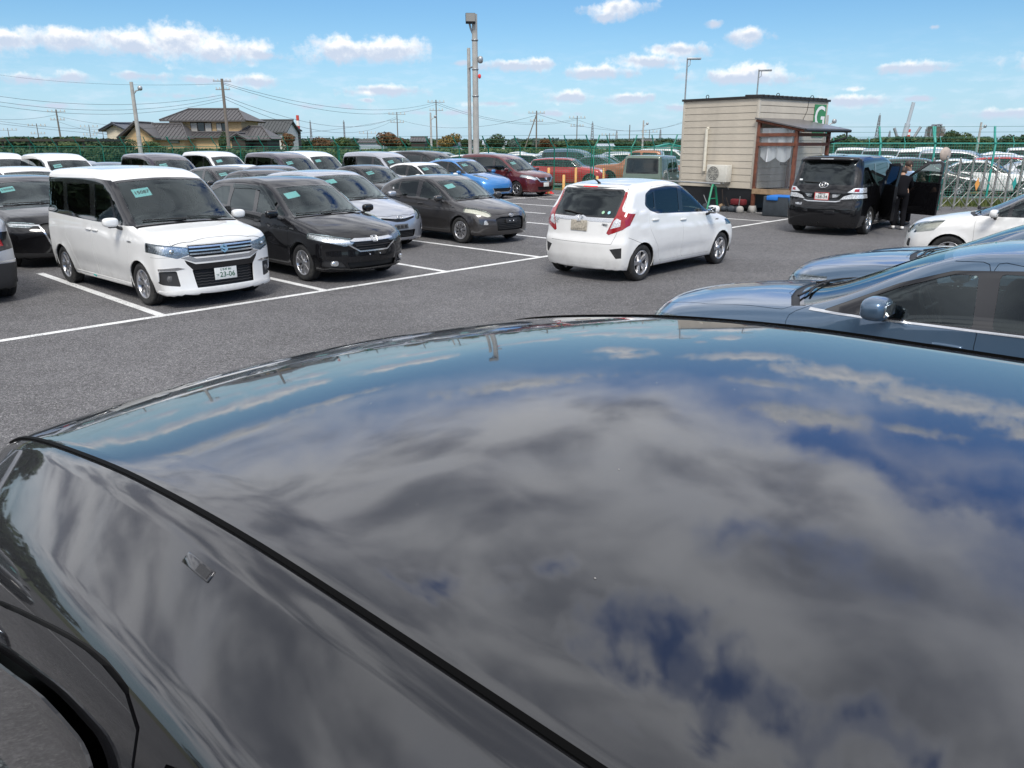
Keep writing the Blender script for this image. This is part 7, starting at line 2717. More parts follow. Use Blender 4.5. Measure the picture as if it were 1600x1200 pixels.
def wire(a, b, sag, label, r=.025, n=14):
    pts = []
    for i in range(n + 1):
        t = i / n
        p = Vector(a).lerp(Vector(b), t)
        p.z -= sag * 4 * t * (1 - t)
        pts.append(p)
    o = MB().tube(pts, r * .72, 4, cap=False).build('power_line', 'wire_black')
    tag(o, label, 'cable')
    return o


def skyp(px, py, dist):
    p = on_ray(px, dist)
    p.z = top_z_at(py, dist)
    return p


P0 = skyp(357, 130, 98)
WL = [((-60, 138, 80), (357, 148, 98), 1.3, .022), ((-60, 146, 80), (357, 152, 98), 1.5, .022), ((-60, 152, 80), (357, 156, 98), 1.6, .022), ((-60, 102, 150), (357, 131, 98), 1.2, .02),
      ((357, 129, 98), (683, 160, 170), 2.2, .03), ((357, 131, 98), (683, 163, 170), 2.6, .03), ((357, 150, 98), (622, 182, 210), 3.0, .032), ((357, 154, 98), (622, 184, 210), 3.8, .032),
      ((-60, 178, 150), (96, 179, 170), 1.0, .032), ((-60, 184, 150), (622, 186, 210), 4.0, .036), ((96, 181, 170), (357, 183, 160), 2.0, .032), ((683, 163, 170), (901, 187, 230), 2.5, .036), ((683, 160, 170), (901, 185, 230), 2.5, .036),
      ((-60, 176, 130), (357, 190, 98), 1.6, .025), ((96, 190, 170), (382, 196, 160), 3.0, .03), ((901, 187, 230), (1066, 190, 260), 3, .036), ((622, 186, 210), (838, 180, 150), 2.2, .032), ((838, 178, 150), (1066, 192, 200), 2.4, .03)]
for i, (a, b, sg, rr) in enumerate(WL):
    lab = 'overhead power line between skyline poles, %s in order from left and top' % ORD[i]
    wire(skyp(*a), skyp(*b), sg, lab, rr)

# ------------------------------------------------------------------ far structures on the skyline


def chimney(px, ytop, ybase, w, dist, label):
    p = on_ray(px, dist)
    z0, z1 = 0, top_z_at(ytop, dist)
    r = thing('chimney', label, 'chimney', p)
    n = 6
    R = w * MPP * dist / 2
    for i in range(n):
        a, b = z0 + (z1 - z0) * i / n, z0 + (z1 - z0) * (i + 1) / n
        MB().lathe([(R * (1.25 - .3 * i / n), a), (R * (1.25 - .3 * (i + 1) / n), b)], 16, 'Z').build('band', 'chimney_red' if i % 2 else 'chimney_white', r)


chimney(468, 180, 218, 4.2, 420, 'red and white banded chimney right of the slate roofed house')
chimney(1417, 202, 222, 5.5, 520, 'red and white banded chimney between the cranes at right')


def mast(px, ytop, w, dist, label, mat='tower_steel', taper=.25):
    p = on_ray(px, dist)
    zt = top_z_at(ytop, dist)
    W = w * MPP * dist / 2
    r = thing('lattice_mast', label, 'mast', p)
    m = MB()
    n = 10
    rr = .055 * dist / 220
    cs = [(-1, -1), (1, -1), (1, 1), (-1, 1)]

    def q(k, i):
        f = 1 - (1 - taper) * i / n
        return Vector((cs[k % 4][0] * W * f, cs[k % 4][1] * W * f, zt * i / n))
    for k in range(4):
        m.tube([q(k, i) for i in range(n + 1)], rr * 1.4, 4)
        for i in range(n):
            m.tube([q(k, i), q(k + 1, i + 1)], rr, 3, cap=False)
            m.tube([q(k + 1, i), q(k, i + 1)], rr, 3, cap=False)
    m.build('lattice', mat, r)
    MB().tube([(0, 0, zt), (0, 0, zt * 1.06)], rr * 1.5, 4).build('spike', mat, r)


mast(1369, 180, 6, 240, 'grey lattice mast above the black people carrier')
mast(1388, 205, 4, 420, 'faint far lattice mast left of the white crane')
mast(1444, 205, 3, 420, 'faint far lattice mast right of the banded chimney')
mast(925, 192, 5, 420, 'faint lattice tower in the middle of the skyline')
mast(963, 205, 4, 520, 'second faint lattice tower right of the middle of the skyline')
mast(1031, 203, 4, 460, 'faint lattice tower left of the site office')
mast(539, 190, 1.6, 420, 'thin crane jib at the middle left of the skyline', 'tower_steel', .8)
mast(487, 190, 3, 380, 'thin lattice mast right of the banded chimney at left')
# white telescopic mast
p = on_ray(1409, 300)
r = thing('crane_mast', 'tall white telescopic crane mast leaning slightly over the outer lot', 'crane', p)
zt = top_z_at(160, 300)
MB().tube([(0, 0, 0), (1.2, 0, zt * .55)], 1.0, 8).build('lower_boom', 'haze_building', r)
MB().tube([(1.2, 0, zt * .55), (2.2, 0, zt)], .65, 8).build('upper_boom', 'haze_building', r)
for (a, b, lab) in (((1404, 222), (1394, 200), 'dark crane jib leaning left beside the banded chimney'), ((1424, 220), (1435, 198), 'dark crane jib leaning right beside the banded chimney')):
    A, Bq = skyp(*a, 500), skyp(*b, 500)
    o = MB().tube([A, Bq], .9, 4).build('crane_jib', 'tower_steel')
    tag(o, lab, 'crane')
# industrial frame tower
p = on_ray(1459, 480)
r = thing('industrial_tower', 'brown grey steel frame industrial tower above the trees at right', 'tower', p)
S = MPP * 480
m = MB()
rnd = random.Random(9)
W, zt = 9.5 * S, top_z_at(197, 480)
for x in (-W, -W * .4, W * .3, W):
    hh = zt * (1 if abs(x) < W * .6 else .86)
    m.box(x - .35, -3, 0, x + .35, -2.3, hh)
    m.box(x - .35, 3, 0, x + .35, 3.7, hh)
m.build('column', 'tower_steel', r)['kind'] = 'stuff'
m = MB()
for i in range(9):
    z = zt * (.45 + .55 * i / 9)
    m.box(-W, -3, z, W * .9, 3.6, z + .5)
m.build('floor_deck', 'wood_pole', r)['kind'] = 'stuff'
m = MB()
for i in range(26):
    x, z = rnd.uniform(-W, W * .8), zt * rnd.uniform(.5, .93)
    m.box(x, -2, z, x + rnd.uniform(1, 2.6), 2, z + rnd.uniform(1, 3))
m.build('machinery', 'tower_steel', r)['kind'] = 'stuff'
p = on_ray(1428, 400)
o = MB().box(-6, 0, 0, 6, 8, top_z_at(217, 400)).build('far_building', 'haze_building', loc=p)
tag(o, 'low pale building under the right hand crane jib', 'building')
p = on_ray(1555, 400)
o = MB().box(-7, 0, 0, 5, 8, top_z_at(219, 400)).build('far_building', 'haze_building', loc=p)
tag(o, 'low pale building between tree clumps at the right', 'building')

# ------------------------------------------------------------------ trees


def crown_mesh(w, h, n, leaf, seed, lumps=7, flat=.0):
    rnd = random.Random(seed)
    L = []
    for i in range(lumps):
        a = rnd.uniform(0, 2 * pi)
        rr = rnd.uniform(.0, .62)
        L.append((Vector((cos(a) * rr * w / 2, sin(a) * rr * w / 2, h * rnd.uniform(.25, .78))), w * rnd.uniform(.20, .34), h * rnd.uniform(.16, .30)))
    vs, fs = [], []
    for _ in range(n):
        c, r, rz = rnd.choice(L)
        d = Vector((rnd.gauss(0, 1), rnd.gauss(0, 1), rnd.gauss(0, 1))).normalized()
        k = rnd.uniform(.55, 1.08) ** .5
        p = c + Vector((d.x * r, d.y * r, d.z * rz)) * k
        if p.z < 0: p.z = rnd.uniform(0, .2 * h)
        s = leaf * rnd.uniform(.5, 1.3)
        t = (d + Vector((rnd.uniform(-1, 1), rnd.uniform(-1, 1), rnd.uniform(-1, 1))) * .9).normalized()
        u = t.orthogonal().normalized()
        v = t.cross(u)
        a = rnd.uniform(0, pi)
        u, v = u * cos(a) + v * sin(a), v * cos(a) - u * sin(a)
        b = len(vs)
        vs += [tuple(p - u * s), tuple(p - v * s * .6), tuple(p + u * s), tuple(p + v * s * .6)]
        fs.append((b, b + 1, b + 2, b + 3))
    me = bpy.data.meshes.new('crown')
    me.from_pydata(vs, [], fs)
    me.update()
    return me


CROWNS = [crown_mesh(8, 6, 2600, .34, s, 9) for s in range(4)]


def tree(px, dist, ytop, wpx, mat, label, name='tree', group='trees on the skyline', seed=0):
    p = on_ray(px, dist)
    zt = top_z_at(ytop, dist)
    w = wpx * MPP * dist
    r = thing(name, label, 'tree', p, seed * 1.7, group)
    h0 = zt * .22
    m = MB()
    m.tube([(0, 0, 0), (.1, 0, zt * .35), (0, .1, zt * .7)], [w * .035 + .08, w * .025 + .06, .04], 7)
    for k in range(4):
        a = k * 1.6 + seed
        m.tube([(0, 0, zt * .3), (cos(a) * w * .25, sin(a) * w * .25, zt * .65)], [.10, .04], 5)
    m.build('trunk', 'bark', r)
    o = meshobj('crown', CROWNS[seed % 4], r, mat, (0, 0, h0), (0, 0, seed), (w / 8, w / 8, (zt - h0) / 5.6))
    return r


T = []
# dense wood at right
for i, (px_, yt, w_, d) in enumerate([(1323, 213, 42, 95), (1345, 222, 30, 110), (1372, 224, 40, 120), (1400, 222, 44, 125), (1425, 223, 40, 118), (1452, 220, 36, 112), (1466, 216, 30, 100), (1483, 205, 34, 96), (1504, 211, 40, 98), (1526, 214, 42, 104),
                                     (1548, 221, 44, 110), (1568, 223, 36, 112), (1590, 214, 40, 96), (1612, 207, 44, 92), (1640, 212, 50, 90)]):
    m_ = 'leaf_dark' if i not in (8, 9) else 'leaf_mid'
    tree(px_, d, yt, w_, m_, '%s tree from the left in the dark green belt at right' % ORD[i], seed=i, group='trees of the dark belt at right')
# single trees and clumps across the skyline
for i, (px_, yt, w_, d, m_, nm) in enumerate([(608, 207, 40, 150, 'leaf_rust', 'rusty brown round tree left of the thin lamp post'), (700, 211, 34, 150, 'leaf_autumn', 'golden brown tree beside the twin poles'), (726, 217, 16, 140, 'leaf_dark', 'small dark tree left of the twin poles'),
                                             (777, 210, 36, 120, 'leaf_dark', 'dark rounded tree right of the twin poles'), (802, 216, 20, 170, 'leaf_blue', 'pale blue green tree clump right of the dark rounded tree'), (855, 218, 26, 160, 'leaf_rust', 'brownish tree beside the braced utility pole'),
                                             (912, 219, 26, 170, 'leaf_dark', 'dark tree by the utility pole over the red hatchback'), (975, 218, 26, 190, 'leaf_dark', 'dark tree mass above the orange brown pickup truck'), (535, 215, 34, 160, 'leaf_mid', 'green clump above the white minivan in the back row'),
                                             (505, 216, 30, 160, 'leaf_rust', 'brown green clump right of the banded chimney'), (452, 208, 22, 128, 'leaf_rust', 'autumn shrub at the foot of the slate roofed house'), (348, 206, 16, 118, 'leaf_dark', 'dark garden tree against the ochre house'),
                                             (240, 221, 34, 100, 'leaf_mid', 'green hedge clump below the small pale house'), (150, 219, 60, 100, 'leaf_dark', 'dark bushes behind the fence left of the leaning lamp post'), (100, 222, 50, 110, 'leaf_mid', 'green bushes beside the carport'),
                                             (195, 218, 36, 105, 'leaf_dark', 'dark garden bush in front of the pale house'), (840, 217, 20, 200, 'leaf_blue', 'faint bluish tree left of the braced pole'), (1040, 217, 20, 220, 'leaf_dark', 'dark tree left of the site office roofline')]):
    tree(px_, d, yt, w_, m_, nm, seed=i + 3, group=None)
# out of frame: tree line left of and behind the photographer, mirrored in the car windows
rnd = random.Random(12)
for i in range(16):
    if 4 <= i <= 5: continue
    a = radians(-44 - i * 8)
    d = rnd.uniform(50, 62)
    p = Vector((sin(a) * d, cos(a) * d, 0))
    w = rnd.uniform(9, 13)
    hh = rnd.uniform(5.0, 7.5) * (.42 if 4 <= i <= 7 else .62 if 2 <= i <= 3 else 1)
    r = thing('tree', '%s tree of the line left of the photo, mirrored in the car windows' % ORD[i], 'tree', p, i, 'tree line left of the photo')
    MB().tube([(0, 0, 0), (0, 0, hh * .6)], [.25, .12], 7).build('trunk', 'bark', r)
    meshobj('crown', CROWNS[i % 4], r, 'leaf_dark', (0, 0, .6), (0, 0, i), (w / 8, w / 8, hh / 5.6))


def belt(name, label, px0, px1, dist, y0, y1, mat, n, leaf, seed, kind='stuff'):
    rnd = random.Random(seed)
    a, b = on_ray(px0, dist), on_ray(px1, dist)
    m = MB()
    vs, fs = [], []
    L = (b - a).length
    for _ in range(n):
        t = rnd.random()
        p = a.lerp(b, t)
        zt = top_z_at(y0 + (y1 - y0) * (.5 + .5 * sin(t * 37 + 3 * sin(t * 11))), dist)
        z = zt * rnd.random() ** .6
        p = p + Vector((rnd.uniform(-.6, .6), rnd.uniform(-2, 2), z))
        s = leaf * rnd.uniform(.6, 1.4)
        u = Vector((rnd.uniform(-1, 1), rnd.uniform(-1, 1), rnd.uniform(-1, 1))).normalized()
        v = u.orthogonal().normalized()
        k = len(vs)
        vs += [tuple(p - u * s), tuple(p - v * s), tuple(p + u * s), tuple(p + v * s)]
        fs.append((k, k + 1, k + 2, k + 3))
    me = bpy.data.meshes.new(name)
    me.from_pydata(vs, [], fs)
    o = meshobj(name, me, None, mat)
    tag(o, label, 'trees' if 'wood' in label else 'hedge', kind=kind)
    return o


belt('hedge', 'low hedge running behind the fence along the back rows', -20, 480, 64, 233, 236, 'leaf_dark', 22000, .12, 1)
belt('hedge', 'low green bank behind the fence in the middle', 470, 1062, 75, 233, 235, 'leaf_mid', 20000, .13, 2)
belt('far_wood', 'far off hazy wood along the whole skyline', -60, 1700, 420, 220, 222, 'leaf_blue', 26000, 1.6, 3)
belt('far_wood', 'dark mid distance wood behind the sheds', 470, 1070, 210, 222, 224, 'leaf_dark', 12000, .7, 4)
belt('far_wood', 'dark continuous wood behind the tree belt at right', 1290, 1700, 128, 217, 224, 'leaf_dark', 14000, .5, 5)
belt('hedge', 'scrubby undergrowth behind the carport at left', -40, 180, 120, 216, 220, 'leaf_dark', 5000, .35, 6)
# bus roof in the outer lot
p = on_ray(1430, 58)
r = thing('bus', 'long white bus whose roof shows above the cars beyond the folding gate', 'bus', p, radians(-4))
z = top_z_at(232, 58)
L = 86 * MPP * 58 / 2
m = MB()
superell(m, (0, 0, z - .55), (L, 1.15, .55), .38, 28, 12)
m.box(-L * .97, -1.1, .35, L * .97, 1.1, z - .55)
m.build('body', 'paint_white', r)
MB().box(-L * .92, -1.12, z - 1.35, L * .92, -1.10, z - .62).build('window', 'window_dark', r)
for x in (-L * .6, L * .6):
    for y in (-1.02, 1.02):
        MB().lathe([(0, -.12), (.42, -.12), (.45, 0), (.42, .12), (0, .12)], 20, 'Y').build('wheel', 'rubber', r, loc=(x, y, .45))

# ------------------------------------------------------------------ close details on the cars


def zof(root, kz): return kz


def front_item(root, b, name, me, mat, y, z, tilt=None, off=.006, yaw=None):
    x = b.front_x(y, z)
    if tilt is None:
        dz = .03
        tilt = -atan2(b.front_x(y, z - dz) - b.front_x(y, z + dz), 2 * dz) * -1
    if yaw is None:
        yaw = -atan2(b.front_x(y - .04, z) - b.front_x(y + .04, z), .08) * -1
    return on_car(root, name, me, mat, frame_front(x + off, y, z, tilt, yaw))


# white boxy minivan
k = 1.045
z = .42 * k
x = bS.front_x(-.02, z) - .012
add_plate(solio, frame_front(x, .0, z), [('とちぎ 501', .036, .0, .050), ('つ', .04, -.125, -.018), ('23-06', .098, .022, -.020)])
front_item(solio, bS, 'emblem', emblem_s(1.15), 'chrome', 0, .748 * k, off=.012)
# mesh of the lower grille
m = MB()
for i in range(6):
    zz = (.30 + i * .036) * k
    pts = [(bS.front_x(y, zz) - .030, y, zz + .006 * sin(y * 70)) for y in [(-.40 + .8 * t / 24) * 1.03 for t in range(25)]]
    m.tube(pts, .008, 4)
m.build('grille_mesh', 'plastic', solio)['kind'] = 'stuff'
for sd in (1, -1):
    m = MB()
    m.lathe([(0, .0), (.038, .0), (.045, -.02), (.055, -.02)], 18, 'X', Matrix.Translation((bS.front_x(sd * .70, .40 * k) - .02, sd * .70, .40 * k)))
    m.build('fog_lamp', 'plastic_grey', solio)
    m = MB()
    superell(m, (bS.front_x(sd * .66, .745 * k) - .018, sd * .66, .745 * k), (.02, .035, .030), .9, 12, 8)
    m.build('headlight_projector', 'bulb', solio)
on_car(solio, 'badge', text_mesh('HYBRID', .035, .001), 'ink_dark', frame_right(bS.xo - 1.02, -bS.side_y(1.02, .86) - .004, .86))
o = MB().tube([(bS.xo - 2.5, -bS.side_y(2.5, .235) - .012, .25), (bS.xo - 2.42, -bS.side_y(2.42, .235) - .012, .235)], .012, 5).build('teal_tape', 'teal_plate', solio)

# black estate car
k = 1.03
front_item(shuttle, bH, 'emblem', emblem_h(1.0), 'chrome', 0, .675 * k, off=.014)
for y in (-.10, .10):
    front_item(shuttle, bH, 'plate_bolt', MB().lathe([(0, .004), (.009, .004), (.012, 0)], 10, 'Z').mesh('bolt'), 'chrome', y, .435 * k, off=.004)
for sd in (1, -1):
    m = MB()
    superell(m, (bH.front_x(sd * .655, .325 * k) - .005, sd * .655, .325 * k), (.02, .045, .035), .9, 14, 8)
    m.build('fog_lamp', 'bulb', shuttle)
on_car(shuttle, 'badge', text_mesh('HYBRID', .035, .001), 'chrome', frame_right(bH.xo - 1.12, -bH.side_y(1.12, .83) - .004, .83))

# silver estate car
front_item(priusa, bP, 'emblem', emblem_toyota(1.1), 'chrome', 0, .69, off=.012)
m = MB()
m.bbox(-.17, -.05, 0, .17, .05, .012, .006)
front_item(priusa, bP, 'plate_holder', m.mesh('plate_holder'), 'plastic_grey', 0, .50, off=.004)
for y in (-.10, 0, .10):
    front_item(priusa, bP, 'plate_bracket', MB().box(-.03, -.025, 0, .03, .025, .02).mesh('bracket'), 'plastic', y, .50, off=.010)
m = MB()
for i in range(4):
    zz = .30 + i * .03
    m.tube([(bP.front_x(y, zz) - .025, y, zz) for y in [-.36 + .72 * t / 12 for t in range(13)]], .006, 4)
m.build('grille_mesh', 'plastic', priusa)['kind'] = 'stuff'

# dark grey hatchback
front_item(aqua, bA, 'emblem', emblem_toyota(1.0), 'chrome', 0, .625, off=.010)
m = MB()
m.bbox(-.17, -.05, 0, .17, .05, .012, .006)
front_item(aqua, bA, 'plate_holder', m.mesh('plate_holder'), 'plastic', 0, .50, off=-.02)
for y in (-.06, .06):
    front_item(aqua, bA, 'plate_bolt', MB().lathe([(0, .006), (.014, .006), (.017, 0)], 10, 'Z').mesh('bolt'), 'chrome', y, .50, off=-.004)
on_car(aqua, 'badge', text_mesh('HYBRID', .035, .001), 'chrome', frame_right(bA.xo - 1.08, -bA.side_y(1.08, .78) - .004, .78))
m = MB()
for i in range(5):
    zz = .34 + i * .035
    m.tube([(bA.front_x(y, zz) - .025, y, zz) for y in [-.36 + .72 * t / 12 for t in range(13)]], .006, 4)
m.build('grille_mesh', 'plastic', aqua)['kind'] = 'stuff'
on_car(aqua, 'side_sticker', MB().lathe([(0, .001), (.03, .001)], 14, 'Z').mesh('sticker'), 'paper_white', frame_right(bA.xo - 3.25, -bA.side_y(3.25, 1.12) - .003, 1.12))

# sky blue and dark red cars
front_item(serena, bR, 'emblem', emblem_h(1.1), 'chrome', 0, .74, off=.02)
add_plate(serena, frame_front(bR.front_x(0, .50) + .004, 0, .50), [])

# white hatchback from behind
k = 1.035
K = 1.01


def rx(y, z): return bF.rear_x(y, z)


def rear_item(root, b, name, me, mat, y, z, off=.006, tilt=None, yaw=0):
    x = b.rear_x(y, z)
    if tilt is None:
        tilt = atan2(b.rear_x(y, z + .03) - b.rear_x(y, z - .03), .06)
    return on_car(root, name, me, mat, frame_rear(x - off, y, z, tilt, yaw))


z = .855 * k
add_plate(fit, frame_rear(bF.rear_x(0, z) - .012, 0.0, z, .08), [('?', .001, 0, 0)][:0], plate='plate_dirty')
rear_item(fit, bF, 'plate_smudge', MB().box(-.12, -.05, 0, .12, .05, .001).mesh('s'), 'plate_dirty', 0, z, .022, .08)
rear_item(fit, bF, 'emblem', emblem_h(.85), 'chrome_soft', 0, .962 * k, off=.022)
rear_item(fit, bF, 'badge', text_mesh('FIT', .085, .003), 'chrome_soft', .50, .885 * k, off=.008)
rear_item(fit, bF, 'badge', text_mesh('HYBRID', .045, .002), 'dark_chrome', -.46, .885 * k, off=.008)
# roof spoiler with brake light, wiper, aerial, stickers
m = MB()
pts0 = [-.56 + 1.12 * t / 14 for t in range(15)]
vs = []
for y in pts0:
    q = 1 - .35 * (abs(y) / .56) ** 4
    xt = bF.rear_x(y, 1.44 * k)
    for (dx, dz) in ((.16, .045), (-.05 * q, .018), (-.055 * q, -.006), (.10, -.02)):
        vs.append((xt + dx, y, 1.435 * k + dz - .012 * (abs(y) / .56) ** 2))
fs = [(i * 4 + j, i * 4 + (j + 1) % 4, (i + 1) * 4 + (j + 1) % 4, (i + 1) * 4 + j) for i in range(14) for j in range(4)]
m.add(vs, fs, True)
m.add(vs[:4], [(0, 1, 2, 3)])
m.add(vs[-4:], [(3, 2, 1, 0)])
sp_ = weld(m.mesh('roof_spoiler'))
sp_o = meshobj('roof_spoiler', sp_, fit, 'paint_white')
m = MB()
xt = bF.rear_x(0, 1.44 * k) - .052
m.bbox(xt - .012, -.14, 1.428 * k, xt + .03, .14, 1.444 * k, .004)
m.build('high_brake_light', 'lamp_red_lit', sp_o)
m = MB()
P_ = [(bF.rear_x(y, zz * k) - .022, y, zz * k) for y, zz in ((.0, 1.03), (.12, 1.045), (.26, 1.06), (.40, 1.065))]
m.tube(P_, .011, 6)
m.tube([(P_[0][0] + .02, 0, 1.02 * k), P_[0]], .02, 8)
m.build('rear_wiper', 'seal', fit)
m = MB()
m.tube([(bF.xo - 3.42, 0, bF.top_z(3.42, 0)), (bF.xo - 3.50, 0, bF.top_z(3.42, 0) + .05), (bF.xo - 3.72, 0, bF.top_z(3.42, 0) + .13)], [.022, .014, .005], 8)
m.build('aerial', 'plastic', fit)
for y in (-.40, -.50):
    rear_item(fit, bF, 'window_sticker', MB().lathe([(0, .001), (.028, .001)], 16, 'Z').mesh('sticker'), 'sticker_green' if y > -.45 else 'paper_cyan', y, 1.065 * k, off=.004)
on_car(fit, 'badge', text_mesh('HYBRID', .035, .001), 'dark_chrome', frame_right(bF.xo - 1.0, -bF.side_y(1.0, .84) - .004, .84))
m = MB()
m.tube([(rx(.1, .3) + .25, .30, .20), (rx(.1, .3) + .08, .30, .19)], .028, 10)
m.build('exhaust', 'dark_chrome', fit)

# black people carrier
z = .93
add_plate(vell, frame_rear(bV.rear_x(0, z) - .012, 0.0, z, .03), [('つ', .045, -.128, -.016), ('58-34', .100, .020, -.016), ('宇都宮 300', .035, .0, .052)], ink='ink_dark', frame='red_frame')
rear_item(vell, bV, 'emblem', emblem_toyota(1.7), 'chrome', 0, 1.19, off=.010)
rear_item(vell, bV, 'badge', text_mesh('VELLFIRE', .065, .003), 'chrome_soft', .50, .735, off=.006)
m = MB()
pts0 = [-.66 + 1.32 * t / 14 for t in range(15)]
vs = []
for y in pts0:
    q = 1 - .35 * (abs(y) / .66) ** 4
    xt = bV.rear_x(y, 1.79)
    for (dx, dz) in ((.26, .05), (-.07 * q, .015), (-.075 * q, -.02), (.14, -.05)):
        vs.append((xt + dx, y, 1.79 + dz - .014 * (abs(y) / .66) ** 2))
m.add(vs, fs, True)
m.add(vs[:4], [(0, 1, 2, 3)])
m.add(vs[-4:], [(3, 2, 1, 0)])
sp_o = meshobj('roof_spoiler', weld(m.mesh('roof_spoiler')), vell, 'paint_black')
m = MB()
xt = bV.rear_x(0, 1.79) - .075
m.bbox(xt - .01, -.15, 1.785, xt + .03, .15, 1.802, .004)
m.build('high_brake_light', 'lamp_clear', sp_o)
m = MB()
m.tube([(bV.rear_x(0, .2) + .3, -.45, .22), (bV.rear_x(0, .2) + .10, -.45, .21)], .035, 10)
m.build('exhaust', 'dark_chrome', vell)
P_ = [(bV.rear_x(y, 1.24) - .02, y, 1.24 + .03 * abs(y)) for y in (0, .15, .3, .5)]
MB().tube(P_, .011, 6).build('rear_wiper', 'seal', vell)
rear_item(vell, bV, 'window_sticker', MB().box(-.04, -.02, 0, .04, .02, .001).mesh('sticker'), 'paper_white', .60, 1.30, off=.005)


def open_door(name, s0, L, angle, z0, z1, zb, lean, rake, key):
    """a door swung out about its front edge on the car's right side; x runs back along the door"""
    hy = -bV.side_y(s0, .8)
    M = Matrix.Translation((bV.xo - s0, hy, 0)) @ Matrix.Rotation(pi - angle * -1, 4, 'Z')
    T_ = .07

    def P(x, z, y): return (x, y + (z - zb) * lean * (1 if z > zb else 0), z)
    out = [(0, z0 + .1), (.05, z0), (L, z0), (L + .02, zb), (L - .02, z1 - .05), (L - .12, z1), (rake, z1 - .03), (0, zb + .05)]
    win = [(.16, zb + .04), (L - .07, zb + .04), (L - .09, z1 - .09), (L - .16, z1 - .06), (rake + .07, z1 - .09), (.14, zb + .14)]
    m = MB()
    low = [(0, z0 + .1), (.05, z0), (L, z0), (L + .02, zb), (0, zb)]
    m.prism(low, 0, T_, lambda a, b_, h: P(a, b_, h))
    # window surround from the outline and the opening
    up = [(0, zb), (L + .02, zb), (L - .02, z1 - .05), (L - .12, z1), (rake, z1 - .03), (0, zb + .06)]
    n = len(up)
    wv = [(.14, zb + .03), (L - .05, zb + .03), (L - .08, z1 - .10), (L - .15, z1 - .06), (rake + .06, z1 - .09), (.10, zb + .10)]
    for h in (0, T_ * .7):
        m.add([P(a, b_, h) for a, b_ in up] + [P(a, b_, h) for a, b_ in wv], [(i, (i + 1) % n, n + (i + 1) % n, n + i) for i in range(n)])
    m.add([P(a, b_, 0) for a, b_ in up] + [P(a, b_, T_ * .7) for a, b_ in up], [(i, (i + 1) % n, n + (i + 1) % n, n + i) for i in range(n)])
    m.add([P(a, b_, 0) for a, b_ in wv] + [P(a, b_, T_ * .7) for a, b_ in wv], [(i, (i + 1) % n, n + (i + 1) % n, n + i) for i in range(n)])
    me = fix_normals(m.mesh('door'))
    d = meshobj('door', me, vell, 'paint_black')
    d.matrix_local = M
    d['label'] = name
    g = MB().prism(wv, T_ * .3, T_ * .36, lambda a, b_, h: P(a, b_, h)).build('door_window', 'glass_green', d)
    t = MB()
    t.bbox(.08, T_ * .9, z0 + .10, L - .04, T_ * 1.35, zb - .04, .02)
    t.bbox(.25, T_ * 1.3, zb - .30, L - .1, T_ * 2.0, zb - .24, .015)
    t.build('door_trim', 'dash', d)
    return d, M


sk = mV
open_door('front door swung wide open', 1.34, 1.04, radians(68), .36, 1.72, 1.16, .17, .55, 0)
d2, M2 = open_door('second side door swung half open', 3.25, .90, radians(33), .36, 1.70, 1.17, .17, .10, 0)
for kx in ('door#f|R', 'side_window#f|R'):
    if kx in mV: bpy.data.objects.remove(mV[kx])
for o in list(vell.children):
    if o.name.startswith('door_mirror') and o.bound_box[0][1] < 0 and sum(c[1] for c in o.bound_box) < 0:
        for c in list(o.children): bpy.data.objects.remove(c)
        bpy.data.objects.remove(o)

# ------------------------------------------------------------------ people
principled('skin', (0.42, 0.25, 0.17), 0.55)
principled('hair', (0.035, 0.02, 0.013), 0.6)
principled('suit_black', (0.004, 0.004, 0.006), 0.9, spec=0.15)
principled('trousers_dark', (0.006, 0.006, 0.008), 0.9, spec=0.15)
principled('shirt_blue', (0.42, 0.58, 0.80), 0.75)
principled('shoe_white', (0.75, 0.73, 0.70), 0.5)
principled('shoe_dark', (0.02, 0.02, 0.02), 0.4)


def skinned(name, verts, edges, radii, mat, parent, sub=2):
    me = bpy.data.meshes.new(name)
    me.from_pydata(verts, edges, [])
    o = bpy.data.objects.new(name, me)
    COL.objects.link(o)
    md = o.modifiers.new('skin', 'SKIN')
    for i, r in enumerate(radii):
        sv = me.skin_vertices[0].data[i]
        sv.radius = r if isinstance(r, tuple) else (r, r)
        sv.use_root = (i == 0)
    s_ = o.modifiers.new('sub', 'SUBSURF')
    s_.levels = s_.render_levels = sub
    dg = bpy.context.evaluated_depsgraph_get()
    dg.update()
    m2 = bpy.data.meshes.new_from_object(o.evaluated_get(dg))
    m2.polygons.foreach_set('use_smooth', [True] * len(m2.polygons))
    bpy.data.objects.remove(o)
    m2.materials.clear()
    return meshobj(name, m2, parent, mat)


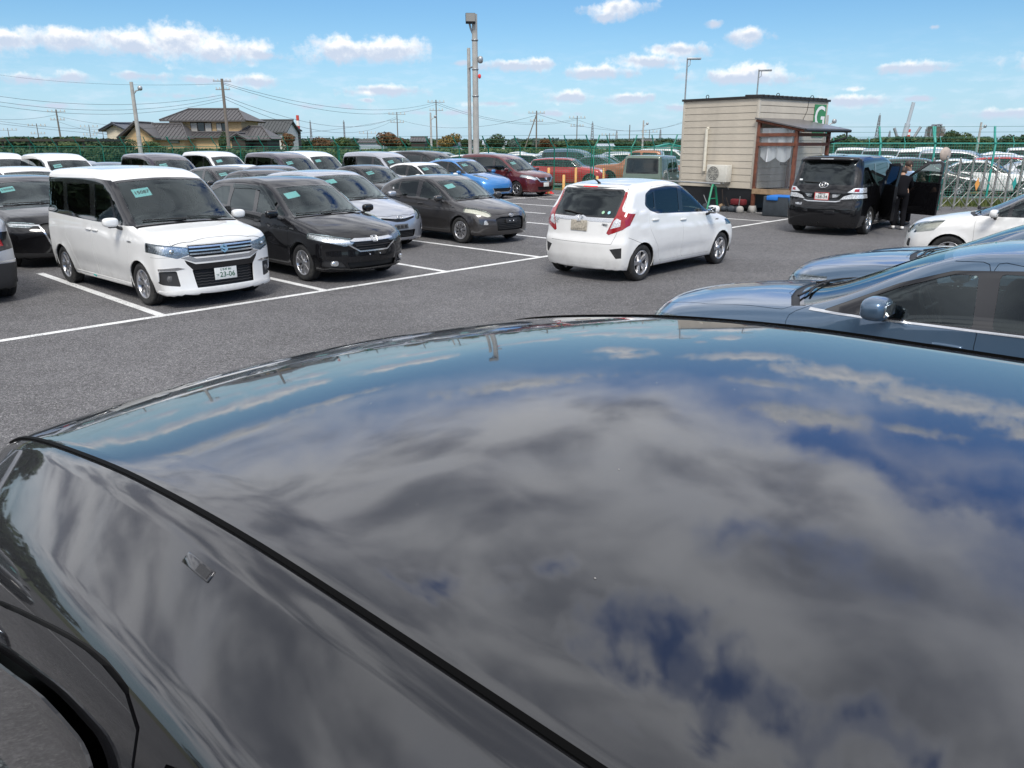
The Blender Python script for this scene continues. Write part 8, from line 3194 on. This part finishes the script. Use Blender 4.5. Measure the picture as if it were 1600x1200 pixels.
def person(label, loc, face, lean, shirt, pants, shoe, arms, legs):
    """x forward, y left; lean = forward bend of the trunk"""
    r = thing('person', label, 'person', loc, face)
    R = Matrix.Rotation(lean, 3, 'Y')
    hip = Vector((0, 0, .93))

    def up(x, y, z): return tuple(hip + R @ Vector((x, y, z)))
    J = dict(pel=tuple(hip), wa=up(0, 0, .17), ch=up(.01, 0, .36), ne=up(.01, 0, .52), hb=up(.04, 0, .60), ht=up(.06, 0, .72))
    V, E, Rr = [], [], []

    def add(p, rad, prev=None):
        V.append(tuple(p))
        Rr.append(rad)
        if prev is not None: E.append((prev, len(V) - 1))
        return len(V) - 1
    pel = add(J['pel'], (.13, .10))
    wa = add(J['wa'], (.125, .095), pel)
    ch = add(J['ch'], (.125, .09), wa)
    nb = add(up(0, 0, .47), (.065, .055), ch)
    ne = add(J['ne'], .052, nb)
    hb = add(J['hb'], (.070, .075), ne)
    hm = add(up(.05, 0, .66), (.082, .092), hb)
    ht = add(J['ht'], (.065, .072), hm)
    ends = []
    for sd in (1, -1):
        sh = add(up(0, sd * .175, .43), .046, ch)
        el = add(arms[0 if sd > 0 else 1][0], .042, sh)
        wr = add(arms[0 if sd > 0 else 1][1], .028, el)
        hd = add(Vector(arms[0 if sd > 0 else 1][1]) + (Vector(arms[0 if sd > 0 else 1][1]) - Vector(arms[0 if sd > 0 else 1][0])).normalized() * .07, .026, wr)
        ends.append((V[wr], V[hd]))
        hp = add((0 + .0, sd * .095, .88), .092, pel)
        kn = add(legs[0 if sd > 0 else 1][0], .062, hp)
        an = add(legs[0 if sd > 0 else 1][1], .042, kn)
        ft = add(Vector(legs[0 if sd > 0 else 1][1]) + Vector((.14, 0, -.05)), .034, an)
    body = skinned('body', V, E, Rr, 'skin', r)
    # fingers
    for (w_, h_) in ends:
        w_, h_ = Vector(w_), Vector(h_)
        d = (h_ - w_).normalized()
        s_ = d.orthogonal().normalized()
        m = MB()
        for k, (o_, L_) in enumerate(((-.024, .060), (-.008, .072), (.008, .068), (.024, .055))):
            b0 = h_ + s_ * o_
            m.tube([b0, b0 + d * L_ * .55, b0 + d * L_ * .85 + Vector((0, 0, -.02))], [.009, .008, .006], 6)
        m.tube([w_ + d * .03 + s_ * .03, w_ + d * .06 + s_ * .05, w_ + d * .09 + s_ * .05], [.010, .009, .007], 6)
        m.build('fingers', 'skin', body)
    # shirt or jacket
    vv = [up(-.01, 0, -.16), J['wa'], J['ch'], up(0, 0, .51)]
    ee = [(0, 1), (1, 2), (2, 3)]
    rr = [(.158, .125), (.150, .120), (.175, .145), (.085, .080)]
    for sd in (1, -1):
        k0 = len(vv)
        a = arms[0 if sd > 0 else 1]
        vv += [up(0, sd * .19, .44), a[0], a[1]]
        ee += [(2, k0), (k0, k0 + 1), (k0 + 1, k0 + 2)]
        rr += [.072, .056, .042]
    skinned('jacket' if shirt == 'suit_black' else 'shirt', vv, ee, rr, shirt, r)
    vv = [tuple(hip + Vector((0, 0, .02)))]
    ee, rr = [], [.128]
    for sd in (1, -1):
        k0 = len(vv)
        l = legs[0 if sd > 0 else 1]
        vv += [(0, sd * .095, .86), l[0], tuple(Vector(l[1]) + Vector((0, 0, -.02)))]
        ee += [(0, k0), (k0, k0 + 1), (k0 + 1, k0 + 2)]
        rr += [.100, .080, .066]
    skinned('trousers', vv, ee, rr, pants, r)
    for sd in (0, 1):
        m = MB()
        a = Vector(legs[sd][1])
        superell(m, (a.x + .06, a.y, a.z - .035), (.135, .048, .045), .7, 14, 8)
        m.build('shoe', shoe, r)
    # hair, ears, nose
    m = MB()
    c = Vector(up(.045, 0, .675))
    superell(m, (0, 0, 0), (.108, .092, .105), .95, 18, 12, Matrix.Translation(c + R @ Vector((-.018, 0, .018))) @ R.to_4x4())
    m.build('hair', 'hair', r)
    m = MB()
    for sd in (1, -1): superell(m, tuple(c + R @ Vector((.0, sd * .088, -.02))), (.02, .012, .03), .9, 8, 6)
    superell(m, tuple(c + R @ Vector((.108, 0, -.025))), (.018, .014, .022), .9, 8, 6)
    m.build('ears_and_nose', 'skin', body)
    m = MB()
    for sd in (1, -1): superell(m, tuple(c + R @ Vector((.092, sd * .032, .0))), (.008, .014, .008), 1, 8, 6)
    m.build('eyes', 'ink_dark', body)
    m = MB()
    superell(m, tuple(c + R @ Vector((.092, 0, -.062))), (.010, .026, .006), 1, 8, 6)
    m.build('mouth', 'cloth_red', body)
    return r


p = at(1401, 358)
person('person in black jacket leaning into the open door of the black people carrier', (p.x, p.y, 0), radians(70), radians(38), 'suit_black', 'trousers_dark', 'shoe_white',
       [((.36, .22, 1.12), (.56, .16, 1.06)), ((.34, -.24, 1.08), (.52, -.14, 1.00))], [((.06, .10, .50), (-.02, .10, .09)), ((.04, -.10, .50), (-.16, -.10, .09))])
p2_ = at(1398, 357) + Vector((.70, .95, 0))
person('person in light blue shirt behind the open door window of the black people carrier', (p2_.x, p2_.y, 0), radians(200), radians(8), 'shirt_blue', 'trousers_dark', 'shoe_dark',
       [((.16, .26, 1.10), (.38, .16, 1.16)), ((.16, -.26, 1.10), (.36, -.14, 1.18))], [((.03, .10, .50), (.0, .11, .09)), ((.03, -.10, .50), (-.02, -.11, .09))])

# ------------------------------------------------------------------ the near car: small square marker on the roof side and a rubber seal
s_, y_ = 2.72, .695
zz = bN.top_z(s_, y_)
n_ = bN.normal(np.array([[s_, y_, zz]]))[0]
n_ = Vector((-n_[0], n_[1], n_[2]))
Xa = Vector((1, 0, 0)) - n_ * n_.x
Xa.normalize()
Ya = n_.cross(Xa)
Mx = Matrix((Xa.to_4d(), Ya.to_4d(), n_.to_4d(), (0, 0, 0, 1))).transposed()
Mx[0][3], Mx[1][3], Mx[2][3] = bN.xo - s_, y_, zz
Mx[3][0] = Mx[3][1] = Mx[3][2] = 0
Mx[3][3] = 1
m = MB()
m.bbox(-.032, -.0065, -.004, .032, .0065, .0014, .001)
rp = meshobj('roof_rack_cap', m.mesh('roof_rack_cap'), near, 'gloss_black')
rp.matrix_local = Mx
m = MB().box(-.028, -.0045, .0015, -.002, .0045, .0019)
mm_ = m.mesh('cap_window')
meshobj('cap_window', mm_, rp, 'plastic')
# specks of dust and drops on the roof
rnd = random.Random(4)
m = MB()
for i in range(26):
    s_, y_ = rnd.uniform(1.9, 3.6), rnd.uniform(-.6, .62)
    z_ = bN.top_z(s_, y_)
    r_ = rnd.uniform(.0004, .0009)
    superell(m, (bN.xo - s_, y_, z_ + .0003), (r_ * 1.4, r_, r_ * .6), 1, 6, 4)
o = m.build('dust_specks', 'concrete', near)
o['kind'] = 'stuff'
